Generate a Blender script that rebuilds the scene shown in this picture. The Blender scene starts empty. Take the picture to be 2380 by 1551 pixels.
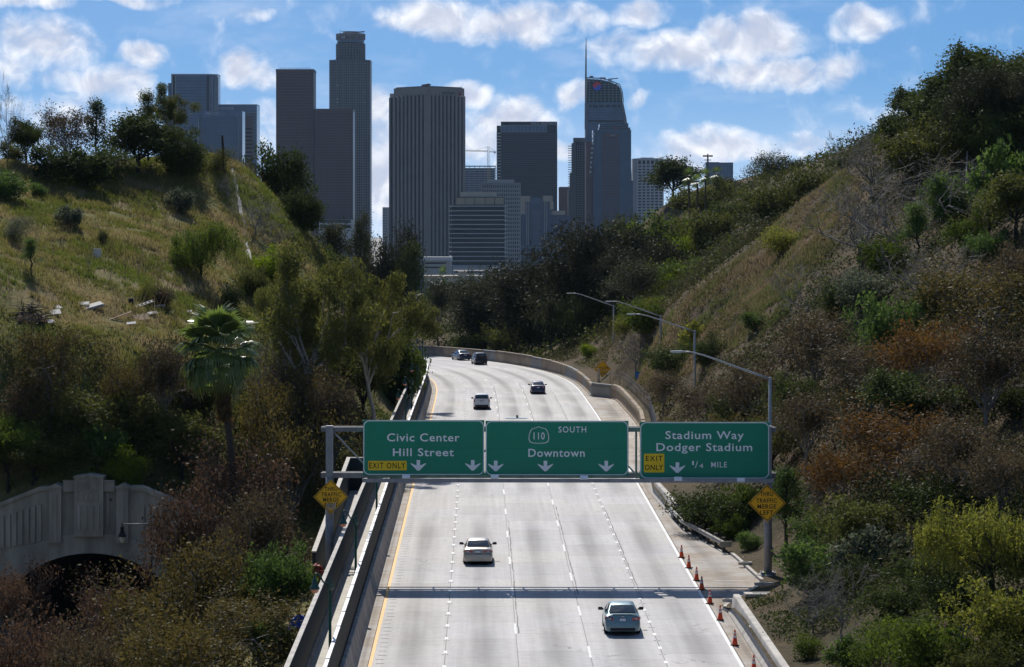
import bpy, bmesh, math, random
import numpy as np
from mathutils import Vector, Matrix, Euler

# ------------------------------------------------------------------ scene, camera, sky, sun
SC = bpy.context.scene
COL = SC.collection
F, CX, HY, CAMZ = 7000.0, 1190.0, 545.0, 21.2      # focal length and principal point in 2380-px picture units
SUN = Vector((-0.18, 0.97, 1.0)).normalized()       # direction towards the sun
SKY_STRENGTH, SUN_STRENGTH, EXPOSURE = 0.080, 4.5, 0.16

cam_d = bpy.data.cameras.new("camera")
cam_d.sensor_width = 36.0
cam_d.sensor_fit = 'HORIZONTAL'
cam_d.lens = 36.0 * F / 2380.0
cam_d.shift_y = -(775.5 - HY) / 2380.0
cam_d.clip_start, cam_d.clip_end = 1.0, 90000.0
cam = bpy.data.objects.new("camera", cam_d)
COL.objects.link(cam)
cam.location = (0, 0, CAMZ)
cam.rotation_euler = (math.radians(90), 0, 0)
SC.camera = cam

sun_d = bpy.data.lights.new("sun", 'SUN')
sun_d.energy, sun_d.angle, sun_d.color = SUN_STRENGTH, math.radians(0.53), (1.0, 0.95, 0.88)
sun = bpy.data.objects.new("sun", sun_d)
COL.objects.link(sun)
sun.location = (0, 0, 300)
sun.rotation_euler = (-SUN).to_track_quat('-Z', 'Y').to_euler()

SC.view_settings.view_transform = 'Standard'
SC.view_settings.look = 'None'
SC.view_settings.exposure = EXPOSURE
SC.view_settings.gamma = 1.0
SC.render.engine = 'CYCLES'
SC.cycles.max_bounces = 5
SC.cycles.diffuse_bounces = 3
SC.cycles.glossy_bounces = 2
SC.cycles.transmission_bounces = 3
SC.cycles.transparent_max_bounces = 4
SC.cycles.caustics_reflective = False
SC.cycles.caustics_refractive = False
SC.cycles.use_denoising = True
SC.cycles.denoising_input_passes = 'RGB_ALBEDO_NORMAL'

W = bpy.data.worlds.new("World")
SC.world = W
W.use_nodes = True
W.cycles.sampling_method = 'MANUAL'
W.cycles.sample_map_resolution = 512

def build_sky():
    nt = W.node_tree
    N, L = nt.nodes, nt.links
    N.clear()
    def nd(t, **kw):
        n = N.new(t)
        for k, v in kw.items():
            setattr(n, k, v)
        return n
    def math_(op, a, b=None, c=None, clamp=False):
        n = nd('ShaderNodeMath', operation=op, use_clamp=clamp)
        for i, v in enumerate((a, b, c)):
            if v is None: continue
            if isinstance(v, (int, float)): n.inputs[i].default_value = v
            else: L.new(v, n.inputs[i])
        return n.outputs[0]
    def vmath(op, a, b=None, c=None):
        n = nd('ShaderNodeVectorMath', operation=op)
        for i, v in enumerate((a, b, c)):
            if v is None: continue
            if isinstance(v, tuple): n.inputs[i].default_value = v
            else: L.new(v, n.inputs[i])
        return n.outputs['Value'] if op in ('DOT_PRODUCT', 'LENGTH') else n.outputs[0]
    def mixc(f, a, b):
        n = nd('ShaderNodeMix', data_type='RGBA')
        for s, v in ((n.inputs[0], f), (n.inputs[6], a), (n.inputs[7], b)):
            if isinstance(v, (int, float)): s.default_value = v
            elif isinstance(v, tuple): s.default_value = v
            else: L.new(v, s)
        return n.outputs[2]
    def ramp(v, a, b):
        n = nd('ShaderNodeMapRange', interpolation_type='SMOOTHSTEP')
        L.new(v, n.inputs[0])
        n.inputs[1].default_value, n.inputs[2].default_value = a, b
        return n.outputs[0]
    tc = nd('ShaderNodeTexCoord')
    d = vmath('NORMALIZE', tc.outputs['Generated'])
    sx = nd('ShaderNodeSeparateXYZ'); L.new(d, sx.inputs[0])
    X, Y, Z = sx.outputs
    # clear sky: a deep spring blue that pales towards the horizon
    zz = math_('MULTIPLY_ADD', math_('MAXIMUM', Z, 0.0), 1.5, 0.17)
    cv = nd('ShaderNodeCombineXYZ'); L.new(X, cv.inputs[0]); L.new(Y, cv.inputs[1]); L.new(zz, cv.inputs[2])
    sky = nd('ShaderNodeTexSky', sky_type='NISHITA', sun_disc=False)
    sky.sun_elevation = math.asin(SUN.z)
    sky.sun_rotation = math.atan2(SUN.x, SUN.y)
    sky.altitude, sky.air_density, sky.dust_density, sky.ozone_density = 100.0, 1.0, 0.5, 2.0
    L.new(vmath('NORMALIZE', cv.outputs[0]), sky.inputs[0])
    hs = nd('ShaderNodeHueSaturation'); hs.inputs['Saturation'].default_value = SKY_SAT
    hs.inputs['Value'].default_value = SKY_VAL
    L.new(sky.outputs[0], hs.inputs['Color'])
    # clouds, in angular coordinates (1 unit = 1/7000 rad)
    az = math_('MULTIPLY', math_('ARCTAN2', X, Y), F)
    el = math_('MULTIPLY', math_('ARCSINE', Z), F)
    uv = nd('ShaderNodeCombineXYZ'); L.new(az, uv.inputs[0]); L.new(el, uv.inputs[1])
    def fbm(vec, scale, detail, rough=0.55, dist=0.0):
        n = nd('ShaderNodeTexNoise', noise_dimensions='3D')
        n.inputs['Scale'].default_value, n.inputs['Detail'].default_value = scale, detail
        n.inputs['Roughness'].default_value, n.inputs['Distortion'].default_value = rough, dist
        L.new(vec, n.inputs['Vector'])
        return n.outputs['Fac']
    warp = nd('ShaderNodeTexNoise'); warp.inputs['Scale'].default_value = 0.011; warp.inputs['Detail'].default_value = 2
    L.new(uv.outputs[0], warp.inputs['Vector'])
    wv = vmath('MULTIPLY_ADD', vmath('SUBTRACT', warp.outputs['Color'], (0.5, 0.5, 0.5)), (95.0, 62.0, 0.0), uv.outputs[0])
    def field(vec):
        acc = None
        for (x, y, rx, ry, s) in CLOUDS:
            v = vmath('MULTIPLY_ADD', vec, (1.0 / rx, 1.0 / ry, 0.0), (-(x - CX) / rx, -(HY - y) / ry, 0.0))
            q = vmath('DOT_PRODUCT', v, v)
            q = math_('MULTIPLY_ADD', q, -s, s, clamp=True)
            acc = q if acc is None else math_('MAXIMUM', acc, q)
        return acc
    f0 = field(wv)
    base = fbm(uv.outputs[0], 0.0125, 5.0, 0.58, 0.4)
    # scattered cloud everywhere else in the sky, same kind
    far = fbm(d, 7.0, 5.0, 0.6)
    out = math_('SUBTRACT', 1.0, ramp(math_('ABSOLUTE', az), 1200.0, 1900.0))
    up = math_('SUBTRACT', 1.0, ramp(math_('ABSOLUTE', el), 650.0, 1000.0))
    infr = math_('MULTIPLY', out, up)
    gen = math_('MULTIPLY', math_('SUBTRACT', far, 0.5), 3.0, clamp=True)
    cover = math_('MAXIMUM', f0, math_('MULTIPLY', gen, math_('SUBTRACT', 1.0, infr)))
    dens = math_('ADD', cover, math_('MULTIPLY', math_('SUBTRACT', base, 0.49), 1.5))
    mask = ramp(dens, 0.0, 1.0)
    # thin veil
    veil = math_('MULTIPLY', ramp(fbm(vmath('MULTIPLY', uv.outputs[0], (0.35, 1.0, 1.0)), 0.007, 5.0, 0.6), 0.48, 0.76), 0.25)
    mask = math_('MAXIMUM', mask, veil)
    # self shading of the heaps: thickness seen towards the light
    b2 = fbm(vmath('ADD', uv.outputs[0], (-8.0, 30.0, 0.0)), 0.0125, 2.0, 0.5, 0.4)
    thick = math_('ADD', math_('SUBTRACT', math_('MULTIPLY', f0, 0.6), 0.25), math_('MULTIPLY', math_('SUBTRACT', b2, base), 1.7))
    shade = ramp(thick, -0.35, 0.55)
    cc = mixc(shade, CLOUD_LIT, CLOUD_SHADE)
    # paler air low down
    low = math_('SUBTRACT', 1.0, ramp(el, -40.0, 400.0))
    skyc = mixc(math_('MULTIPLY', low, 0.7), hs.outputs[0], HORIZON)
    col = mixc(math_('MULTIPLY', mask, 0.96), skyc, cc)
    bg = nd('ShaderNodeBackground'); L.new(col, bg.inputs[0]); bg.inputs[1].default_value = SKY_STRENGTH
    o = nd('ShaderNodeOutputWorld'); L.new(bg.outputs[0], o.inputs[0])

SKY_SAT, SKY_VAL = 1.52, 1.03
CLOUD_LIT, CLOUD_SHADE, HORIZON = (12.4, 12.5, 12.9, 1), (6.9, 7.4, 9.0, 1), (7.6, 9.3, 11.8, 1)
CLOUDS = [  # x, y, rx, ry, strength
    (1010, 45, 170, 55, .95), (1190, 60, 190, 60, .9), (1330, 40, 130, 40, .7), (1490, 35, 95, 42, .9),
    (1740, 95, 150, 75, 1.1), (1590, 120, 190, 60, .85), (1790, 175, 230, 55, .9), (1930, 170, 90, 60, .7), (1440, 110, 110, 45, .6),
    (2010, 55, 105, 52, .85), 
    (565, 160, 75, 55, 1.05), (610, 175, 60, 45, .8), (100, 110, 170, 75, .85), (30, 150, 120, 70, .7), (335, 135, 80, 45, .85), (270, 195, 120, 55, .85), (160, 190, 100, 40, .6),
    (60, 8, 190, 26, .7), (300, 4, 150, 20, .7), (580, 38, 60, 28, .55),
    (1090, 215, 70, 45, .95), (1190, 275, 120, 60, 1.0), (1130, 330, 110, 70, .7), (1340, 215, 60, 42, .8), (1480, 235, 40, 22, .45),
    (1650, 335, 170, 50, .9), (1590, 365, 120, 40, .7), (1830, 345, 130, 40, .6), (1310, 345, 60, 30, .7),
    (880, 250, 90, 70, .85), (890, 400, 110, 170, .95), (620, 265, 130, 45, .5), (620, 330, 90, 60, .5), (150, 270, 220, 60, .45), (2100, 260, 150, 30, .35), (760, 400, 140, 70, .4),
]
HAZE_D = 0.000015
build_sky()

# ------------------------------------------------------------------ helpers
def P(x, y, Y):
    """picture point (2380-px units) at distance Y -> place in the world"""
    return Vector(((x - CX) * Y / F, Y, CAMZ - (y - HY) * Y / F))

MATS = {}
def nodes_of(m):
    m.use_nodes = True
    nt = m.node_tree
    return nt, nt.nodes, nt.links

def mat(name, col, rough=0.7, spec=0.3, metal=0.0, var=0.12, scale=3.0, bump=0.0, col2=None, coord='Object', obj_var=0.0, detail=5.0, coat=0.0, stretch=None):
    if name in MATS: return MATS[name]
    m = bpy.data.materials.new(name)
    nt, N, L = nodes_of(m)
    b = N['Principled BSDF']
    b.inputs['Roughness'].default_value = rough
    b.inputs['Specular IOR Level'].default_value = spec
    b.inputs['Metallic'].default_value = metal
    if coat: b.inputs['Coat Weight'].default_value = coat; b.inputs['Coat Roughness'].default_value = 0.08
    tc = N.new('ShaderNodeTexCoord')
    vec = tc.outputs[coord]
    if stretch:
        mp = N.new('ShaderNodeMapping'); mp.inputs['Scale'].default_value = stretch
        L.new(vec, mp.inputs[0]); vec = mp.outputs[0]
    nz = N.new('ShaderNodeTexNoise'); nz.inputs['Scale'].default_value = scale; nz.inputs['Detail'].default_value = detail
    nz.inputs['Roughness'].default_value = 0.62
    L.new(vec, nz.inputs['Vector'])
    mr = N.new('ShaderNodeMapRange'); mr.inputs[1].default_value, mr.inputs[2].default_value = 0.3, 0.7
    L.new(nz.outputs['Fac'], mr.inputs[0])
    mx = N.new('ShaderNodeMix'); mx.data_type = 'RGBA'
    c = Vector(col[:3])
    a = c * (1 - var); bb = Vector(col2[:3]) if col2 else c * (1 + var)
    mx.inputs[6].default_value = (*a, 1); mx.inputs[7].default_value = (*[min(x, 1) for x in bb], 1)
    L.new(mr.outputs[0], mx.inputs[0])
    out = mx.outputs[2]
    if obj_var:
        oi = N.new('ShaderNodeObjectInfo')
        m2 = N.new('ShaderNodeMapRange'); m2.inputs[3].default_value, m2.inputs[4].default_value = 1 - obj_var, 1 + obj_var
        L.new(oi.outputs['Random'], m2.inputs[0])
        hv = N.new('ShaderNodeHueSaturation'); L.new(m2.outputs[0], hv.inputs['Value']); L.new(out, hv.inputs['Color'])
        out = hv.outputs[0]
    L.new(out, b.inputs['Base Color'])
    if bump:
        bp = N.new('ShaderNodeBump'); bp.inputs['Strength'].default_value = bump; bp.inputs['Distance'].default_value = 0.05
        L.new(nz.outputs['Fac'], bp.inputs['Height']); L.new(bp.outputs[0], b.inputs['Normal'])
    MATS[name] = m
    return m

def tag(o, label=None, cat=None, group=None, kind=None):
    if label: o['label'] = label
    if cat: o['category'] = cat
    if group: o['group'] = group
    if kind: o['kind'] = kind
    return o

def empty(name, loc=(0, 0, 0), rz=0.0, label=None, cat=None, group=None, kind=None):
    o = bpy.data.objects.new(name, None)
    COL.objects.link(o)
    o.location = loc
    o.rotation_euler = (0, 0, rz)
    o.empty_display_size = 0.2
    return tag(o, label, cat, group, kind)

def link(name, me, parent=None, loc=None, rot=None, scale=None):
    o = bpy.data.objects.new(name, me)
    COL.objects.link(o)
    if parent is not None: o.parent = parent
    if loc is not None: o.location = loc
    if rot is not None: o.rotation_euler = rot
    if scale is not None: o.scale = scale
    return o

class MB:
    """collects boxes, tubes and faces; build() links them as ONE mesh object"""
    def __init__(s):
        s.v, s.f, s.sm, s.uv = [], [], [], None
    def add(s, vs, fs, smooth=False):
        n = len(s.v)
        s.v += [tuple(p) for p in vs]
        s.f += [tuple(i + n for i in f) for f in fs]
        s.sm += [smooth] * len(fs)
        return s
    def box(s, c, d, rz=0.0, rx=0.0, ry=0.0):
        h = [x / 2 for x in d]
        R = Euler((rx, ry, rz)).to_matrix()
        vs = [Vector(c) + R @ Vector((sx * h[0], sy * h[1], sz * h[2])) for sx in (-1, 1) for sy in (-1, 1) for sz in (-1, 1)]
        return s.add(vs, [(0, 1, 3, 2), (4, 6, 7, 5), (0, 4, 5, 1), (2, 3, 7, 6), (0, 2, 6, 4), (1, 5, 7, 3)])
    def box2(s, a, b):
        return s.box([(a[i] + b[i]) / 2 for i in range(3)], [abs(b[i] - a[i]) for i in range(3)])
    def bar(s, a, b, w, h=None):
        a, b = Vector(a), Vector(b)
        h = h or w
        d = (b - a)
        q = d.to_track_quat('Y', 'Z').to_matrix()
        L2 = d.length / 2
        c = (a + b) / 2
        vs = [c + q @ Vector((sx * w / 2, sy * L2, sz * h / 2)) for sx in (-1, 1) for sy in (-1, 1) for sz in (-1, 1)]
        return s.add(vs, [(0, 1, 3, 2), (4, 6, 7, 5), (0, 4, 5, 1), (2, 3, 7, 6), (0, 2, 6, 4), (1, 5, 7, 3)])
    def tube(s, pts, rad, n=6, cap=True):
        pts = [Vector(p) for p in pts]
        if not isinstance(rad, (list, tuple)): rad = [rad] * len(pts)
        rings = []
        up = Vector((0, 0, 1))
        prev = None
        for i, p in enumerate(pts):
            d = (pts[min(i + 1, len(pts) - 1)] - pts[max(i - 1, 0)])
            if d.length < 1e-9: d = up
            d.normalize()
            if prev is None:
                a = d.cross(Vector((0.31, 0.95, 0.05)) if abs(d.z) > 0.9 else up).normalized()
            else:
                a = (prev - d * prev.dot(d))
                a = a.normalized() if a.length > 1e-6 else d.orthogonal().normalized()
            prev = a
            b = d.cross(a)
            rings.append([p + (a * math.cos(2 * math.pi * k / n) + b * math.sin(2 * math.pi * k / n)) * rad[i] for k in range(n)])
        vs = [p for r in rings for p in r]
        fs = []
        for i in range(len(pts) - 1):
            for k in range(n):
                fs.append((i * n + k, i * n + (k + 1) % n, (i + 1) * n + (k + 1) % n, (i + 1) * n + k))
        s.add(vs, fs, True)
        if cap:
            m = len(s.v) - len(vs)
            s.f.append(tuple(m + k for k in reversed(range(n)))); s.sm.append(False)
            s.f.append(tuple(m + (len(pts) - 1) * n + k for k in range(n))); s.sm.append(False)
        return s
    def lathe(s, prof, c=(0, 0, 0), n=14):
        vs, fs = [], []
        for (r, z) in prof:
            for k in range(n):
                a = 2 * math.pi * k / n
                vs.append((c[0] + r * math.cos(a), c[1] + r * math.sin(a), c[2] + z))
        for i in range(len(prof) - 1):
            for k in range(n):
                fs.append((i * n + k, i * n + (k + 1) % n, (i + 1) * n + (k + 1) % n, (i + 1) * n + k))
        return s.add(vs, fs, True)
    def prism(s, poly, y0, y1, axis='y'):
        """polygon in x,z extruded along y (or x,y along z)"""
        n = len(poly)
        if axis == 'y':
            vs = [(p[0], y0, p[1]) for p in poly] + [(p[0], y1, p[1]) for p in poly]
        elif axis == 'z':
            vs = [(p[0], p[1], y0) for p in poly] + [(p[0], p[1], y1) for p in poly]
        else:
            vs = [(y0, p[0], p[1]) for p in poly] + [(y1, p[0], p[1]) for p in poly]
        fs = [tuple(range(n)), tuple(reversed(range(n, 2 * n)))]
        fs += [(i, i + n, (i + 1) % n + n, (i + 1) % n) for i in range(n)]
        return s.add(vs, fs)
    def mesh(s, name, m):
        me = bpy.data.meshes.new(name)
        me.from_pydata(s.v, [], s.f)
        me.polygons.foreach_set('use_smooth', s.sm)
        if m is not None: me.materials.append(m)
        bm = bmesh.new(); bm.from_mesh(me)
        bmesh.ops.recalc_face_normals(bm, faces=bm.faces)
        bm.to_mesh(me); bm.free()
        return me
    def build(s, name, m, parent=None, **kw):
        return link(name, s.mesh(name, m), parent, **kw)

def quads_mesh(name, V, m, tone=None, smooth=False):
    """V: (N,4,3) array -> mesh of loose quads, 'tone' = one number per face"""
    V = np.asarray(V, dtype=np.float32)
    n = len(V)
    me = bpy.data.meshes.new(name)
    me.vertices.add(n * 4); me.loops.add(n * 4); me.polygons.add(n)
    me.vertices.foreach_set('co', V.reshape(-1))
    me.loops.foreach_set('vertex_index', np.arange(n * 4, dtype=np.int32))
    me.polygons.foreach_set('loop_start', np.arange(0, n * 4, 4, dtype=np.int32))
    me.update(calc_edges=True)
    if tone is not None:
        a = me.attributes.new('tone', 'FLOAT', 'POINT')
        a.data.foreach_set('value', np.repeat(np.asarray(tone, dtype=np.float32), 4))
    me.materials.append(m)
    return me

def grid_mesh(name, G, m, uv=None, smooth=True):
    """G: (R,C,3)"""
    G = np.asarray(G, dtype=np.float64)
    R, C = G.shape[:2]
    idx = np.arange(R * C).reshape(R, C)
    fs = np.stack([idx[:-1, :-1], idx[:-1, 1:], idx[1:, 1:], idx[1:, :-1]], -1).reshape(-1, 4)
    me = bpy.data.meshes.new(name)
    n = len(fs)
    me.vertices.add(R * C); me.loops.add(n * 4); me.polygons.add(n)
    me.vertices.foreach_set('co', G.reshape(-1))
    me.loops.foreach_set('vertex_index', fs.reshape(-1).astype(np.int32))
    me.polygons.foreach_set('loop_start', np.arange(0, n * 4, 4, dtype=np.int32))
    me.polygons.foreach_set('use_smooth', np.full(n, smooth))
    me.update(calc_edges=True)
    if uv is not None:
        l = me.uv_layers.new(name='UVMap')
        l.data.foreach_set('uv', np.asarray(uv, dtype=np.float32).reshape(-1, 2)[fs.reshape(-1)].reshape(-1))
    if m is not None: me.materials.append(m)
    return me

def copy_tree(o, parent=None):
    c = o.copy()
    COL.objects.link(c)
    c.parent = parent
    for ch in list(o.children):
        copy_tree(ch, c)
    return c

def sstep(a, b, x):
    t = np.clip((np.asarray(x, dtype=float) - a) / (b - a), 0, 1)
    return t * t * (3 - 2 * t)
# ------------------------------------------------------------------ the line of the road
DT = 1.0
_px, _py, _h = 2.77, 70.0, -0.0107
ROAD = []
_t = 70.0
while _t < 720:
    ROAD.append((_px, _py, _h))
    if _t < 225: k = 0.0
    elif _t < 300: k = 0.00002
    elif _t < 362: k = -0.00012
    elif _t < 380: k = -0.0025
    elif _t < 640: k = -0.0060
    else: k = 0.0
    _h += k * DT
    _px += math.sin(_h) * DT
    _py += math.cos(_h) * DT
    _t += DT
ROAD = np.array(ROAD)
RT = 70.0 + np.arange(len(ROAD)) * DT
def road_z(t):
    return np.interp(t, [60, 139, 172, 234, 304, 345, 375, 400, 430, 455, 480, 560, 720], [0.53, 1.23, 1.53, 2.07, 2.42, 2.36, 2.38, 2.75, 3.05, 2.95, 2.6, 1.2, -2])
_zs = road_z(RT)
_zs = np.convolve(np.pad(_zs, 12, mode='edge'), np.ones(25) / 25, 'valid')
def road_zt(t): return np.interp(t, RT, _zs)
def RP(t, off, h=0.0):
    """point on the road: distance t along it, off metres to the right of its middle, h above it"""
    x = np.interp(t, RT, ROAD[:, 0]); y = np.interp(t, RT, ROAD[:, 1]); a = np.interp(t, RT, ROAD[:, 2])
    return Vector((x + math.cos(a) * off, y - math.sin(a) * off, float(road_zt(t)) + h))
def RH(t): return float(np.interp(t, RT, ROAD[:, 2]))
def RPn(t, off):
    x = np.interp(t, RT, ROAD[:, 0]); y = np.interp(t, RT, ROAD[:, 1]); a = np.interp(t, RT, ROAD[:, 2])
    return x + np.cos(a) * off, y - np.sin(a) * off
def to_road(X, Y):
    """place -> (t, off), nearest station"""
    X = np.atleast_1d(np.asarray(X, float)); Y = np.atleast_1d(np.asarray(Y, float))
    t = np.zeros(len(X)); o = np.zeros(len(X))
    for i in range(0, len(X), 4000):
        dx = X[i:i + 4000, None] - ROAD[None, :, 0]; dy = Y[i:i + 4000, None] - ROAD[None, :, 1]
        j = np.argmin(dx * dx + dy * dy, axis=1)
        a = ROAD[j, 2]
        ddx = dx[np.arange(len(j)), j]; ddy = dy[np.arange(len(j)), j]
        t[i:i + 4000] = RT[j] + np.sin(a) * ddx + np.cos(a) * ddy
        o[i:i + 4000] = np.cos(a) * ddx - np.sin(a) * ddy
    return t, o
YEL, WHT = -8.6, 8.6
def wall_off(t):   # where the paved strip ends on the right
    return np.interp(t, [60, 157, 159, 169.5, 183, 190, 198, 205, 222, 296, 334, 342, 346, 350, 720],
                        [9.75, 9.5, 9.2, 12.4, 11.8, 11.0, 10.0, 9.6, 9.15, 11.9, 11.9, 11.8, 11.3, 9.3, 9.3])
LEFT_OFF = YEL - 2.75

# ------------------------------------------------------------------ terrain heights (thin plate splines through measured points)
class TPS:
    def __init__(s, pts, lam=0.2):
        p = np.array(pts, float)
        s.c = p[:, :2] / 100.0
        n = len(p)
        K = s.U(np.linalg.norm(s.c[:, None] - s.c[None], axis=2)) + np.eye(n) * lam * 1e-3
        Q = np.c_[np.ones(n), s.c]
        A = np.block([[K, Q], [Q.T, np.zeros((3, 3))]])
        s.w = np.linalg.solve(A, np.r_[p[:, 2], 0, 0, 0])
    @staticmethod
    def U(r):
        return np.where(r > 1e-9, r * r * np.log(np.maximum(r, 1e-9)), 0)
    def __call__(s, x, y):
        q = np.c_[np.ravel(x), np.ravel(y)] / 100.0
        out = np.zeros(len(q))
        for i in range(0, len(q), 20000):
            z = q[i:i + 20000]
            out[i:i + 20000] = s.U(np.linalg.norm(z[:, None] - s.c[None], axis=2)) @ s.w[:-3] + np.c_[np.ones(len(z)), z] @ s.w[-3:]
        return out.reshape(np.shape(x))
def PP(*l): return [tuple(P(*a)) for a in l]
LU = TPS(PP((490, 366, 330), (540, 385, 338), (600, 430, 345), (660, 520, 350), (705, 600, 345), (300, 398, 322), (100, 395, 312), (0, 385, 305), (-200, 375, 298), (-600, 360, 300),
            (100, 480, 293), (300, 475, 305), (470, 460, 318), (490, 372, 343), (300, 404, 336), (100, 401, 326), (-200, 385, 312), (560, 405, 350), (100, 560, 275), (300, 560, 285), (480, 560, 300), (570, 620, 300), (400, 700, 268), (200, 715, 256), (60, 730, 248), (-200, 730, 245), (-600, 700, 240),
            (640, 720, 290), (720, 790, 285), (800, 840, 290), (900, 850, 310), (100, 850, 240), (300, 850, 246), (500, 850, 253), (620, 840, 268),
            (0, 1120, 233), (200, 1070, 233), (340, 1090, 236), (450, 1040, 240), (600, 1000, 246), (760, 1000, 255), (-300, 1120, 233), (-600, 1100, 233))
         + [(-38, 362, 27), (-70, 362, 26), (-110, 362, 26), (-20, 390, 9), (-45, 420, 10), (-80, 450, 8), (-130, 450, 8), (-30, 480, 2), (-13, 240, 2.5), (-14, 300, 3.0), (-15, 360, 3.5), (-14, 400, 4), (-160, 240, 10), (-160, 330, 30), (-60, 560, -4), (-130, 560, -4)])
LL = TPS([(-45, 228, -9.5), (-35, 228, -9.5), (-26, 228, -9.5), (-45, 170, -10), (-35, 170, -10), (-26, 170, -9.5), (-45, 100, -10), (-35, 100, -10), (-26, 100, -10),
          (-13, 228, 0.5), (-13, 170, -0.3), (-13, 100, -1.0), (-18, 228, -4.5), (-18, 170, -5), (-18, 100, -5.5), (-56, 228, -3), (-60, 170, -3), (-60, 100, -3), (-90, 228, 8), (-90, 170, 8), (-90, 100, 8), (-160, 228, 20), (-160, 100, 20)])
RG = TPS(PP((1590, 700, 312), (1700, 605, 320), (1840, 500, 326), (1960, 405, 330), (2060, 345, 322), (2200, 235, 305), (2380, 240, 280), (2600, 200, 270), (3000, 100, 260), (2200, 245, 322), (2380, 250, 298), (1960, 415, 345), (1840, 512, 340), (2060, 352, 338), (2600, 215, 290),
            (1640, 770, 290), (1720, 740, 278), (1900, 640, 278), (2100, 620, 258), (1850, 820, 245), (2000, 900, 230), (2200, 700, 230), (2380, 500, 240), (2380, 900, 185), (2200, 1100, 175), (1900, 1210, 167),
            (2380, 1300, 140), (2100, 1400, 140), (2000, 1530, 125), (2600, 1300, 120), (1560, 880, 300), (1650, 960, 250), (1640, 1080, 210), (2700, 700, 200),
            (1650, 640, 400), (1500, 690, 440), (1760, 500, 440), (1900, 420, 450), (2050, 330, 430), (2300, 280, 420),
            (1400, 730, 480), (1250, 785, 490), (1100, 790, 510), (980, 790, 530), (1550, 575, 520), (1700, 470, 560), (1560, 470, 640), (1800, 445, 620), (1950, 410, 600), (1300, 730, 560), (1100, 745, 600), (900, 740, 600), (1430, 580, 640), (2200, 330, 600))
         + [(-60, 560, 0), (-60, 640, 2), (0, 700, 4), (60, 760, 12), (-100, 700, 0), (13, 100, 0.5), (25, 100, 2)])

def noise2(x, y, s, seed=0):
    """cheap smooth value noise"""
    rs = np.random.RandomState(seed)
    T = rs.rand(64, 64)
    x = np.asarray(x, float) / s + 1000; y = np.asarray(y, float) / s + 1000
    xi = np.floor(x).astype(int); yi = np.floor(y).astype(int)
    fx = x - xi; fy = y - yi
    fx = fx * fx * (3 - 2 * fx); fy = fy * fy * (3 - 2 * fy)
    g = lambda a, b: T[a % 64, b % 64]
    return (g(xi, yi) * (1 - fx) + g(xi + 1, yi) * fx) * (1 - fy) + (g(xi, yi + 1) * (1 - fx) + g(xi + 1, yi + 1) * fx) * fy

def height_left(X, Y, t=None, off=None):
    if t is None: t, off = to_road(np.ravel(X), np.ravel(Y)); t = t.reshape(np.shape(X)); off = off.reshape(np.shape(X))
    u = LEFT_OFF - off
    up = LU(X, Y); lo = LL(X, Y)
    w = np.where(u > 6, sstep(231.2, 231.7, Y), sstep(205, 250, Y))
    z = up * w + lo * (1 - w)
    z = z + (noise2(X, Y, 6.0, 1) - .5) * 0.9 + (noise2(X, Y, 2.3, 2) - .5) * 0.35
    e = road_zt(t) + 0.4 - 2.6 * sstep(168, 176, t) * (1 - sstep(222, 230, t))
    b = sstep(0.0, 6.0, u)
    return np.clip(e * (1 - b) + z * b, -11, 70)
def height_right(X, Y, t=None, off=None):
    if t is None: t, off = to_road(np.ravel(X), np.ravel(Y)); t = t.reshape(np.shape(X)); off = off.reshape(np.shape(X))
    u = off - wall_off(t)
    z = RG(X, Y) + (noise2(X, Y, 6.0, 3) - .5) * 0.9 + (noise2(X, Y, 2.3, 4) - .5) * 0.35
    e = road_zt(t) + np.interp(t, [150, 156, 158, 200, 215, 230, 300], [0.75, 0.5, 0.15, 0.15, 0.7, 0.8, 1.25])
    b = sstep(0.6, 7.0, u)
    return np.clip(e * (1 - b) + z * b, -11, 75)
def ground(x, y):
    t, o = to_road([x], [y])
    if o[0] < 0: return float(height_left(np.array([x]), np.array([y]), t, o)[0])
    return float(height_right(np.array([x]), np.array([y]), t, o)[0])

# ------------------------------------------------------------------ ground materials
def hill_material(name, cols, scale=0.12):
    m = bpy.data.materials.new(name)
    nt, N, L = nodes_of(m)
    b = N['Principled BSDF']; b.inputs['Roughness'].default_value = 0.95; b.inputs['Specular IOR Level'].default_value = 0.1
    tc = N.new('ShaderNodeTexCoord')
    def nz(s, d=6, r=.65):
        n = N.new('ShaderNodeTexNoise'); n.inputs['Scale'].default_value = s; n.inputs['Detail'].default_value = d; n.inputs['Roughness'].default_value = r
        L.new(tc.outputs['Object'], n.inputs['Vector']); return n.outputs['Fac']
    r = N.new('ShaderNodeValToRGB')
    el = r.color_ramp.elements
    el[0].position, el[0].color = cols[0][0], (*cols[0][1], 1)
    el[1].position, el[1].color = cols[-1][0], (*cols[-1][1], 1)
    for p, c in cols[1:-1]:
        e = el.new(p); e.color = (*c, 1)
    n1 = nz(scale, 7, .68)
    L.new(n1, r.inputs[0])
    mx = N.new('ShaderNodeMix'); mx.data_type = 'RGBA'; mx.blend_type = 'MULTIPLY'; mx.inputs[0].default_value = 0.7
    r2 = N.new('ShaderNodeMapRange'); r2.inputs[1].default_value, r2.inputs[2].default_value, r2.inputs[3].default_value, r2.inputs[4].default_value = .3, .7, .55, 1.25
    L.new(nz(2.2, 5), r2.inputs[0]); L.new(r.outputs[0], mx.inputs[6]); L.new(r2.outputs[0], mx.inputs[7])
    L.new(mx.outputs[2], b.inputs['Base Color'])
    bp = N.new('ShaderNodeBump'); bp.inputs['Strength'].default_value = 0.8; bp.inputs['Distance'].default_value = 0.25
    L.new(nz(3.0, 6), bp.inputs['Height']); L.new(bp.outputs[0], b.inputs['Normal'])
    return m
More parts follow.
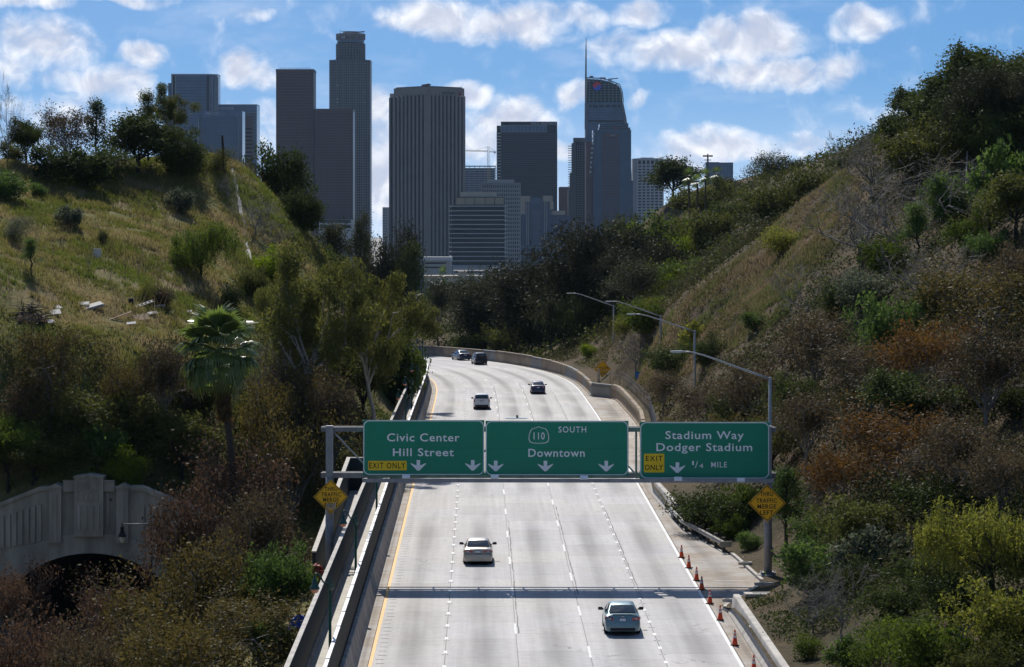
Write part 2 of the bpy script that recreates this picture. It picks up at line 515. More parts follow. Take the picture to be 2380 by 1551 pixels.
M_HILL_L = hill_material('hill_grass', [(.30, (.10, .11, .028)), (.45, (.145, .14, .042)), (.56, (.20, .165, .075)), (.70, (.19, .125, .065))])
M_HILL_R = hill_material('hill_dry', [(.28, (.045, .045, .02)), (.42, (.07, .058, .032)), (.55, (.11, .082, .05)), (.72, (.10, .066, .042))])
M_CITY = mat('city_ground', (.13, .13, .12), var=.3, scale=.004)

def terrain(name, us, ts, side, m, zoff=0.0):
    T, U = np.meshgrid(ts, us, indexing='ij')
    if side < 0: off = LEFT_OFF - U
    else: off = wall_off(T) + U
    X, Y = RPn(T, off)
    Z = (height_left if side < 0 else height_right)(X, Y, T, off)
    if side > 0:
        # let the far edge of the hills fall away towards the city
        Z = Z - sstep(230, 330, U) * 60
    G = np.stack([X, Y, Z + zoff], -1)
    o = link(name, grid_mesh(name, G, m))
    return tag(o, kind='structure')
us_l = np.r_[0, np.linspace(.5, 60, 60), np.linspace(62, 150, 45)]
us_r = np.r_[0.0, np.linspace(.5, 70, 70), np.linspace(72, 330, 90)]
ts_l = np.r_[np.linspace(80, 226, 74), np.linspace(228, 235, 29), np.linspace(236, 520, 142)]
ts_r = np.linspace(80, 640, 320)
o = terrain('hillside_terrain', us_l, ts_l, -1, M_HILL_L)
tag(o, 'grassy hillside rising on the tunnel side of the road')
bm = bmesh.new(); bm.from_mesh(o.data)   # open the hillside where the tunnel bore enters it
bmesh.ops.delete(bm, geom=[f for f in bm.faces if min(v.co.z for v in f.verts) < -3.6 and max(v.co.z for v in f.verts) > -8.6 and 229.5 < f.calc_center_median().y < 236 and abs(f.calc_center_median().x + 32.2) < 7.4], context='FACES')
bm.to_mesh(o.data); bm.free()
o = terrain('hillside_terrain', us_r, ts_r, 1, M_HILL_R)
tag(o, 'dry brushy hillside rising beside the exit lane')
g = MB().add([(-30000, 500, -40), (30000, 500, -40), (30000, 60000, -40), (-30000, 60000, -40), (-30000, -500, -40), (30000, -500, -40)], [(0, 1, 2, 3), (4, 5, 1, 0)]).build('ground', M_CITY)
tag(g, kind='structure')
# ------------------------------------------------------------------ the road
def road_material(name, col, groove=0.0, dirt=0.0):
    m = bpy.data.materials.new(name)
    nt, N, L = nodes_of(m)
    b = N['Principled BSDF']; b.inputs['Roughness'].default_value = 0.8; b.inputs['Specular IOR Level'].default_value = 0.25
    uv = N.new('ShaderNodeUVMap'); uv.uv_map = 'UVMap'
    sp = N.new('ShaderNodeSeparateXYZ'); L.new(uv.outputs[0], sp.inputs[0])
    tc = N.new('ShaderNodeTexCoord')
    def mth(op, a, c=None, d=None, clamp=False):
        n = N.new('ShaderNodeMath'); n.operation = op; n.use_clamp = clamp
        for i, v in enumerate((a, c, d)):
            if v is None: continue
            if isinstance(v, (int, float)): n.inputs[i].default_value = v
            else: L.new(v, n.inputs[i])
        return n.outputs[0]
    def nz(vec, s, d=5, r=.6):
        n = N.new('ShaderNodeTexNoise'); n.inputs['Scale'].default_value = s; n.inputs['Detail'].default_value = d; n.inputs['Roughness'].default_value = r
        L.new(vec, n.inputs['Vector']); return n.outputs['Fac']
    def mapr(v, a, b_, c, d):
        n = N.new('ShaderNodeMapRange'); n.interpolation_type = 'SMOOTHSTEP'
        L.new(v, n.inputs[0])
        for i, x in enumerate((a, b_, c, d)): n.inputs[i + 1].default_value = x
        return n.outputs[0]
    # long streaks: stretch the noise along the road
    st = N.new('ShaderNodeVectorMath'); st.operation = 'MULTIPLY'; st.inputs[1].default_value = (6.0, .045, 1)
    L.new(uv.outputs[0], st.inputs[0])
    streak = nz(st.outputs[0], 1.0, 4, .6)
    st2 = N.new('ShaderNodeVectorMath'); st2.operation = 'MULTIPLY'; st2.inputs[1].default_value = (14.0, .02, 1)
    L.new(uv.outputs[0], st2.inputs[0])
    fine = nz(st2.outputs[0], 1.0, 3, .6)
    # oil drip band in the middle of the lane
    u = mth('ADD', sp.outputs[0], mth('MULTIPLY', mth('SUBTRACT', nz(st.outputs[0], .5, 2), .5), .16))
    dv = mth('ABSOLUTE', mth('SUBTRACT', u, .5))
    band = mth('SUBTRACT', 1.0, mapr(dv, .05, .27, 0, 1))
    along = N.new('ShaderNodeVectorMath'); along.operation = 'MULTIPLY'; along.inputs[1].default_value = (.35, .02, 1)
    L.new(uv.outputs[0], along.inputs[0])
    alg = mapr(nz(along.outputs[0], 1.0, 3, .55), .40, .60, .06, 1.0)
    oil = mth('MULTIPLY', mth('MULTIPLY', band, alg), .40)
    tr = mth('SUBTRACT', 1.0, mapr(mth('ABSOLUTE', mth('SUBTRACT', dv, .27)), .02, .11, 0, 1))
    val = mth('SUBTRACT', 1.0, oil)
    val = mth('SUBTRACT', val, mth('MULTIPLY', tr, .035))
    val = mth('MULTIPLY', val, mapr(streak, .3, .7, .92, 1.06))
    val = mth('MULTIPLY', val, mapr(fine, .3, .7, .97, 1.03))
    val = mth('MULTIPLY', val, mapr(nz(tc.outputs['Object'], 1.6, 7, .7), .25, .75, .92, 1.07))
    # thin cracks
    vo = N.new('ShaderNodeTexVoronoi'); vo.feature = 'DISTANCE_TO_EDGE'; vo.inputs['Scale'].default_value = 0.085
    wv = N.new('ShaderNodeTexNoise'); wv.inputs['Scale'].default_value = .8; wv.inputs['Detail'].default_value = 4
    L.new(tc.outputs['Object'], wv.inputs['Vector'])
    ad = N.new('ShaderNodeVectorMath'); ad.operation = 'MULTIPLY_ADD'; ad.inputs[1].default_value = (2.5, 2.5, 0)
    L.new(wv.outputs['Color'], ad.inputs[0]); L.new(tc.outputs['Object'], ad.inputs[2]); L.new(ad.outputs[0], vo.inputs['Vector'])
    crack = mapr(vo.outputs['Distance'], .0008, .003, 1, 0)
    crk = mth('MULTIPLY', crack, mapr(nz(tc.outputs['Object'], .12, 2), .5, .62, 0, .45))
    val = mth('SUBTRACT', val, crk)
    if groove:
        w = mth('FRACT', mth('MULTIPLY', sp.outputs[1], 1.35))
        g = mth('MULTIPLY', mapr(w, .0, .10, 1, 0), mapr(nz(st.outputs[0], 2.3, 3), .42, .62, 0, groove))
        val = mth('SUBTRACT', val, g)
    oi = N.new('ShaderNodeObjectInfo')
    val = mth('MULTIPLY', val, mapr(oi.outputs['Random'], 0, 1, .93, 1.05))
    mx = N.new('ShaderNodeMix'); mx.data_type = 'RGBA'; mx.blend_type = 'MULTIPLY'; mx.inputs[0].default_value = 1.0
    base = N.new('ShaderNodeMix'); base.data_type = 'RGBA'
    c = Vector(col)
    base.inputs[6].default_value = (*c, 1)
    base.inputs[7].default_value = (c.x * .78, c.y * .69, c.z * .58, 1) if dirt else (c.x * .97, c.y * .985, c.z * 1.03, 1)
    L.new(mapr(nz(tc.outputs['Object'], .35 if dirt else .09, 6, .65), .4, .62, 0, dirt if dirt else 1), base.inputs[0])
    L.new(base.outputs[2], mx.inputs[6]); L.new(val, mx.inputs[7])
    L.new(mx.outputs[2], b.inputs['Base Color'])
    bp = N.new('ShaderNodeBump'); bp.inputs['Strength'].default_value = .25; bp.inputs['Distance'].default_value = .02
    L.new(nz(tc.outputs['Object'], 9, 4), bp.inputs['Height']); L.new(bp.outputs[0], b.inputs['Normal'])
    return m
M_CONC = road_material('road_concrete', (.48, .462, .437))
M_CONC1 = road_material('road_concrete_grooved', (.48, .458, .43), groove=.22)
M_SHLD = road_material('shoulder_concrete', (.40, .37, .335), dirt=1.0)
M_SEAL = mat('joint_sealant', (.10, .10, .10), var=.3)
M_WHITE = mat('white_paint', (.72, .72, .70), var=.10, scale=4, rough=.6)
M_YELLOW = mat('yellow_paint', (.72, .42, .12), var=.12, scale=3, rough=.6)

def strip(ts, o0, o1, h=0.0, thick=0.0):
    """ribbon along the road between two offsets (numbers or functions); returns grid and uv"""
    ts = np.asarray(ts, float)
    a = np.array([o0(t) if callable(o0) else o0 for t in ts]); b = np.array([o1(t) if callable(o1) else o1 for t in ts])
    x0, y0 = RPn(ts, a); x1, y1 = RPn(ts, b)
    z = road_zt(ts) + h
    G = np.stack([np.stack([x0, y0, z], -1), np.stack([x1, y1, z], -1)], 1)
    UV = np.stack([np.stack([np.zeros_like(ts), ts], -1), np.stack([np.ones_like(ts), ts], -1)], 1)
    return G, UV

def sweep(mb, prof, ts, cap=True):
    """closed profile [(off,h)...] (or function of t) swept along the road"""
    rings = []
    for t in ts:
        p = prof(t) if callable(prof) else prof
        rings.append([RP(t, o, h) for (o, h) in p])
    n = len(rings[0])
    vs = [v for r in rings for v in r]
    fs = []
    for i in range(len(rings) - 1):
        for k in range(n):
            fs.append((i * n + k, i * n + (k + 1) % n, (i + 1) * n + (k + 1) % n, (i + 1) * n + k))
    if cap:
        fs.append(tuple(range(n))); fs.append(tuple((len(rings) - 1) * n + k for k in range(n)))
    return mb.add(vs, fs)

ts_all = np.arange(80, 640, 2.0)
G, UV = strip(ts_all, YEL - .75, lambda t: float(wall_off(t)) + .2, -0.055)
road = tag(link('road', grid_mesh('road', G, M_SEAL, UV)), 'pale concrete freeway curving away between the hills', kind='structure')
LANE = 3.44
def slab(name, t0, t1, o0, o1, m, gap=.022, n=3):
    ts = np.linspace(t0 + gap / 2, t1 - gap / 2, n)
    G, UV = strip(ts, (lambda t: o0(t) + gap / 2) if callable(o0) else o0 + gap / 2, (lambda t: o1(t) - gap / 2) if callable(o1) else o1 - gap / 2)
    top = G.reshape(-1, 3)
    me = grid_mesh(name, G, m, UV, smooth=False)
    bm = bmesh.new(); bm.from_mesh(me)
    r = bmesh.ops.extrude_edge_only(bm, edges=[e for e in bm.edges if e.is_boundary])
    for v in [e for e in r['geom'] if isinstance(e, bmesh.types.BMVert)]: v.co.z -= .05
    bm.to_mesh(me); bm.free()
    return link(name, me, road)
SL = 6.0
joints = np.arange(128, 470.1, SL)
for i in range(5):
    o0 = YEL + i * LANE; o1 = o0 + LANE
    if i == 0: o0 -= .10
    if i == 4: o1 += .12
    ph = (0, 2.1, 4.0, 1.3, 3.1)[i]
    for j, t in enumerate(joints[:-1]):
        slab('concrete_slab', t + ph, t + SL + ph, o0, o1, M_CONC1 if i == 0 else M_CONC)
    # the stretches nobody can make out
    for a, b in ((80, 128 + ph), (470 + ph, 620)):
        G, UV = strip(np.linspace(a, b, 40), o0, o1)
        link('pavement', grid_mesh('pavement', G, M_CONC, UV), road)
G, UV = strip(ts_all, YEL - .72, YEL - .12, -.004)
link('shoulder', grid_mesh('shoulder', G, M_SHLD, UV), road)
for a in np.arange(120, 460, 12.0):
    slab('shoulder_slab', a, a + 12, WHT + .14, lambda t: float(wall_off(t)) + .15, M_SHLD, n=13)
for a, b in ((80, 120), (456, 620)):
    G, UV = strip(np.arange(a, b, 2.0), WHT + .14, lambda t: float(wall_off(t)) + .15)
    link('shoulder', grid_mesh('shoulder', G, M_SHLD, UV), road)

# painted lines
def line(name, off, t0, t1, w, m, h=.006, n=None):
    G, UV = strip(np.linspace(t0, t1, n or max(2, int((t1 - t0) / 3) + 1)), off - w / 2, off + w / 2, h)
    return link(name, grid_mesh(name, G, m, UV), road)
line('edge_line', YEL, 80, 540, .17, M_YELLOW)
line('edge_line', WHT, 80, 540, .15, M_WHITE)
rd = random.Random(4)
for off, ph in ((YEL + 2 * LANE, 151.7), (YEL + 3 * LANE, 143.7)):
    t = ph - 14.63 * 2
    while t < 440:
        for s in (-1.25, 0, 1.25):
            if t + s > 126: line('lane_dash', off + rd.uniform(-.01, .01), t + s - .57, t + s + .57, .105, M_WHITE, n=2)
        t += 14.63
for off, ph in ((YEL + LANE, 130), (YEL + 4 * LANE, 131.3)):
    t = ph
    while t < 420:
        line('lane_dash', off, t - .38, t + .38, .17, M_WHITE, n=2)
        t += 4.57
# longitudinal joint sealant, raised dots and the row of dark ticks beside the yellow line
mb = MB()
t = 127.0
while t < 380:
    for off in (YEL + LANE, YEL + 4 * LANE):
        for s in (-.11, .11):
            p = RP(t + 2.2, off + s, .012); mb.box(p, (.1, .1, .02), -RH(t))
    t += 4.57
o = mb.build('reflector_dots', M_WHITE, road); o['kind'] = 'stuff'
mb = MB(); t = 120.0
while t < 330:
    p = RP(t, YEL + .42 + rd.uniform(-.05, .05), .0075); mb.box(p, (.40, .05, .003), -RH(t) + rd.uniform(-.1, .1))
    t += 1.35 + rd.uniform(-.1, .1)
o = mb.build('dark_ticks', M_SEAL, road); o['kind'] = 'stuff'
mb = MB()
for off, a, b in ((YEL + 2 * LANE + .14, 150, 205), (YEL + 3 * LANE + .16, 165, 215), (YEL + 4 * LANE + .13, 163, 214), (YEL + 2 * LANE + .14, 300, 380), (YEL + 3 * LANE + .15, 290, 380), (YEL + 4 * LANE + .14, 280, 360)):
    ts = np.arange(a, b, 1.5)
    pts = [RP(t, off + rd.uniform(-.03, .03), .0065) for t in ts]
    for p, q in zip(pts[:-1], pts[1:]):
        w = rd.uniform(.012, .04)
        mb.add([p + Vector((-w, 0, 0)), p + Vector((w, 0, 0)), q + Vector((w, 0, 0)), q + Vector((-w, 0, 0))], [(0, 1, 2, 3)])
o = mb.build('sealed_cracks', M_SEAL, road); o['kind'] = 'stuff'
# parking lines in the pull-out
for t in (171, 175, 179.5):
    a, b = RP(t, WHT + 1.2, .008), RP(t, float(wall_off(t)) - .5, .008)
    MB().bar(a, b, .1, .004).build('bay_line', M_WHITE, road)

# ------------------------------------------------------------------ left side: barrier, fence, footway, outer wall
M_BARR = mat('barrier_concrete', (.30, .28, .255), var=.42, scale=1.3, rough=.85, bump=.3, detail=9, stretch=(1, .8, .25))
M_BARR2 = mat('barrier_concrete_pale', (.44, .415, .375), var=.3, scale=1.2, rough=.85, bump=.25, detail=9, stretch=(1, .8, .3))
M_WALK = mat('footway_concrete', (.50, .465, .41), var=.2, scale=.8, rough=.85, col2=(.56, .53, .47), detail=7)
M_CAP = mat('galvanised_cap', (.58, .59, .60), var=.1, rough=.45, metal=.3)
M_FENCE = mat('fence_steel', (.030, .031, .033), var=.3, scale=3, rough=.6, stretch=(1, 1, .1))
M_OUTER = mat('outer_wall_paint', (.050, .054, .058), var=.4, scale=1.2, rough=.7, col2=(.035, .055, .058), stretch=(1, 1, .2))
bar = empty('concrete_barrier', RP(200, -9.3), label='low concrete barrier along the yellow line under the dark fence', cat='barrier')
def child_sweep(parent, name, prof, ts, m):
    mb = MB(); sweep(mb, prof, ts)
    inv = parent.matrix_basis.inverted()
    mb.v = [tuple(inv @ Vector(v)) for v in mb.v]
    return mb.build(name, m, parent)
for r in (bar,): r.matrix_basis = Matrix.Translation(r.location)
prof = [(YEL - .57, -.05), (YEL - .62, .08), (YEL - .74, .38), (YEL - .86, 1.02), (YEL - .90, 1.06), (YEL - 1.06, 1.06), (YEL - 1.06, -.05)]
for a in np.arange(84, 500, 8.0):
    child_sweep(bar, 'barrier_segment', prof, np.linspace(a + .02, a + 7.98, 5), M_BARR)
fen = empty('roadside_fence', RP(200, -9.7), label='tall dark solid steel fence with pale top rail between footway and road', cat='fence')
fen.matrix_basis = Matrix.Translation(fen.location)
pm = MB()
for k in range(13):   # folded steel sheet
    x0, x1 = -1.19 + k * 2.38 / 13, -1.19 + (k + .5) * 2.38 / 13
    pm.box(((0.0), (x0 + x1) / 2, 0), (.05, .09, 1.78))
pm.box((0, 0, 0), (.02, 2.39, 1.80))
panel_me = pm.mesh('fence_panel', M_FENCE)
post_me = MB().box((0, 0, 0), (.09, .09, 1.9)).mesh('fence_post', M_FENCE)
cap_me = MB().box((0, 0, 0), (.15, 2.40, .06)).mesh('cap_rail', M_CAP)
t = 88.0
while t < 500:
    p = RP(t, YEL - 1.12, 0) - fen.location
    rz = -RH(t)
    link('fence_panel', panel_me, fen, p + Vector((0, 0, 1.86)), (0, 0, rz))
    link('cap_rail', cap_me, fen, p + Vector((0, 0, 2.79 + (.015 if int(t / 2.4) % 2 else 0))), (0, 0, rz))
    q = RP(t + 1.2, YEL - 1.19, 0) - fen.location
    link('fence_post', post_me, fen, q + Vector((0, 0, 1.80)), (0, 0, rz))
    t += 2.4
walk = tag(empty('footway', RP(200, -10.2)), kind='structure'); walk.matrix_basis = Matrix.Translation(walk.location)
for a in np.arange(84, 480, 6.0):
    child_sweep(walk, 'footway_slab', [(YEL - 1.26, .6), (YEL - 1.26, 1.0), (YEL - 2.42, 1.0), (YEL - 2.42, .6)], np.linspace(a + .01, a + 5.99, 3), M_WALK)
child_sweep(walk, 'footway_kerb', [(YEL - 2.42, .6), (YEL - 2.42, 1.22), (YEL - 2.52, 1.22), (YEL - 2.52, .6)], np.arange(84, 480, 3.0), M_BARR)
ow = empty('footway_wall', RP(200, -11.2), label='outer parapet wall of the footway with pale sunlit coping', cat='wall'); ow.matrix_basis = Matrix.Translation(ow.location)
for a in np.arange(84, 480, 6.0):
    child_sweep(ow, 'wall_panel', [(YEL - 2.52, -1.0), (YEL - 2.52, 2.90), (YEL - 2.66, 2.90), (YEL - 2.66, -1.0)], np.linspace(a + .012, a + 5.988, 3), M_OUTER)
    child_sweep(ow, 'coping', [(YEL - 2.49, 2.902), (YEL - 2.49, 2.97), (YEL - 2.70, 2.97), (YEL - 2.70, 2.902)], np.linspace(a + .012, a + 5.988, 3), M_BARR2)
# stair ramp beyond the outer wall
rw = empty('ramp_wall', RP(200, -13), label='low graffitied wall beside the stair ramp below the footway', cat='wall'); rw.matrix_basis = Matrix.Translation(rw.location)
rh = lambda t: np.interp(t, [176, 222], [-1.3, .35])
child_sweep(rw, 'wall_panel', lambda t: [(YEL - 4.5, rh(t) - 1.5), (YEL - 4.5, rh(t) + 2.35), (YEL - 4.7, rh(t) + 2.35), (YEL - 4.7, rh(t) - 1.5)], np.linspace(176, 222.5, 12), M_OUTER)
child_sweep(rw, 'coping', lambda t: [(YEL - 4.46, rh(t) + 2.352), (YEL - 4.46, rh(t) + 2.44), (YEL - 4.74, rh(t) + 2.44), (YEL - 4.74, rh(t) + 2.352)], np.linspace(176, 222.5, 12), M_WALK)
child_sweep(rw, 'end_wall', [(YEL - 2.70, -.5), (YEL - 2.70, 2.7), (YEL - 4.49, 2.7), (YEL - 4.49, -.5)], [222.2, 222.5], M_OUTER)
child_sweep(rw, 'coping', [(YEL - 2.72, 2.702), (YEL - 2.72, 2.78), (YEL - 4.45, 2.78), (YEL - 4.45, 2.702)], [222.15, 222.55], M_WALK)
child_sweep(rw, 'ramp_floor', lambda t: [(YEL - 2.67, rh(t) - .3), (YEL - 2.67, rh(t)), (YEL - 4.49, rh(t)), (YEL - 4.49, rh(t) - .3)], np.linspace(176, 222.2, 12), M_WALK)

# ------------------------------------------------------------------ right side: jersey barrier, kerbs, guard rail, rough wall
jb = empty('jersey_barrier', RP(140, 9.6), label='pale sloping concrete barrier beside the near traffic cones', cat='barrier'); jb.matrix_basis = Matrix.Translation(jb.location)
JP = [(0, -.1), (0, .07), (.16, .30), (.26, .98), (.30, 1.02), (.58, 1.02), (.58, -.1)]
seg = np.r_[np.arange(84, 152, 6.1), 157.2]
for a, b in zip(seg[:-1], seg[1:]):
    child_sweep(jb, 'barrier_segment', lambda t: [(float(wall_off(min(t, 157))) - .05 + x, y) for x, y in JP], np.linspace(a + .02, b - .02, 3), M_BARR2)
p = RP(146.5, float(wall_off(146.5)) + .14, .62) - jb.location
MB().box(p, (.03, .62, .42), -RH(146), 0, math.radians(-12)).build('paper_notice', mat('notice_paper', (.62, .62, .6), var=.3, scale=9), jb)
jb2 = empty('jersey_barrier', RP(230, 9.4), label='pale concrete barrier leading from the guard rail towards the far bay', cat='barrier'); jb2.matrix_basis = Matrix.Translation(jb2.location)
for a in np.arange(205, 257, 6.5):
    child_sweep(jb2, 'barrier_segment', lambda t: [(float(wall_off(t)) - .05 + x, y) for x, y in JP], np.linspace(a + .02, a + 6.48, 3), M_BARR2)
M_ROUGH = mat('rough_wall', (.30, .235, .175), var=.25, scale=.5, rough=.95, bump=.9, col2=(.38, .31, .235), detail=10)
M_ROUGH2 = mat('rough_wall_painted', (.25, .25, .24), var=.2, scale=.6, rough=.9, bump=.6, detail=9)
rwl = empty('retaining_wall', RP(330, 11), label='rough brown retaining wall following the curve under the trees', cat='wall'); rwl.matrix_basis = Matrix.Translation(rwl.location)
for k, a in enumerate(np.arange(257, 620, 5.2)):
    hh = float(np.interp(a, [257, 280, 330, 345, 352, 420, 480], [1.1, 1.5, 1.65, 1.6, 1.25, 1.55, 1.3])) + rd.uniform(-.04, .04)
    child_sweep(rwl, 'wall_panel', lambda t: [(float(wall_off(t)), -.1), (float(wall_off(t)) + .02, .14), (float(wall_off(t)) + .14, .15), (float(wall_off(t)) + .20, hh), (float(wall_off(t)) + .55, hh + .03), (float(wall_off(t)) + .55, -.1)],
                np.linspace(a + .015, a + 5.185, 4), M_ROUGH2 if k in (17, 18, 21, 24, 25, 29, 33) else M_ROUGH)
kerb_m = M_BARR2
k1 = empty('kerb', RP(176, 11.8), kind='structure'); k1.matrix_basis = Matrix.Translation(k1.location)
child_sweep(k1, 'kerb_stone', lambda t: [(float(wall_off(t)), -.05), (float(wall_off(t)) + .03, .15), (float(wall_off(t)) + .22, .16), (float(wall_off(t)) + .22, -.05)], np.linspace(170.5, 183.5, 8), kerb_m)
child_sweep(k1, 'kerb_stone', lambda t: [(float(wall_off(t)), -.05), (float(wall_off(t)) + .03, .15), (float(wall_off(t)) + .22, .16), (float(wall_off(t)) + .22, -.05)], np.linspace(157.6, 168.8, 12), kerb_m)

gr = empty('guard_rail', RP(195, 10.6), label='curved steel guard rail on dark posts ending beside the pull-out', cat='guard rail'); gr.matrix_basis = Matrix.Translation(gr.location)
M_RAIL = mat('rail_steel', (.34, .32, .29), var=.2, scale=4, rough=.5, metal=.4)
M_POST = mat('rail_post', (.10, .085, .07), var=.3, scale=4)
go = lambda t: np.interp(t, [184, 190, 198, 206], [11.5, 10.75, 9.75, 9.5])
wav = [(-.02, .42), (.04, .48), (.04, .53), (-.02, .58), (.04, .63), (.04, .68), (-.02, .74), (-.05, .74), (.01, .68), (.01, .63), (-.05, .58), (.01, .53), (.01, .48), (-.05, .42)]
for a, b in ((184.6, 192), (192, 199.5), (199.5, 206.5)):
    child_sweep(gr, 'rail', lambda t: [(float(go(t)) - x, y) for x, y in wav], np.linspace(a, b, 7), M_RAIL)
for t in np.arange(185.4, 207, 2.4):
    c = RP(t, float(go(t)) + .18, .40) - gr.location
    MB().box(c, (.2, .16, 1.0), -RH(t)).build('post', M_POST, gr)
    MB().box(c + Vector((-.14, 0, .18)), (.12, .15, .34), -RH(t)).build('spacer_block', M_POST, gr)
p = RP(184.4, 11.55, .58) - gr.location
MB().box(p, (.75, .05, .36), .25).build('end_plate', M_RAIL, gr)
# ------------------------------------------------------------------ lettering
def text_mesh(txt, m, bold=.02, spacing=1.1, ext=.01):
    cu = bpy.data.curves.new('lettering', 'FONT')
    cu.body = txt; cu.size = 1.0; cu.offset = bold; cu.space_character = spacing
    cu.resolution_u = 3
    o = bpy.data.objects.new('tmp', cu); COL.objects.link(o)
    bpy.context.view_layer.update()
    me = bpy.data.meshes.new_from_object(o.evaluated_get(bpy.context.evaluated_depsgraph_get()))
    bpy.data.objects.remove(o); bpy.data.curves.remove(cu)
    me.materials.clear(); me.materials.append(m)
    return me
def fit_text(name, txt, m, parent, x0, x1, z0, z1, y, bold=.02, spacing=1.1):
    """lettering in the x,z plane facing -y, stretched to the measured box"""
    me = text_mesh(txt, m, bold, spacing)
    n = len(me.vertices)
    co = np.zeros(n * 3); me.vertices.foreach_get('co', co); co = co.reshape(-1, 3)
    a, b = co.min(0), co.max(0)
    q = np.zeros_like(co)
    q[:, 0] = x0 + (co[:, 0] - a[0]) / (b[0] - a[0]) * (x1 - x0)
    q[:, 2] = z0 + (co[:, 1] - a[1]) / (b[1] - a[1]) * (z1 - z0)
    q[:, 1] = y
    me.vertices.foreach_set('co', q.reshape(-1)); me.update()
    return link(name, me, parent)

# ------------------------------------------------------------------ sign bridge
M_GALV = mat('galvanised_steel', (.27, .275, .285), var=.18, scale=2.5, rough=.55, metal=.3)
M_GALV_D = mat('weathered_steel', (.20, .20, .205), var=.25, scale=2, rough=.6)
M_GREEN = mat('sign_green', (.003, .24, .135), var=.08, scale=.8, rough=.45, spec=.35)
M_SIGNW = mat('sign_white', (.88, .89, .90), var=.04, rough=.5)
M_SIGNY = mat('sign_yellow', (.92, .60, .015), var=.05, rough=.5)
M_WARN = mat('warning_yellow', (.92, .47, .012), var=.06, rough=.5)
M_BLACK = mat('sign_black', (.012, .012, .013), rough=.6)
GY = 172.5
gan = empty('sign_gantry', (2.0, GY, 1.5), rz=-0.0105, label='steel overhead gantry carrying the green signs across all lanes', cat='gantry')
K = GY / F
def gx(x): return (x - CX) * K - 2.0              # picture x -> gantry local x
def gz(y): return CAMZ - (y - HY) * K - 1.5
def zx(z): return gx(z / 2.048 + 697.3)             # from the enlarged crop used for measuring
def zz_(z): return gz(z / 2.048 + 929.7)
XL, XR = gx(765.5), gx(1784.5)
zb = gz(1352); zt = gz(995)
for X, zbase in ((XL, gz(1352)), (XR, gz(1352))):
    MB().tube([(X, 0, zbase - 2 if X < 0 else zbase), (X, 0, gz(1108))], .235, 14).build('column', M_GALV, gan)
    MB().box((X, 0, (gz(1108) + gz(990)) / 2), (.40, .40, gz(990) - gz(1108))).build('upper_column', M_GALV, gan)
    mb = MB(); h = .55
    mb.lathe([(.75, 0), (.75, h * .75), (.6, h), (0, h)], (X, 0, zbase - .08), 8)
    mb.build('footing', M_BARR, gan)
    mb = MB()
    for a in range(6): mb.box((X + .36 * math.cos(a * 1.047), .36 * math.sin(a * 1.047), zbase + h), (.07, .07, .2))
    mb.box((X, 0, zbase + h), (.85, .85, .06)); mb.build('base_plate', M_GALV_D, gan)
x0, x1 = gx(745), gx(1803)
zl, zu = gz(1106), gz(999)
for z, d in ((zl, .30), (zu, .26)):
    MB().box(((x0 + x1) / 2, .26, z), (x1 - x0, .28, d)).build('chord', M_GALV_D, gan)
    MB().box(((x0 + x1) / 2, 1.30, z + .01), (x1 - x0, .2, d * .8)).build('chord', M_GALV_D, gan)
n = 10
for i in range(n + 1):
    x = XL + (XR - XL) * i / n
    if 0 < i < n: MB().bar((x, .26, zl + .16), (x, .26, zu - .14), .12).build('vertical_strut', M_GALV_D, gan)
    if i < n:
        xa, xb = x + .2, XL + (XR - XL) * (i + 1) / n - .1
        MB().bar((xa, .26, zu - .14) if i % 2 == 0 else (xa, .26, zl + .16), (xb, .26, zl + .16) if i % 2 == 0 else (xb, .26, zu - .14), .09).build('diagonal_brace', M_GALV, gan)
    MB().bar((x, .42, zu + .02), (x, 1.2, zu + .02), .08).build('cross_brace', M_GALV_D, gan)
    MB().bar((x, .42, zl), (x, 1.2, zl), .08).build('cross_brace', M_GALV_D, gan)
# lighting ledge under the panels
MB().box(((zx(300) + zx(2250)) / 2, -.62, gz(1113)), (zx(2250) - zx(300), .55, .05)).build('ledge', M_GALV_D, gan)
MB().bar((zx(300), -.88, gz(1114.5)), (zx(2250), -.88, gz(1114.5)), .08, .22).build('ledge_edge', M_GALV, gan)
for z in range(340, 2240, 131):
    MB().bar((zx(z), -.9, gz(1116)), (zx(z), .12, gz(1116) - .02), .07, .12).build('ledge_bracket', M_GALV_D, gan)
for z, y in ((508, 366), (928, 366), (1351, 370), (1796, 376), (2093, 380)):
    MB().box((zx(z), -.80, zz_(y) + .04), (.44, .3, .22), 0, math.radians(-22)).build('sign_light', M_SIGNW, gan)
MB().box((gx(1200), .3, gz(972.5)), (1.25, .3, .06)).build('camera_bracket', M_SIGNW, gan)
MB().box((gx(1202), .3, gz(969)), (.13, .2, .16)).build('sensor', M_GALV_D, gan)

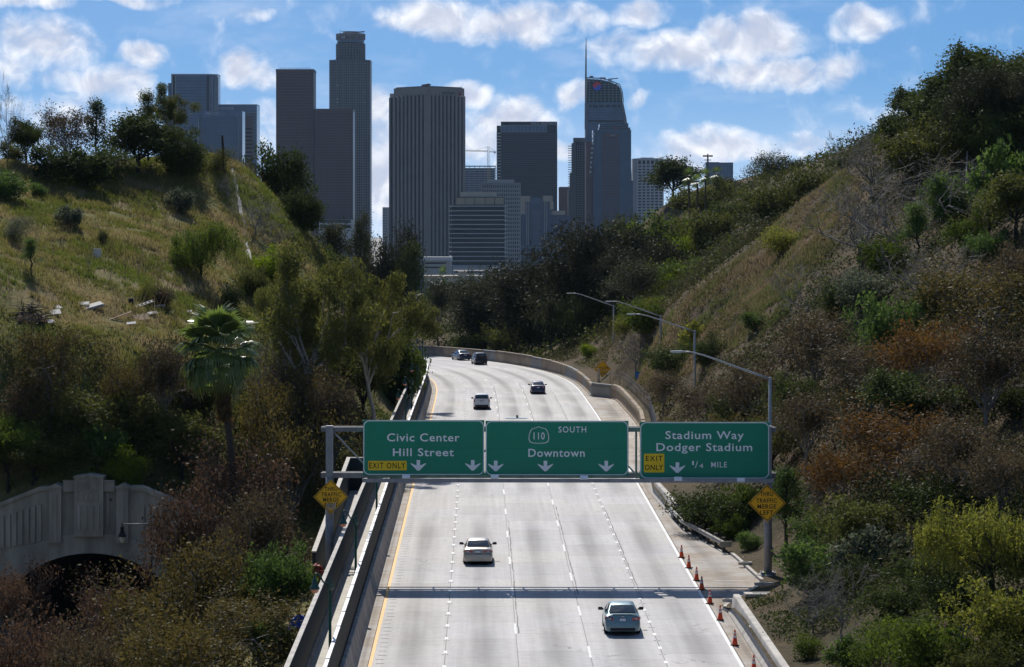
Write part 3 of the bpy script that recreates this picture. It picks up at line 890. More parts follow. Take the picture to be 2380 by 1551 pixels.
def rrect(x0, x1, z0, z1, r, n=6):
    pts = []
    for cx, cz, a0 in ((x1 - r, z1 - r, 0), (x0 + r, z1 - r, 90), (x0 + r, z0 + r, 180), (x1 - r, z0 + r, 270)):
        for k in range(n + 1):
            a = math.radians(a0 + 90 * k / n)
            pts.append((cx + r * math.cos(a), cz + r * math.sin(a)))
    return pts
def ring(mb, outer, inner, y):
    n = len(outer)
    vs = [(p[0], y, p[1]) for p in outer] + [(p[0], y, p[1]) for p in inner]
    return mb.add(vs, [(i, (i + 1) % n, (i + 1) % n + n, i + n) for i in range(n)])
def sign_panel(label, za, zb_, ya, yb):
    xa, xb, zt_, zb2 = zx(za), zx(zb_), zz_(ya), zz_(yb)
    cx = (xa + xb) / 2
    a = -gan.rotation_euler.z
    wp = gan.location + Vector((cx * math.cos(a), -cx * math.sin(a), 0))
    s = empty('highway_sign', (wp.x, wp.y, gan.location.z + zb2), rz=gan.rotation_euler.z, label=label, cat='road sign')
    s['ox'] = cx; s['oz'] = zb2
    MB().box2((xa - cx, -.30, 0), (xb - cx, -.24, zt_ - zb2)).build('panel', M_GREEN, s)
    b = .05
    mb = MB()
    ring(mb, rrect(xa - cx + .02, xb - cx - .02, .02, zt_ - zb2 - .02, .34), rrect(xa - cx + .02 + b, xb - cx - .02 - b, .02 + b, zt_ - zb2 - .02 - b, .30), -.304)
    mb.build('border', M_SIGNW, s)
    MB().box2((xa - cx + .08, -.3025, (zt_ - zb2) * .49), (xb - cx - .08, -.299, (zt_ - zb2) * .49 + .015)).build('panel_seam', mat('sign_green_seam', (.003, .15, .085)), s)
    for k in range(1, int((xb - xa) / 1.2)):
        MB().box((xa - cx + k * 1.2, -.1, (zt_ - zb2) / 2), (.1, .26, zt_ - zb2 - .2)).build('mounting_rib', M_GALV_D, s)
    return s
def stext(s, txt, za, zb_, ya, yb, m=None, **kw):
    kw.setdefault('bold', .012)
    return fit_text('lettering', txt, m or M_SIGNW, s, zx(za) - s['ox'], zx(zb_) - s['ox'], zz_(yb) - s['oz'], zz_(ya) - s['oz'], kw.pop('y', -.307), **kw)
def arrow(s, z, y, w=72, h=50):
    cx = zx(z) - s['ox']; kz = K / 2.048
    zt_ = zz_(y - h / 2) - s['oz']; zb2 = zz_(y + h / 2) - s['oz']
    hw = w / 2 * kz; sh = 8.5 * kz; H = zt_ - zb2
    pts = [(cx - sh, zt_), (cx + sh, zt_), (cx + sh, zb2 + H * .48), (cx + hw, zb2 + H * .72), (cx + hw, zb2 + H * .62), (cx + sh * .6, zb2), (cx - sh * .6, zb2), (cx - hw, zb2 + H * .62), (cx - hw, zb2 + H * .72), (cx - sh, zb2 + H * .48)]
    MB().prism(pts, -.307, -.303).build('down_arrow', M_SIGNW, s)
def plate(s, za, zb_, ya, yb):
    q = MB().prism(rrect(zx(za) - s['ox'], zx(zb_) - s['ox'], zz_(yb) - s['oz'], zz_(ya) - s['oz'], .06, 3), -.312, -.303)
    return q.build('exit_only_plate', M_SIGNY, s)
s1 = sign_panel('green overhead sign reading Civic Center Hill Street with yellow plate', 301, 878, 95, 357)
stext(s1, 'Civic Center', 415, 760, 158, 197); stext(s1, 'Hill Street', 443, 733, 229, 267)
plate(s1, 325, 509, 289, 334); stext(s1, 'EXIT ONLY', 330, 502, 297, 325, M_BLACK, y=-.315, spacing=1.2)
arrow(s1, 564, 310); arrow(s1, 823, 310)
s2 = sign_panel('green overhead sign reading 110 South Downtown with route shield', 883, 1563, 98, 358)
stext(s2, 'SOUTH', 1230, 1362, 125, 154, spacing=1.2); stext(s2, 'Downtown', 1087, 1355, 231, 270)
for z in (932, 1168, 1457): arrow(s2, z, 313)
ox, oz = s2['ox'], s2['oz']
def shield(k):
    cx, cy = zx(1137) - ox, zz_(166) - oz
    u = K / 2.048 * k
    pts = []
    for (x, y) in ((0, 41), (16, 35), (33, 31), (41, 20), (47, 2), (49, -16), (45, -31), (34, -38), (16, -40), (0, -40.5)):
        pts.append((x, y))
    pts = pts + [(-x, y) for (x, y) in reversed(pts[1:-1])]
    return [(cx + x * u, cy + y * u) for x, y in pts]
mb = MB(); ring(mb, shield(1.0), shield(.93), -.306); mb.build('route_shield', M_SIGNW, s2)
stext(s2, '110', 1112, 1165, 153, 187, bold=.01)
s3 = sign_panel('green overhead sign reading Stadium Way Dodger Stadium quarter mile', 1617, 2232, 103, 373)
stext(s3, 'Stadium Way', 1738, 2110, 146, 197); stext(s3, 'Dodger Stadium', 1695, 2150, 203, 254)
plate(s3, 1636, 1733, 254, 343); stext(s3, 'EXIT', 1645, 1725, 264, 289, M_BLACK, y=-.315, spacing=1.2); stext(s3, 'ONLY', 1640, 1727, 306, 332, M_BLACK, y=-.315, spacing=1.1)
arrow(s3, 1795, 320); stext(s3, '1', 1865, 1873, 288, 308, bold=.0); stext(s3, '4', 1898, 1918, 301, 322, bold=.0); stext(s3, '/', 1878, 1893, 289, 322, bold=.0); stext(s3, 'MILE', 1955, 2030, 293, 319, spacing=1.2)

def diamond(label, x, y, half, Y, words, border=.055):
    k = Y / F
    c = P(x, y, Y); h = half * k
    s = empty('warning_sign', (c.x, c.y, c.z - h), label=label, cat='warning sign')
    c0 = h
    MB().prism([(0, c0 - h), (h, c0), (0, c0 + h), (-h, c0)], -.012, .012).build('panel', M_WARN, s)
    o_, i_ = h * .95, h * .90
    mb = MB(); ring(mb, [(0, c0 - o_), (o_, c0), (0, c0 + o_), (-o_, c0)], [(0, c0 - i_), (i_, c0), (0, c0 + i_), (-i_, c0)], -.016); mb.build('border', M_BLACK, s)
    for (txt, x0, x1, y0, y1) in words:
        fit_text('lettering', txt, M_BLACK, s, (x0 - x) * k, (x1 - x) * k, (y - y1) * k + c0, (y - y0) * k + c0, -.016, spacing=1.15)
    return s
def zd(txt, x0, x1, y0, y1): return (txt, x0 / 2.048 + 697.3, x1 / 2.048 + 697.3, y0 / 2.048 + 929.7, y1 / 2.048 + 929.7)
d1 = diamond('yellow diamond Thru Traffic Merge Right sign scrawled with white graffiti', 768.6, 1155, 40.3, GY - .45,
        [zd('THRU', 117, 178, 414, 433), zd('TRAFFIC', 101, 194, 440, 460), zd('MERGE', 110, 184, 465, 485), zd('RIGHT', 117, 180, 490, 510)])
rg = random.Random(3)
mb = MB()
for k in range(3):
    pts = []
    for i in range(14):
        pts.append((-.25 + .52 * i / 13 + rg.uniform(-.03, .03), -.026 - k * .004, .28 + k * .12 + (.11 if i % 2 else -.06) + rg.uniform(-.05, .05)))
    mb.tube(pts, .016, 4)
mb.build('graffiti', M_SIGNW, d1)
diamond('yellow diamond Thru Traffic Merge Left sign on the gantry post', 1782.7, 1169.7, 43.6, GY - .55,
        [zd('THRU', 2190, 2252, 437, 459), zd('TRAFFIC', 2172, 2270, 469, 490), zd('MERGE', 2177, 2266, 497, 518), zd('LEFT', 2190, 2252, 526, 547)])
d3 = diamond('yellow diamond Right Lane Exits Ahead sign beyond the bay', 1400.5, 858, 19.6, 357,
        [('RIGHT LANE', 1387.5, 1413.5, 852.5, 857.5), ('EXITS', 1394, 1407, 859, 863.5), ('AHEAD', 1393.5, 1408, 866, 870.5)])
for sx in (-.45, .45): MB().box((sx, .05, -.6), (.09, .09, 3.0)).build('post', M_POST, d3)
c = P(1485, 877, 336)
b = empty('blue_sign', (c.x, c.y, ground(c.x, c.y)), label='small blue rectangular roadside sign on a single post', cat='road sign')
hz = c.z - b.location.z
MB().box((0, .06, hz / 2), (.1, .1, hz)).build('post', M_POST, b)
MB().prism(rrect(-.42, .42, hz - .6, hz + .6, .05, 3), -.01, .01).build('panel', mat('sign_blue', (.03, .16, .45), var=.1, scale=3), b)
for k, w in ((.35, .5), (.12, .56), (-.12, .4), (-.34, .52)):
    MB().box((0, -.014, hz + k), (w, .006, .09)).build('text_bar', mat('sign_pale_blue', (.12, .3, .6)), b)

# ------------------------------------------------------------------ green footway lamps
M_LGREEN = mat('lamp_green', (.012, .05, .042), var=.2, rough=.4, spec=.5)
M_LPOLE = mat('lamp_pole_green', (.010, .07, .034), var=.25, rough=.5)
M_GLASS_L = mat('lamp_glass', (.62, .27, .17), var=.1, rough=.25)
def green_lamp():
    r = empty('footway_lamp')
    MB().tube([(0, 0, 0), (0, 0, .5), (0, 0, 4.05)], [.085, .075, .06], 8).build('pole', M_LPOLE, r)
    MB().lathe([(.06, 3.72), (.15, 3.78), (.17, 3.92), (.13, 4.0), (.17, 4.04), (.06, 4.12), (.05, 4.2), (.075, 4.26), (.03, 4.33), (0, 4.38)], n=10).build('finial', M_LGREEN, r)
    MB().tube([(-.1, 0, 4.0), (-.22, 0, 4.02), (-.33, 0, 4.15), (-.40, 0, 4.32), (-.52, 0, 4.44), (-.64, 0, 4.46), (-.70, 0, 4.42)], [.04, .04, .04, .04, .04, .04, .03], 6).build('arm', M_LGREEN, r)
    h = MB().lathe([(.0, 4.42), (.05, 4.36), (.05, 4.22), (.09, 4.20), (.10, 4.02), (.16, 3.94), (.21, 3.84), (.225, 3.80), (.20, 3.78)], (-.66, 0, 0), 12).build('lamp_head', M_LGREEN, r)
    MB().lathe([(.19, 3.785), (.17, 3.70), (.11, 3.63), (0, 3.60)], (-.66, 0, 0), 12).build('globe', M_GLASS_L, h)
    return r
lamp_labels = {129.7: 'green crook lamp nearest the bottom edge, footway beside the fence', 156.5: 'green crook lamp in front of the left diamond sign post',
  188.3: 'green crook lamp half hidden under the left gantry end', 262: 'green crook lamp just above the Civic Center sign', 284: 'second green crook lamp above the Civic Center sign',
  310.5: 'third green crook lamp up the footway from the Civic Center sign', 335: 'fourth green crook lamp up the footway, where the fence starts to bend', 361: 'fifth green crook lamp up the footway on the bend',
  384: 'sixth green crook lamp up the footway, small against the far wall', 404: 'farthest green crook lamp on the bend of the footway'}
gl = green_lamp()
first = True
for t, lb in lamp_labels.items():
    o = gl if first else copy_tree(gl)
    first = False
    o.location = RP(t, YEL - 1.36, 1.0); o.rotation_euler = (0, 0, -RH(t))
    tag(o, lb, 'street lamp', 'green lamps along the footway')

# ------------------------------------------------------------------ tall street lights with curved arms
M_ALU = mat('lamp_aluminium', (.34, .35, .36), var=.15, rough=.5, metal=.3)
def street_light(x, ytop, xt, yt, Y, label):
    top = P(x, ytop, Y); tip = P(xt, yt, Y)
    zb = ground(top.x, Y)
    r = empty('street_light', (top.x, Y, zb), label=label, cat='street light', group='street lights with long curved arms')
    h = top.z - zb; dx = tip.x - top.x; dz = tip.z - top.z
    MB().tube([(0, 0, -.3), (0, 0, h)], [.13, .085], 8).build('pole', M_ALU, r)
    MB().lathe([(.22, 0), (.22, .5), (.13, .6)], n=8).build('base', M_ALU, r)
    pts = [(dx * f, 0, h - .12 + dz * g + .12 * f) for f, g in ((0, 0), (.18, .22), (.36, .44), (.55, .68), (.72, .88), (.86, .99), (.93, 1.0))]
    MB().tube(pts, [.075, .07, .062, .055, .05, .045, .04], 7).build('arm', M_ALU, r)
    mb = MB(); q = Vector(pts[-1])
    mb.add([q + Vector(v) for v in [(.05, -.1, .03), (.05, .1, .03), (-.15, .17, .06), (-.15, -.17, .06), (-.75, .14, .05), (-.75, -.14, .05), (-.82, 0, -.02), (.05, -.08, -.04), (.05, .08, -.04), (-.2, .15, -.07), (-.2, -.15, -.07), (-.72, .11, -.07), (-.72, -.11, -.07)]],
           [(0, 1, 2, 3), (3, 2, 4, 5), (5, 4, 6), (7, 10, 9, 8), (10, 12, 11, 9), (12, 6, 11), (0, 3, 10, 7), (3, 5, 12, 10), (5, 6, 12), (1, 8, 9, 2), (2, 9, 11, 4), (4, 11, 6), (0, 7, 8, 1)])
    mb.build('lamp_head', mat('lamp_head_metal', (.5, .51, .52), var=.08, rough=.4), r)
    return r
street_light(1426.3, 709.5, 1324, 681.5, 385, 'street light whose pole stands beside the far yellow diamond sign')
street_light(1535.6, 733, 1416, 700.5, 326, 'middle street light with its pole deep in the roadside trees')
street_light(1614.7, 768, 1468, 730, 267, 'street light between the bay wall and the right gantry sign')
street_light(1789.7, 877, 1574, 817, 179.5, 'nearest street light rising behind the Stadium Way sign')

# ------------------------------------------------------------------ traffic cones
M_ORANGE = mat('cone_orange', (.80, .085, .02), var=.1, rough=.55)
M_CONEW = mat('cone_reflective', (.68, .66, .64), var=.08, rough=.4)
M_RUBBER = mat('rubber_black', (.018, .018, .018), var=.2, rough=.75)
def cone():
    r = empty('traffic_cone')
    MB().box((0, 0, .02), (.38, .38, .04)).build('base', M_RUBBER, r)
    rr = lambda z: .145 - z * .155
    MB().lathe([(rr(z), z + .04) for z in (0, .34)] + [(rr(.34), .38)], n=12).build('lower_body', M_ORANGE, r)
    MB().lathe([(rr(.34) + .002, .38), (rr(.46) + .002, .50)], n=12).build('reflective_collar', M_CONEW, r)
    MB().lathe([(rr(.46), .50), (rr(.52), .56)], n=12).build('middle_band', M_ORANGE, r)
    MB().lathe([(rr(.52) + .002, .56), (rr(.60) + .002, .64)], n=12).build('reflective_collar', M_CONEW, r)
    MB().lathe([(rr(.60), .64), (rr(.72), .76), (.02, .78), (0, .78)], n=12).build('tip', M_ORANGE, r)
    return r
cn = cone()
cl = ['farthest traffic cone, beside the guard rail', 'second traffic cone from the guard rail', 'third traffic cone from the guard rail', 'fourth traffic cone from the guard rail, before the gantry shadow',
      'traffic cone standing in the gantry shadow by the kerb end', 'traffic cone beside the far end of the near concrete barrier', 'traffic cone midway along the near concrete barrier', 'nearest traffic cone, cut by the bottom edge']
for i, (x, y) in enumerate(((1584, 1297), (1601, 1321), (1619, 1350), (1631, 1372), (1650, 1404), (1674, 1442), (1708, 1501), (1752, 1562))):
    Yc = 148400 / (y - 483)
    o = cn if i == 0 else copy_tree(cn)
    X = (x - CX) * Yc / F
    o.location = (X, Yc, float(road_zt(Yc)) + .008)
    o.rotation_euler = (0, 0, rg.uniform(-.5, .5))
    tag(o, cl[i], 'traffic cone', 'cones along the edge line')
# ------------------------------------------------------------------ cars
M_GLASS = mat('car_glass', (.035, .045, .05), rough=.06, spec=.9, var=.05)
M_TYRE = mat('tyre', (.014, .014, .014), rough=.8)
M_RIM = mat('rim', (.35, .35, .36), rough=.35, metal=.8)
M_UNDER = mat('underbody', (.01, .01, .01), rough=.9)
M_PLATE = mat('number_plate', (.62, .64, .70), var=.12, scale=30, rough=.5)
M_TAIL = mat('tail_light_red', (.30, .006, .008), rough=.15, spec=.6, coat=.6, var=.2)
M_TAILW = mat('tail_light_clear', (.5, .42, .42), rough=.15, spec=.6)
M_TRIM = mat('black_trim', (.02, .02, .022), rough=.5)
def paint(name, col, metal=.35): return mat(name, col, rough=.36, spec=.5, metal=metal, coat=.6, var=.03)
def loft(mb, secs, smooth=True):
    n = len(secs[0])
    vs = [v for s in secs for v in s]
    fs = []
    for i in range(len(secs) - 1):
        for k in range(n - 1):
            fs.append((i * n + k, i * n + k + 1, (i + 1) * n + k + 1, (i + 1) * n + k))
    fs.append(tuple(range(n))); fs.append(tuple(reversed([(len(secs) - 1) * n + k for k in range(n)])))
    return mb.add(vs, fs, smooth)
def finish(o, ang=35):
    me = o.data
    try: me.set_sharp_from_angle(angle=math.radians(ang))
    except Exception: pass
    return o
def make_car(name, label, X, Y, rz, col, S, group=None):
    """S: shape numbers; x to the right, y forwards, rear bumper at y = 0"""
    r = empty(name, (X, Y, float(road_zt(to_road([X], [Y])[0][0])) + .004), rz, label=label, cat=S.get('cat', 'car'), group=group)
    hw = S['W'] / 2
    secs = []
    for (y, w, zt, zb) in S['body']:
        w *= hw; zm = zb + (zt - zb) * .52
        half = [(0, zt + .012), (.55 * w, zt + .008), (.82 * w, zt - .012), (.93 * w, zt - .05), (.975 * w, zt - (zt - zb) * .22), (w, zm), (.99 * w, zb + (zt - zb) * .25), (.95 * w, zb + .04), (.85 * w, zb)]
        secs.append([(-x, y, z) for x, z in reversed(half)] + [(x, y, z) for x, z in half[1:]])
    body = MB(); loft(body, secs)
    bo = finish(body.build('body', col, r), 30)
    MB().box2((-hw * .82, .25, .16), (hw * .82, S['L'] - .3, .42)).build('underbody', M_UNDER, r)
    secs = []
    for (y, wb, zb, wt, zt) in S['cabin']:
        wb *= hw; wt *= hw
        half = [(0, zt + .018), (.6 * wt, zt + .012), (.9 * wt, zt - .012), (wt, zt - .05 * (zt - zb) - .02), (wb, zb)]
        secs.append([(-x, y, z) for x, z in reversed(half)] + [(x, y, z) for x, z in half[1:]])
    cb = MB(); loft(cb, secs); finish(cb.build('cabin', col, r), 28)
    # glass, a little proud of the sheet metal
    def pane(nm, q, par=r, m=M_GLASS, rows=1):
        return finish(MB().add(q, [(0, 1, 2, 3)]).build(nm, m, par))
    (y0, w0, z0), (y1, w1, z1) = S['rear_glass']
    n = 6
    vs, fs = [], []
    for j, (y, w, z) in enumerate(((y0, w0, z0), ((y0 + y1) / 2 - .0, (w0 + w1) / 2, (z0 + z1) / 2 + .025), (y1, w1, z1))):
        for i in range(n + 1):
            u = -1 + 2 * i / n
            vs.append((u * w * hw, y - .012 - .05 * (1 - u * u) - .0, z + .016 + .012 * (1 - u * u)))
    for j in range(2):
        for i in range(n): fs.append((j * (n + 1) + i, j * (n + 1) + i + 1, (j + 1) * (n + 1) + i + 1, (j + 1) * (n + 1) + i))
    MB().add(vs, fs, True).build('rear_window', M_GLASS, r)
    for s in (-1, 1):
        for q in S['side_glass']:
            pane('side_window', [(s * (x * hw + .012), y, z) for (x, y, z) in q])
        mr = MB(); ym = S['mirror_y']; zm = S['mirror_z']
        mr.add([(s * hw * .93, ym, zm - .04), (s * hw * .93, ym + .08, zm - .02), (s * (hw + .22), ym - .02, zm + .10), (s * (hw + .22), ym + .10, zm + .08), (s * (hw + .24), ym - .02, zm - .05), (s * (hw + .22), ym + .10, zm - .05), (s * (hw + .04), ym - .02, zm + .10), (s * (hw + .04), ym - .02, zm - .06)],
               [(0, 7, 6), (6, 7, 4, 2), (2, 4, 5, 3), (0, 6, 2, 3, 1), (0, 1, 5, 4, 7), (1, 3, 5)])
        mr.build('wing_mirror', M_TRIM, r)
        for q in S['tail']:
            tl = MB(); pts = [(s * x * hw, y, z) for (x, y, z) in q]
            back = [(x, y + .06, z) for (x, y, z) in pts]
            k = len(pts)
            tl.add(pts + back, [tuple(range(k)), tuple(reversed(range(k, 2 * k)))] + [(i, (i + 1) % k, (i + 1) % k + k, i + k) for i in range(k)])
            to = tl.build('tail_light', M_TAIL, r)
            cx = sum(p[0] for p in pts) / k; cz = sum(p[2] for p in pts) / k; cy = min(p[1] for p in pts)
            MB().box((cx - s * .06, cy - .004, cz + .01), (.12, .01, .05)).build('reversing_lens', M_TAILW, to)
    for yw in (S['wheels']):
        for s in (-1, 1):
            w = empty('wheel', (s * (hw - .11), yw, .32)); w.parent = r
            tyre = MB()
            prof = [(.20, -.10), (.29, -.10), (.315, -.07), (.32, 0), (.315, .07), (.29, .10), (.20, .10)]
            nseg = 18; vs, fs = [], []
            for (rad, xx) in prof:
                for k in range(nseg):
                    a = 2 * math.pi * k / nseg; vs.append((xx, rad * math.cos(a), rad * math.sin(a)))
            for i in range(len(prof) - 1):
                for k in range(nseg): fs.append((i * nseg + k, i * nseg + (k + 1) % nseg, (i + 1) * nseg + (k + 1) % nseg, (i + 1) * nseg + k))
            tyre.add(vs, fs, True).build('tyre', M_TYRE, w)
            rim = MB(); rim.add([(s * .085, .2 * math.cos(2 * math.pi * k / 12), .2 * math.sin(2 * math.pi * k / 12)) for k in range(12)] + [(s * .06, 0, 0)], [(k, (k + 1) % 12, 12) for k in range(12)])
            rim.build('rim', M_RIM, w)
    zp, yp = S['plate']
    pl = MB().box((0, yp, zp), (.36, .02, .17)).build('number_plate', M_TRIM, r)
    MB().box((0, yp - .012, zp), (.31, .008, .125)).build('plate_face', M_PLATE, pl)
    for b in S.get('extra', ()):
        nm, a, c, m = b
        MB().box2(a, c).build(nm, m, r)
    return r
sedan = dict(L=4.8, W=1.82, wheels=(1.05, 3.83), mirror_y=3.02, mirror_z=.98,
  body=[(0.0, .80, .60, .24), (.03, .88, .72, .22), (.09, .93, 1.0, .22), (.28, .965, 1.06, .22), (.75, .985, 1.035, .20), (1.6, 1.0, .98, .18), (2.8, 1.0, .97, .18), (3.5, .985, .95, .18), (4.1, .96, .86, .2), (4.6, .88, .72, .22), (4.78, .74, .58, .28)],
  cabin=[(.55, .86, .95, .80, 1.0), (.9, .885, .95, .74, 1.20), (1.30, .90, .95, .68, 1.385), (1.6, .91, .95, .66, 1.445), (2.1, .91, .95, .66, 1.46), (2.6, .90, .95, .67, 1.43), (2.95, .89, .95, .71, 1.29), (3.6, .86, .92, .78, .95)],
  rear_glass=((.66, .74, 1.07), (1.28, .62, 1.37)),
  side_glass=[[(.905, 1.35, 1.0), (.905, 2.05, 1.0), (.70, 2.05, 1.40), (.72, 1.5, 1.36)], [(.905, 2.12, 1.0), (.89, 3.05, 1.0), (.72, 2.72, 1.34), (.70, 2.12, 1.40)]],
  tail=[[(.98, .20, .93), (.93, .05, .95), (.52, .035, .90), (.50, .035, .78), (.60, .03, .74), (.93, .04, .80), (.985, .2, .82)]],
  plate=(.80, .045))
def S(base, **kw):
    d = dict(base); d.update(kw); return d
def cy(y): return 148400 / (y - 483)
bl = paint('paint_blue_grey', (.13, .225, .26), .3)
be = paint('paint_beige', (.40, .37, .32), .35)
db = paint('paint_dark_blue', (.02, .03, .075), .3)
bk = paint('paint_black', (.010, .010, .013), .2)
wh = paint('paint_white', (.72, .72, .73), .05)
nb = paint('paint_navy', (.018, .032, .075), .3)
Yc = 149.0
make_car('sedan_car', 'blue grey sedan with red tail lights nearest the camera', (1447.5 - CX) * Yc / F, Yc, -.002, bl,
         S(sedan, extra=[('spoiler', (-.72, .06, 1.055), (.72, .20, 1.085), bl), ('lower_bumper_trim', (-.62, -.012, .26), (.62, .02, .40), M_TRIM), ('emblem', (-.07, .028, .93), (.07, .05, .98), M_TAILW)]))
Yc = 178.4
beige = S(sedan, L=4.78, W=1.78,
  body=[(0.0, .86, .62, .24), (.02, .92, .70, .22), (.06, .94, .96, .22), (.2, .96, 1.01, .22), (.8, .985, 1.01, .20), (1.6, 1.0, .97, .18), (2.8, 1.0, .96, .18), (3.5, .985, .94, .18), (4.1, .96, .86, .2), (4.6, .9, .74, .22), (4.76, .78, .58, .28)],
  cabin=[(.70, .86, .95, .79, .99), (1.0, .885, .95, .74, 1.16), (1.36, .90, .95, .69, 1.345), (1.6, .91, .95, .67, 1.405), (2.1, .91, .95, .67, 1.42), (2.6, .90, .95, .68, 1.39), (2.95, .89, .95, .71, 1.26), (3.6, .86, .92, .78, .93)],
  rear_glass=((.78, .76, 1.035), (1.34, .64, 1.335)),
  tail=[[(.97, .09, .86), (.92, .03, .87), (.34, .015, .87), (.34, .015, .75), (.92, .02, .75), (.97, .09, .76)]],
  plate=(.80, .02), extra=[('bumper_groove', (-.8, -.014, .655), (.8, .02, .685), M_TRIM)])
make_car('sedan_car', 'beige older sedan with wide tail lights in the second lane', (1111 - CX) * Yc / F, Yc, .010, be, beige)
Yc = 323
suv = dict(cat='car', L=4.5, W=1.80, wheels=(.85, 3.5), mirror_y=3.0, mirror_z=1.08,
  body=[(0.0, .86, .62, .30), (.03, .93, .74, .28), (.07, .96, 1.02, .28), (.3, .985, 1.06, .28), (1.6, 1.0, 1.04, .26), (2.8, 1.0, 1.03, .26), (3.4, .985, 1.02, .26), (3.9, .96, .94, .28), (4.3, .9, .8, .3), (4.48, .78, .62, .36)],
  cabin=[(.10, .93, 1.0, .86, 1.10), (.22, .93, 1.0, .80, 1.38), (.42, .93, 1.0, .76, 1.60), (.8, .93, 1.0, .76, 1.655), (2.0, .92, 1.0, .76, 1.66), (2.5, .91, 1.0, .76, 1.60), (2.9, .89, 1.0, .78, 1.40), (3.5, .86, 1.0, .80, 1.03)],
  rear_glass=((.14, .78, 1.16), (.34, .70, 1.52)),
  side_glass=[[(.93, .7, 1.08), (.93, 1.75, 1.08), (.79, 1.75, 1.56), (.80, .75, 1.5)], [(.93, 1.85, 1.08), (.90, 2.95, 1.08), (.80, 2.55, 1.48), (.79, 1.85, 1.56)]],
  tail=[[(.97, .10, 1.12), (.86, .06, 1.12), (.80, .05, .95), (.86, .04, .82), (.97, .06, .82)]],
  plate=(.90, .045), extra=[('lower_bumper_trim', (-.72, -.02, .28), (.72, .03, .52), M_TRIM), ('tailgate_bar', (-.45, .03, 1.0), (.45, .075, 1.03), M_TAILW)])
make_car('crossover_car', 'white crossover seen from behind above the green signs', (1119.7 - CX) * Yc / F, Yc, .012, wh, suv)
Yc = 354.7
make_car('sedan_car', 'dark blue sedan in the lane next to the bay', (1251 - CX) * Yc / F, Yc, .02, db, S(sedan, L=4.6, W=1.76))
Yc = 421.0
bs = S(suv, extra=[('spare_wheel', (-.34, -.16, .62), (.34, .0, 1.26), M_RUBBER)])
make_car('offroad_car', 'black high off-road car with spare wheel on its tailgate', (1119 - CX) * Yc / F, Yc, .16, bk, bs)
Yc = 434
make_car('sedan_car', 'blue sedan farthest away turning left along the rough wall', (1082 - CX) * Yc / F, Yc, .30, nb, S(sedan, L=4.5))
# ------------------------------------------------------------------ downtown
GZ = -40.0
B_GLASS = mat('tower_glass_blue', (.034, .066, .122), rough=.15, spec=.35, var=.25, scale=.05, obj_var=.1)
B_GLASS_L = mat('tower_glass_grey', (.070, .115, .185), rough=.18, spec=.4, var=.25, scale=.06, obj_var=.1)
B_DARK = mat('tower_glass_black', (.009, .012, .020), rough=.2, spec=.16, var=.2, scale=.05)
B_BROWN = mat('tower_granite_brown', (.115, .070, .062), rough=.6, var=.12, scale=.05)
B_BROWN2 = mat('tower_bronze_glass', (.075, .046, .042), rough=.35, var=.15, scale=.05)
B_STONE = mat('tower_stone_grey', (.165, .165, .165), rough=.7, var=.1, scale=.05)
B_RIB = mat('tower_rib_granite', (.20, .172, .155), rough=.7, var=.1, scale=.05)
B_WHITE = mat('tower_white_concrete', (.48, .48, .47), rough=.7, var=.08, scale=.05)
B_PALE = mat('tower_pale_concrete', (.34, .335, .325), rough=.7, var=.1, scale=.05)
B_TAN = mat('tower_tan_stone', (.34, .28, .19), rough=.75, var=.1, scale=.08)
B_TANW = mat('city_tan_plaster', (.46, .40, .30), rough=.8, var=.12, scale=.1)
B_METAL = mat('roof_metal', (.08, .08, .085), rough=.6)
B_TXT = mat('building_letters', (.42, .44, .47), rough=.6)

class Bld:
    def __init__(s, name, label, xl, xr, Y, depth=None, cat='skyscraper'):
        s.Y, s.k = Y, Y / F
        s.xc = (xl + xr) / 2
        s.r = empty(name, ((s.xc - CX) * s.k, Y, GZ), label=label, cat=cat)
        s.depth = depth or (xr - xl) * s.k
    def x(s, xd): return (xd - s.xc) * s.k
    def z(s, yd): return CAMZ - (yd - HY) * s.k - GZ
    def box(s, name, xl, xr, yt, yb, m, y0=0.0, d=None, parent=None):
        zb = 0.0 if yb is None else s.z(yb)
        return MB().box2((s.x(xl), y0, zb), (s.x(xr), y0 + (d if d is not None else s.depth), s.z(yt))).build(name, m, parent or s.r)
    def bands(s, name, xl, xr, ya, yb, n, hpx, m, proud=.35, d=None, y0=0.0):
        out = []
        me = None
        for i in range(n):
            y = ya + (yb - ya) * i / max(1, n - 1)
            if me is None: me = MB().box((0, 0, 0), ((xr - xl) * s.k, (d or .8) + proud, hpx * s.k)).mesh(name, m)
            out.append(link(name, me, s.r, ((s.x(xl) + s.x(xr)) / 2, y0 - proud + ((d or .8) + proud) / 2, s.z(y))))
        return out
    def piers(s, name, xs, wpx, yt, yb, m, proud=.6, y0=0.0, d=.8):
        zb = 0.0 if yb is None else s.z(yb)
        h = s.z(yt) - zb
        me = MB().box((0, 0, 0), (wpx * s.k, d + proud, h)).mesh(name, m)
        return [link(name, me, s.r, (s.x(x), y0 - proud + (d + proud) / 2, zb + h / 2)) for x in xs]
    def text(s, txt, xl, xr, yt, yb, m=None, y=-1.0, bold=.01):
        return fit_text('lettering', txt, m or B_TXT, s.r, s.x(xl), s.x(xr), s.z(yb), s.z(yt), y, bold=bold, spacing=1.0)

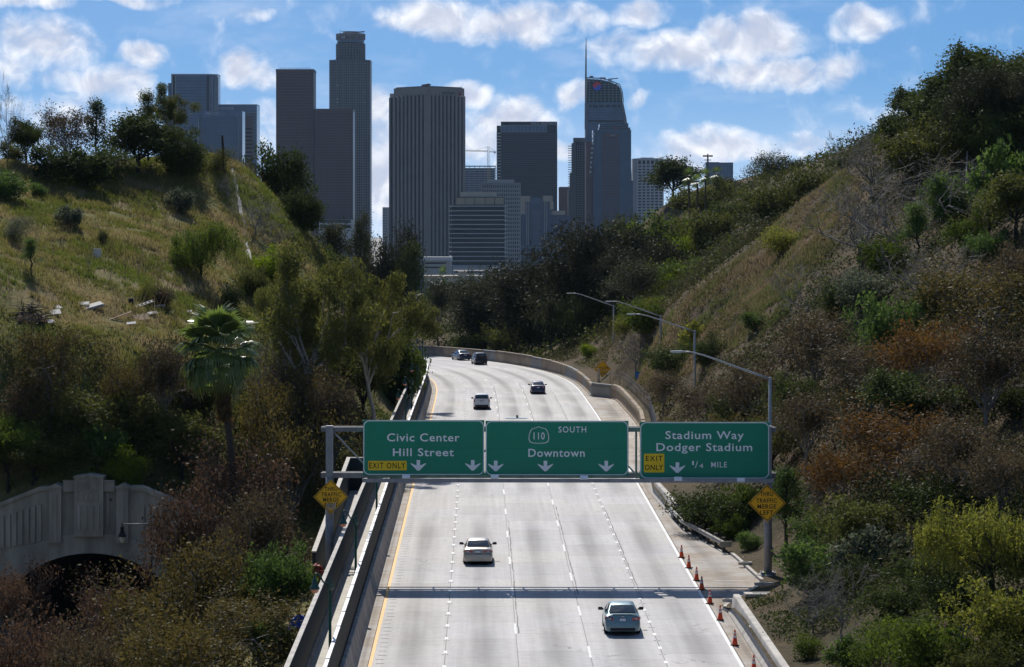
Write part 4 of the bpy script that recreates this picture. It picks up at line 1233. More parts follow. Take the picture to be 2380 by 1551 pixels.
# -- blue glass tower with the rounded corner
b = Bld('office_tower', 'tall blue glass tower with rounded right corner behind the ridge', 390, 504, 4100, 50)
def plan(xa, xb, rad, dep, n=8):
    pts = [(xa, 0), (xb - rad, 0)] + [(xb - rad + rad * math.sin(math.pi / 2 * i / n), rad - rad * math.cos(math.pi / 2 * i / n)) for i in range(1, n + 1)] + [(xb, dep), (xa, dep)]
    return pts
MB().prism(plan(b.x(398), b.x(504), 16, 50), 0, b.z(174), 'z').build('glass_body', B_GLASS_L, b.r)
MB().prism(plan(b.x(397.6), b.x(504.5), 16.3, 51), b.z(174), b.z(172), 'z').build('roof_edge', B_WHITE, b.r)
b.box('side_wing', 390, 397.5, 193, None, B_GLASS, 4); b.box('lower_wing', 380, 389.8, 243, None, B_GLASS, 8, 40)
b.piers('dark_recess', (404.2, 483.5), 6.0, 175, None, B_DARK, .15)
b.piers('bright_fin', (400.3, 408.4), .9, 175, None, B_WHITE, .5)
for a in range(5):
    an = math.radians(20 + a * 16)
    c = (b.x(504) - 16 + 16.3 * math.sin(an), 16 - 16.3 * math.cos(an))
    MB().box((c[0], c[1], b.z(178) / 2), (.8, .8, b.z(178))).build('bright_fin', B_PALE, b.r)
b.bands('spandrel', 409.5, 480, 182, 362, 26, 2.2, B_GLASS, .15)
# -- tower with the accountants' name
b = Bld('office_tower', 'lower blue grey tower with Deloitte lettering at its top', 500, 597, 4200, 50)
b.box('glass_body', 500, 597, 244.5, None, B_GLASS_L); b.box('roof_edge', 499.8, 597.4, 242.8, 244.5, B_PALE, -.3, 51)
b.text('Deloitte', 506.8, 543.5, 247, 255.8)
b.bands('spandrel', 500, 596, 262, 370, 18, 2.6, B_STONE, .3)
b.box('stone_wing', 566, 588, 270, None, B_BROWN, -1.2, 1.0)
b.bands('window_band', 566.6, 585, 300, 372, 9, 3.4, B_DARK, 1.35, .1)
# -- tower with the framed front
b = Bld('office_tower', 'shorter blue glass tower in a pale frame with AECOM lettering', 459, 563, 3900, 45)
MB().prism([(b.x(459), 6), (b.x(462), 3), (b.x(478), .5), (b.x(487), 0), (b.x(553), 0), (b.x(556), 3), (b.x(556), 40), (b.x(459), 40)], 0, b.z(272.5), 'z').build('glass_body', B_GLASS, b.r)
b.box('frame_top', 471.5, 562.5, 258.4, 272, B_GLASS_L, 5, 40); b.box('frame_side', 553.5, 562.5, 272.2, None, B_GLASS_L, 5, 40)
b.text('AECOM', 476.8, 511, 260, 267, y=4.6)
b.piers('curtain_fin', [461.5 + 3.1 * i for i in range(9)], .7, 274, None, B_STONE, .2, y0=2.2)
b.bands('spandrel', 488, 552.5, 276, 372, 22, 1.0, B_GLASS_L, .12)
# -- two brown granite towers
b = Bld('office_tower', 'taller brown granite slab tower with roof railing', 641, 729.5, 3700, 45)
b.box('window_core', 641.5, 729, 161.5, None, B_BROWN2); b.box('parapet', 641, 729.5, 161, 167, B_BROWN, -.6, 46)
b.bands('spandrel', 642, 728.5, 170, 500, 50, 2.3, B_BROWN, .35); b.piers('pier', [643 + 5.3 * i for i in range(17)], 1.2, 163, None, B_BROWN, .5)
b.box('railing', 650, 721, 158, 158.8, B_METAL, 2, .4); b.piers('railing_post', [651 + 10 * i for i in range(8)], .6, 158, 161, B_METAL, -2.1, d=.4)
b = Bld('office_tower', 'shorter brown granite slab tower touching the taller one', 731, 821, 3690, 45)
b.box('window_core', 731.5, 820.5, 253.5, None, B_BROWN2); b.box('parapet', 731, 821, 253, 259, B_BROWN, -.6, 46)
b.bands('spandrel', 732, 820, 262, 512, 40, 2.3, B_BROWN, .35); b.piers('pier', [733 + 5.3 * i for i in range(17)], 1.2, 255, None, B_BROWN, .5)
b.box('podium', 745, 822, 511, None, B_WHITE, -30, 28); b.bands('podium_window', 748, 818, 515, 527, 2, 7, B_DARK, 30.2, .1)
# -- round crowned tower
b = Bld('crowned_tower', 'tallest stone tower with stepped round crown and lit windows', 765, 860, 4000, 55)
def oct_ring(hw, hd, cut): return [(-hw + cut, -hd), (hw - cut, -hd), (hw, -hd + cut), (hw, hd - cut), (hw - cut, hd), (-hw + cut, hd), (-hw, hd - cut), (-hw, -hd + cut)]
W1 = 47.5 * b.k; W2 = 33 * b.k; cx = b.x(812.5)
MB().prism([(cx + x, y + W1) for x, y in oct_ring(W1, W1, 8)], 0, b.z(139), 'z').build('shaft', B_DARK, b.r)
MB().lathe([(W2 - .6, b.z(139)), (W2 - .6, b.z(95)), (W2 - .8, b.z(94)), (0, b.z(94))], (cx, W1, 0), 32).build('upper_shaft', B_DARK, b.r)
for yb_ in range(0, 68):
    y = 140 + yb_ * 6.06
    if y > 540: break
    MB().prism([(cx + x, q + W1) for x, q in oct_ring(W1 + .5, W1 + .5, 8.2)], b.z(y + 2.5), b.z(y), 'z').build('floor_band', B_STONE, b.r)
for i in range(19):
    x = -W1 + 1.0 + (2 * W1 - 2.0) * i / 18
    yq = (-W1 if abs(x) < W1 - 8 else -W1 + (abs(x) - (W1 - 8)))
    MB().box((cx + x, yq + W1 - .3, b.z(140) / 2), (1.5 if i % 3 else 2.2, 1.6, b.z(140))).build('pier', B_STONE, b.r)
for y in (99.5, 105, 111, 117, 123, 129, 135):
    MB().lathe([(W2 - .4, b.z(y + 2.6)), (W2 + .2, b.z(y + 2.5)), (W2 + .2, b.z(y)), (W2 - .4, b.z(y - .1))], (cx, W1, 0), 32).build('floor_band', B_STONE, b.r)
for a in range(30):
    an = 2 * math.pi * a / 30
    MB().box((cx + W2 * math.sin(an), W1 - W2 * math.cos(an), (b.z(139) + b.z(100)) / 2), (1.7, 1.7, b.z(100) - b.z(139)), an).build('pier', B_STONE, b.r)
MB().lathe([(W2 - .6, b.z(97)), (W2 - .4, b.z(92)), (W2 - .4, b.z(90.5))], (cx, W1, 0), 32).build('glass_gallery', B_GLASS_L, b.r)
MB().lathe([(W2 - .6, b.z(90.5)), (W2 + .3, b.z(90.4)), (W2 + .3, b.z(76)), (W2 - 1, b.z(75.5)), (0, b.z(75.5))], (cx, W1, 0), 32).build('crown', B_STONE, b.r)
for a in range(16):
    an = 2 * math.pi * a / 16
    MB().box((cx + (W2 + .3) * math.sin(an), W1 - (W2 + .3) * math.cos(an), (b.z(90) + b.z(76)) / 2), (2.6, .9, b.z(76) - b.z(90)), an).build('crown_panel', B_RIB, b.r)
MB().lathe([(20 * b.k, b.z(75.5)), (17 * b.k, b.z(73)), (21 * b.k, b.z(71)), (0, b.z(70.6))], (cx, W1, 0), 24).build('helipad', B_METAL, b.r)
MB().bar((cx + 8 * b.k, W1 - 4, b.z(73.5)), (cx + 33 * b.k, W1 - 4, b.z(71.2)), 1.6).build('roof_crane', B_METAL, b.r)
MB().bar((cx - 24 * b.k, W1 - 4, b.z(73.5)), (cx - 22 * b.k, W1 - 4, b.z(68)), .7).build('antenna', B_METAL, b.r)
MB().box((cx + b.x(797) - b.x(812.5), W1 - W2 * .9 - 2.4, b.z(85.5)), (12.5 * b.k, .8, 8.2 * b.k), -.25).build('sign_back', B_BROWN, b.r)
b.text('us', 792.2, 802.5, 82.5, 89, y=W1 - W2 * .9 - 3.4, bold=.03)
M_LIT = mat('lit_window', (.5, .72, .75), rough=.3)
nt = M_LIT.node_tree; bs_ = nt.nodes['Principled BSDF']; bs_.inputs['Emission Color'].default_value = (.45, .75, .8, 1); bs_.inputs['Emission Strength'].default_value = .16
for (x, y) in ((777.5, 198.7), (784.5, 198.7), (837.8, 199), (847, 214), (777.5, 238), (785.6, 238), (838.5, 238.5), (847, 238.5), (785.6, 230)):
    xx = b.x(x) - cx
    yq = (-W1 if abs(xx) < W1 - 8 else -W1 + (abs(xx) - (W1 - 8)))
    MB().box((cx + xx, yq + W1 - .4, b.z(y)), (3.2 * b.k, .5, 1.9 * b.k)).build('lit_window', M_LIT, b.r)
# -- ribbed tower seen on its corner
b = Bld('ribbed_tower', 'massive brown ribbed tower seen corner-on with red flag logo', 899, 1078, 3300, 60)
fl = (993 - 912) * b.k / .69; fr = (1078 - 993) * b.k / .724
A = Vector((b.x(993), 0)); Lf = Vector((b.x(912), (993 - 912) * b.k * 1.05)); Rt = Vector((b.x(1078), (1078 - 993) * b.k * .95)); Bk = Lf + Rt - A
zt_, zc = b.z(202.0), b.z(222)
core = [tuple(A), tuple(Rt), tuple(Bk), tuple(Lf)]
cen = (A + Bk) / 2
ins = lambda p, f: tuple(cen + (Vector(p) - cen) * f)
MB().prism([ins(p, .975) for p in core], 0, zc, 'z').build('glass_core', B_DARK, b.r)
MB().prism(core, b.z(220), zt_, 'z').build('parapet', B_RIB, b.r)
MB().prism([ins(p, .94) for p in core], zt_, zt_ + 1.2, 'z').build('roof', B_METAL, b.r)
def rib(p, dirv, w):
    MB().box((p.x, p.y, b.z(220.5) / 2), (w, 2.2, b.z(220.5)), math.atan2(dirv.y, dirv.x)).build('rib', B_RIB, b.r)
for (p0, p1, n) in ((Lf, A, 9), (A, Rt, 10)):
    d = (p1 - p0).normalized(); nrm = Vector((d.y, -d.x))
    for i in range(n):
        f = (i + .5) / n if p0 == Lf else (i + .5) / n
        f = .02 + .93 * (i / (n - 1)) if p0 == Lf else .05 + .93 * (i / (n - 1))
        rib(p0.lerp(p1, f) - nrm * .2, d, 3.0 if 0 < i < n - 1 else 3.6)
MB().box((A.x, A.y + 1.2, b.z(220.5) / 2), (5.6, 4.2, b.z(220.5))).build('corner_pier', B_RIB, b.r)
b.box('side_wing', 899, 911.5, 222, None, B_DARK, 58, 30); b.box('wing_parapet', 901, 911.8, 212, 222, B_PALE, 57.5, 30); b.piers('wing_pier', (901.5,), 2.4, 222, None, B_STONE, .6, y0=58)
d = (Rt - A).normalized(); ang = math.atan2(d.y, d.x)
def on_face(o, f, out): o.rotation_euler = (0, 0, ang); q = A.lerp(Rt, f) + Vector((d.y, -d.x)) * out; o.location = (q.x, q.y, 0); return o
o = fit_text('lettering', 'Bank of America', mat('letters_dull_blue', (.03, .04, .09)), b.r, 0, 39 * b.k, b.z(217), b.z(210), 0, spacing=1.0, bold=.015); on_face(o, .40, .35)
mb = MB(); u = b.k
mb.add([(0, 0, b.z(214)), (6 * u, 0, b.z(210)), (12 * u, 0, b.z(214)), (6 * u, 0, b.z(220))], [(0, 1, 2, 3)])
o = mb.build('logo', mat('logo_dull_red', (.22, .03, .04)), b.r); on_face(o, .82, .35)
MB().tube([(A.x - 14 * u, 15, zt_ + 2), (A.x + 2 * u, 15, zt_ + 3), (A.x + 8 * u, 15, zt_ + 3)], [1.2, 1.6, .6], 6).build('roof_crane', B_METAL, b.r)
# -- sliver at its left
b = Bld('office_tower', 'thin pale tower edge at the left of the ribbed tower', 889, 899, 4300, 30); b.box('body', 889, 905, 482, None, B_PALE); b.bands('spandrel', 889, 899, 488, 570, 14, 2, B_STONE, .2)
# -- dark tower
b = Bld('office_tower', 'black glass tower with Paul Hastings lettering on top', 1154, 1295, 3700, 60)
b.box('glass_body', 1164, 1295, 283, None, B_DARK)
b.box('side_face', 1154.5, 1163.5, 292, None, B_DARK, 4)
b.bands('spandrel', 1164, 1295, 312, 500, 38, 1.5, B_METAL, .25)
b.piers('mullion', [1166 + 4.3 * i for i in range(31)], .5, 310, None, B_METAL, .35)
b.bands('side_slab', 1153.5, 1164.4, 310, 440, 19, 2.4, B_WHITE, .6, y0=3.5)
b.box('plant_screen', 1165.5, 1271, 292, 307, B_GLASS_L, -.5, .6); b.bands('screen_rail', 1165, 1272, 291.7, 307.3, 2, .9, B_PALE, 1.0); b.piers('screen_mullion', [1165.5 + 8.8 * i for i in range(13)], .6, 292, 307, B_PALE, .8)
b.text('PAUL HASTINGS', 1235, 1293, 284.5, 290.5)
# -- tower under construction and its crane
b = Bld('office_tower', 'unfinished tower with open pale floor slabs beneath the crane', 1077, 1153, 4500, 40)
b.box('core', 1080, 1150, 392, None, B_GLASS); b.bands('floor_slab', 1077, 1153, 386, 450, 13, 1.3, B_PALE, .8, 40); b.piers('column', [1079 + 12 * i for i in range(7)], 1.2, 386, None, B_STONE, .4)
c = empty('tower_crane', P(1135, 445, 4450), label='yellow tower crane standing above the unfinished tower', cat='crane')
c.location.z = GZ
M_CR = mat('crane_yellow', (.45, .36, .14), rough=.6)
k = 4450 / F; zf = lambda y: CAMZ - (y - HY) * k - GZ
def lattice(p, q, w, n, axis):
    mb = MB(); p, q = Vector(p), Vector(q)
    o1 = Vector((w, 0, 0)) if axis == 'z' else Vector((0, 0, w))
    mb.bar(p - o1 / 2, q - o1 / 2, .5); mb.bar(p + o1 / 2, q + o1 / 2, .5)
    for i in range(n):
        a, b_ = p.lerp(q, i / n), p.lerp(q, (i + 1) / n)
        s = 1 if i % 2 else -1
        mb.bar(a + o1 / 2 * s, b_ - o1 / 2 * s, .35)
    return mb
lattice((0, 0, 0), (0, 0, zf(341)), 2.4, 60, 'z').build('mast', M_CR, c)
lattice((-56 * k, 0, zf(350)), (-1.5, 0, zf(352)), 1.6, 16, 'x').build('jib', M_CR, c)
lattice((1.5, 0, zf(352.4)), (18 * k, 0, zf(353.4)), 1.6, 6, 'x').build('counter_jib', M_CR, c)
MB().bar((0, 0, zf(341)), (-30 * k, 0, zf(350)), .3).build('tie', M_CR, c); MB().bar((0, 0, zf(341)), (16 * k, 0, zf(352)), .3).build('tie', M_CR, c)
MB().box((15 * k, 0, zf(355.5)), (4 * k, 2, 3 * k)).build('counterweight', B_STONE, c)
# -- grey grid tower
b = Bld('office_tower', 'pale grey tower with a fine grid of windows behind the slab building', 1119, 1209.5, 3400, 45)
b.box('window_core', 1119.6, 1209, 426, None, B_DARK); b.box('top_band', 1118.8, 1209.6, 425, 431, B_PALE, -.5); b.box('penthouse', 1133.6, 1195.4, 417.5, 425, B_PALE, 6, 30)
b.piers('pier', [1119.7 + 5.05 * i for i in range(18)] + [1209], 2.3, 425.5, None, B_PALE, .5)
b.bands('spandrel', 1119, 1209.4, 439.5, 625, 21, 3.4, B_PALE, .35)
# -- headquarters with white floor slabs
b = Bld('slab_office', 'dark glass office block with thin white floor slabs and beige roof screens', 1043.7, 1178.5, 2900, 60, 'office building')
b.box('glass_body', 1050, 1172, 479, None, B_DARK, 3)
for i in range(14):
    y = 478.8 + 10.6 * i
    MB().box2((b.x(1044), 0, b.z(y + 1.6)), (b.x(1178.3), 62, b.z(y))).build('floor_slab', B_WHITE, b.r)
b.box('roof_block', 1059, 1172.5, 458, 478.2, B_METAL, 6, 50)
for i, (xa, xb) in enumerate(((1060.3, 1080.2), (1081.6, 1101.8), (1103.6, 1126.8), (1128.6, 1148.6), (1150.8, 1170.6))):
    b.box('roof_screen', xa, xb, 460.3, 475.5, B_TAN, 5.2, .6)
b.box('penthouse', 1069, 1153, 446.3, 457.6, B_TANW, 12, 30)
b.box('podium', 1052, 1175, 619, None, B_PALE, -4, 6)
# -- blue glass tower with tan corners
b = Bld('office_tower', 'blue glass tower with tan stone shoulders below the black tower', 1209.5, 1322, 3500, 50)
b.box('glass_body', 1212, 1282, 459, None, B_GLASS, 2); b.box('left_shoulder', 1209.6, 1232.5, 456, 469, B_TANW, -1, 30); b.box('right_shoulder', 1262.5, 1284.5, 455.5, 468.5, B_TANW, -1, 30)
b.box('left_pier', 1209.8, 1221, 469.2, 498, B_TANW, 0, 8); b.box('right_pier', 1278, 1286.5, 469, 487, B_TANW, 0, 8)
b.piers('dark_fin', (1224, 1228, 1266, 1270.5), 2.2, 468, None, B_PALE, .6, y0=2); b.piers('glass_bay', (1247.5,), 24, 461, 472, B_GLASS_L, .8, y0=2)
b.piers('glass_strip', (1246,), 17, 487, None, B_GLASS_L, .5, y0=2); b.bands('spandrel', 1237, 1257, 492, 580, 20, 1.2, B_STONE, .9, y0=2)
b.box('annex', 1277, 1313, 491, None, B_GLASS, 6, 30); b.box('annex_top', 1277, 1313.5, 490, 499.5, B_TANW, 5.4, 31); b.box('far_annex', 1313.5, 1327, 499.8, None, B_GLASS, 10, 30)
b.box('low_block', 1209, 1290, 569.5, None, B_GLASS_L, -14, 12); b.bands('low_spandrel', 1209.4, 1289, 575, 640, 12, 1.8, B_STONE, 14.4, .3); b.box('low_penthouse', 1262.5, 1285, 560, 569.3, B_STONE, -10, 9)
# -- small brown one
b = Bld('office_tower', 'small dark brown tower in the gap beside the stepped tower', 1299, 1322, 4000, 30); b.box('body', 1299, 1325, 435.5, None, B_BROWN); b.box('roof_slab', 1301, 1326, 434.5, 435.5, B_PALE); b.bands('spandrel', 1299, 1322, 443, 490, 8, 1.6, B_BROWN, .4)
# -- stepped grey tower
b = Bld('stepped_tower', 'stepped grey tower with window strips left of the curved glass tower', 1318, 1362, 3950, 40)
for (xa, yt) in ((1318, 512), (1320.5, 440), (1324.5, 402), (1329, 333), (1333, 320.5)):
    b.box('setback', xa, 1362, yt, None, B_STONE, 0 + (1333 - xa) * -.15, 30)
b.piers('window_strip', (1340, 1345, 1350, 1355), 3.0, 330, None, B_DARK, 2.8, d=.4)
b.bands('spandrel', 1320, 1360, 340, 520, 34, 1.6, B_STONE, 3.1, d=.4)
# -- curved glass tower with spire
b = Bld('spire_tower', 'curved blue glass tower with sloping crown, round emblem and spire', 1358, 1470, 3900, 55)
prof = [(1358, None), (1360.5, 238), (1361, 238), (1364.5, 180.5), (1398, 182.5), (1418, 187.5), (1440, 196.5), (1446.5, 214), (1456, 275), (1464.5, 340), (1468.5, 420), (1470.5, None)]
pts = [(b.x(x), 0.0 if y is None else b.z(y)) for x, y in prof]
body = [(x, z) for (x, z) in pts]
lowp = [(b.x(1358), 0), (b.x(1360.5), b.z(238)), (b.x(1448.5), b.z(238)), (b.x(1456), b.z(275)), (b.x(1464.5), b.z(340)), (b.x(1468.5), b.z(420)), (b.x(1470.5), 0)]
MB().prism(lowp, 0, 45, 'y').build('glass_body', B_GLASS_L, b.r)
MB().prism([(b.x(1361.5), b.z(237.8)), (b.x(1364.8), b.z(182)), (b.x(1398), b.z(184)), (b.x(1418), b.z(189)), (b.x(1439), b.z(198)), (b.x(1446), b.z(215)), (b.x(1448), b.z(237.8))], 16, 30, 'y').build('crown_core', B_DARK, b.r)
top = lambda x: np.interp(x, [1364, 1398, 1418, 1440, 1446.5], [180.5, 182.5, 187.5, 196.5, 214])
edge = [(b.x(1361), b.z(238)), (b.x(1364.5), b.z(180.5)), (b.x(1398), b.z(182.5)), (b.x(1418), b.z(187.5)), (b.x(1440), b.z(196.5)), (b.x(1446.5), b.z(214)), (b.x(1449), b.z(238))]
for (p, q) in zip(edge[:-1], edge[1:]):
    MB().bar((p[0], 1, p[1]), (q[0], 1, q[1]), 1.4).build('crown_frame', B_PALE, b.r)
M_CRG = mat('crown_lattice', (.13, .18, .18), rough=.4)
for x in range(1370, 1446, 9): MB().bar((b.x(x), 1.2, b.z(238)), (b.x(x), 1.2, b.z(float(top(x)) + .5)), .9).build('crown_mullion', M_CRG, b.r)
for y in range(190, 238, 6):
    xr = 1446 if y > 214 else float(np.interp(y, [181, 187.5, 196.5, 214], [1385, 1418, 1440, 1446]))
    MB().bar((b.x(1364.5), 1.4, b.z(y)), (b.x(xr), 1.4, b.z(y)), .8).build('crown_rail', M_CRG, b.r)
b.bands('dark_floor', 1369, 1443, 247, 247, 1, 6, B_DARK, .5); b.bands('dark_floor', 1368, 1450, 281.5, 281.5, 1, 4, B_DARK, .5)
b.bands('spandrel', 1364, 1447, 256, 276, 4, 1.0, B_GLASS, .3); b.bands('spandrel', 1362, 1455, 289, 330, 8, 1.0, B_GLASS, .3)
b.piers('pier_gap', (1376.5, 1391, 1405.5, 1420, 1434), 2.6, 243, 251, B_GLASS_L, .9)
for x, y0 in ((1363.6, 240), ): b.piers('edge_fin', (x,), 1.2, y0, None, B_STONE, .6)
for (p, q) in (((1449, 240), (1456, 275)), ((1456, 275), (1464.5, 340)), ((1464.5, 340), (1468.5, 420)), ((1468.5, 420), (1470.5, 560))):
    MB().bar((b.x(p[0]) - 1.5, -.5, b.z(p[1])), (b.x(q[0]) - 1.5, -.5, b.z(q[1])), 2.6).build('edge_fin', B_STONE, b.r)
MB().tube([(b.x(1361.8), 8, b.z(300)), (b.x(1362), 8, b.z(200)), (b.x(1362.4), 8, b.z(118)), (b.x(1362.6), 8, b.z(87))], [1.6, 1.4, .8, .35], 8).build('spire', B_STONE, b.r)
# round emblem: red and blue halves with a wave between them
ex, ez, er = b.x(1387.5), b.z(201), 10.2 * b.k
MB().lathe([(0, 0), (1.22 * er, 0), (1.22 * er, .8), (0, .8)], n=24).build('emblem_disc', B_DARK, b.r, loc=(ex, -.2, ez), rot=(math.radians(90), 0, 0))
n = 16
top_h = [(er * math.cos(math.pi * i / n), er * math.sin(math.pi * i / n)) for i in range(n + 1)]
wave = [(-er + er / 2 - er / 2 * math.cos(math.pi * i / 8), -er / 2 * math.sin(math.pi * i / 8) * .9) for i in range(1, 9)] + [(er / 2 - er / 2 * math.cos(math.pi * i / 8), er / 2 * math.sin(math.pi * i / 8) * .9) for i in range(1, 8)]
red = top_h + wave
blue = [(-x, -z) for x, z in red]
rot = lambda l: [(ex + x * math.cos(-.25) - z * math.sin(-.25), ez + x * math.sin(-.25) + z * math.cos(-.25)) for x, z in l]
MB().prism(rot(red), -1.6, -1.25).build('emblem_red', mat('emblem_red', (.62, .03, .05)), b.r)
MB().prism(rot(blue), -1.6, -1.25).build('emblem_blue', mat('emblem_blue', (.04, .12, .62)), b.r)
for (xa, xb, y) in ((1371, 1379, 178), (1394, 1408, 181.5)): MB().bar((b.x(xa), 6, b.z(y)), (b.x(xb), 6, b.z(y + .3)), 2.2).build('roof_equipment', B_METAL, b.r)
MB().bar((b.x(1420), 6, b.z(188)), (b.x(1420.5), 6, b.z(184)), 1.6).build('roof_crane', B_METAL, b.r); MB().bar((b.x(1413), 6, b.z(184.2)), (b.x(1437), 6, b.z(181.5)), 1.2).build('roof_crane', B_METAL, b.r)
# -- stepped office tower in front of it
b = Bld('office_tower', 'blue tower with stepped shoulders and pwc lettering before the spire tower', 1362, 1472, 3500, 50)
for (xa, xb, yt, y0) in ((1378.5, 1467, 302, 0), (1392, 1465, 297, 4), (1394, 1461, 287, 8), (1405, 1452, 283.5, 12)):
    b.box('shaft' if yt == 302 else 'crown_step', xa, xb, yt, None if yt == 302 else 303, B_GLASS, y0, 45)
b.box('left_wing', 1362, 1378.3, 330, None, B_BROWN, 3, 40); b.box('right_wing', 1467.2, 1471.5, 420, None, B_GLASS, 5, 30)
b.bands('crown_rail', 1391.8, 1465.2, 297, 305, 3, .8, M_CRG, .4); b.bands('crown_rail', 1393.8, 1461.2, 287, 292, 2, .8, M_CRG, -3.4)
b.box('stone_panel', 1400.5, 1437.5, 311, None, B_BROWN, -.8, .7)
b.bands('window_band', 1401, 1437, 322, 510, 30, 2.6, B_GLASS, 1.1, .25)
b.text('pwc', 1418, 1430.5, 313, 317.5, y=-1.4); b.piers('dark_bay', (1391, 1446), 10, 306, None, B_GLASS, 1.2)
for i in range(9): b.bands('bright_notch', 1369 + (9 - i) * .9, 1373.5 + (9 - i) * .9, 312 + i * 11, 312, 1, 4.5, B_WHITE, .5, y0=-1)
b.box('logo_block', 1428, 1433, 296, 300, mat('logo_orange', (.4, .08, .04)), -.9, .6)
# -- white grid building
b = Bld('office_tower', 'white tower with a square grid of dark windows next to the trees', 1471, 1541, 3600, 40)
b.box('window_core', 1472, 1540.5, 369, None, B_DARK, .5); b.box('side_face', 1471, 1480.8, 368.8, None, B_PALE, -.3); b.box('top_band', 1481, 1541, 368, 373, B_WHITE, -.6); b.box('penthouse', 1490, 1520, 366, 368, B_WHITE, 8, 20)
b.piers('pier', [1481.8 + 9.85 * i for i in range(7)], 3.2, 369, None, B_WHITE, .6); b.bands('spandrel', 1481, 1541, 384, 520, 21, 3.1, B_WHITE, .45)
# -- distant blue tower
b = Bld('office_tower', 'small blue glass tower behind the hilltop palms', 1634, 1704, 3900, 35)
b.box('glass_body', 1640, 1704, 381, None, B_GLASS_L); b.box('roof_edge', 1639.6, 1704.3, 378, 381, B_GLASS, -.4); b.box('roof_edge', 1640, 1672, 377, 378, B_PALE, 0, 2); b.bands('spandrel', 1640, 1704, 388, 470, 16, 1.3, B_GLASS, .25); b.piers('mullion', [1643 + 8 * i for i in range(8)], .6, 381, None, B_GLASS, .3)
# -- low buildings in the gap below the towers
b = Bld('parking_block', 'low white flat-roofed building at the foot of the ribbed tower', 985, 1051, 2600, 30, 'building')
b.box('roof_slab', 983, 1050, 597.5, 606, B_WHITE, -3, 34); b.box('wall', 987, 1048, 606.2, None, B_PALE); b.bands('window_band', 988, 1036, 612, 622, 2, 3.5, B_DARK, .3)
b = Bld('apartment_block', 'tan apartment block with cornice above the freeway trees', 990, 1115, 1700, 25, 'building')
b.box('wall', 985, 1120, 643.5, None, B_TANW); b.box('cornice', 984, 1121, 641, 643.4, B_TANW, -.7, 26); b.box('stair_tower', 1065, 1083, 632.5, 641, B_TANW, 3, 10); b.box('tower_cornice', 1064, 1084.5, 631, 632.4, B_TANW, 2.5, 11)
b.bands('window', 1074, 1083, 655, 655, 1, 6.5, B_DARK, .1); b.bands('window', 1013, 1021, 656, 656, 1, 6, B_DARK, .1); b.bands('window', 1030, 1036, 656, 656, 1, 6, B_DARK, .1); b.bands('window', 1092, 1105, 654, 654, 1, 7, B_DARK, .1); b.piers('pilaster', (1070, 1086, 1089, 1108, 1024, 1040), 1.4, 644, 665, B_WHITE, .3)
b = Bld('grey_house', 'pale grey house block below the tan apartments', 985, 1030, 1500, 20, 'building')
b.box('wall', 984, 1022, 662, None, B_PALE); MB().prism([(b.x(983), b.z(662)), (b.x(996), b.z(652)), (b.x(1010), b.z(662))], -.5, 20).build('gable_roof', B_STONE, b.r); b.bands('window', 1003, 1007, 671, 671, 1, 4, B_DARK, .1)
b = Bld('domed_building', 'small tan building with a red roof dome by the trees', 1178, 1211, 1800, 25, 'building')
b.box('wall', 1179, 1211, 634, None, B_TANW); b.box('cornice', 1178, 1212, 632.5, 634, B_WHITE, -.5, 26); MB().lathe([(7 * b.k, 0), (6 * b.k, 3 * b.k), (3 * b.k, 4.6 * b.k), (0, 5 * b.k)], (b.x(1202), 8, b.z(632.5)), 10).build('dome', mat('roof_red', (.2, .07, .05)), b.r)
b = Bld('low_block', 'long low white building at the foot of the slab office', 1052, 1170, 2300, 25, 'building')
b.box('wall', 1053, 1165, 629, None, B_PALE); b.box('roof_box', 1139, 1155, 623, 629, B_TANW, 3, 10); b.bands('window_band', 1056, 1160, 633, 633, 1, 2.6, B_DARK, .2)
# ------------------------------------------------------------------ plants: materials
def leaf_mat(name, dark, light, trans=.35, rough=.42, spec=.45, var=.22):
    dark = tuple(c * 1.22 for c in dark); light = tuple(c * 1.18 for c in light)
    rough = .5 + rough * .25; spec = spec * .10
    m = bpy.data.materials.new(name)
    nt, N, L = nodes_of(m)
    b = N['Principled BSDF']; b.inputs['Roughness'].default_value = rough; b.inputs['Specular IOR Level'].default_value = spec
    at = N.new('ShaderNodeAttribute'); at.attribute_name = 'tone'
    r = N.new('ShaderNodeValToRGB')
    r.color_ramp.elements[0].color = (*dark, 1); r.color_ramp.elements[1].color = (*light, 1)
    L.new(at.outputs['Fac'], r.inputs[0])
    oi = N.new('ShaderNodeObjectInfo')
    mr = N.new('ShaderNodeMapRange'); mr.inputs[3].default_value, mr.inputs[4].default_value = 1 - var, 1 + var
    L.new(oi.outputs['Random'], mr.inputs[0])
    hs = N.new('ShaderNodeHueSaturation'); L.new(mr.outputs[0], hs.inputs['Value']); L.new(r.outputs[0], hs.inputs['Color'])
    L.new(hs.outputs[0], b.inputs['Base Color'])
    tr = N.new('ShaderNodeBsdfTranslucent')
    h2 = N.new('ShaderNodeHueSaturation'); h2.inputs['Saturation'].default_value = 1.1; h2.inputs['Value'].default_value = 1.15
    L.new(hs.outputs[0], h2.inputs['Color']); L.new(h2.outputs[0], tr.inputs[0])
    mx = N.new('ShaderNodeMixShader'); mx.inputs[0].default_value = trans
    L.new(b.outputs[0], mx.inputs[1]); L.new(tr.outputs[0], mx.inputs[2])
    L.new(mx.outputs[0], N['Material Output'].inputs[0])
    return m
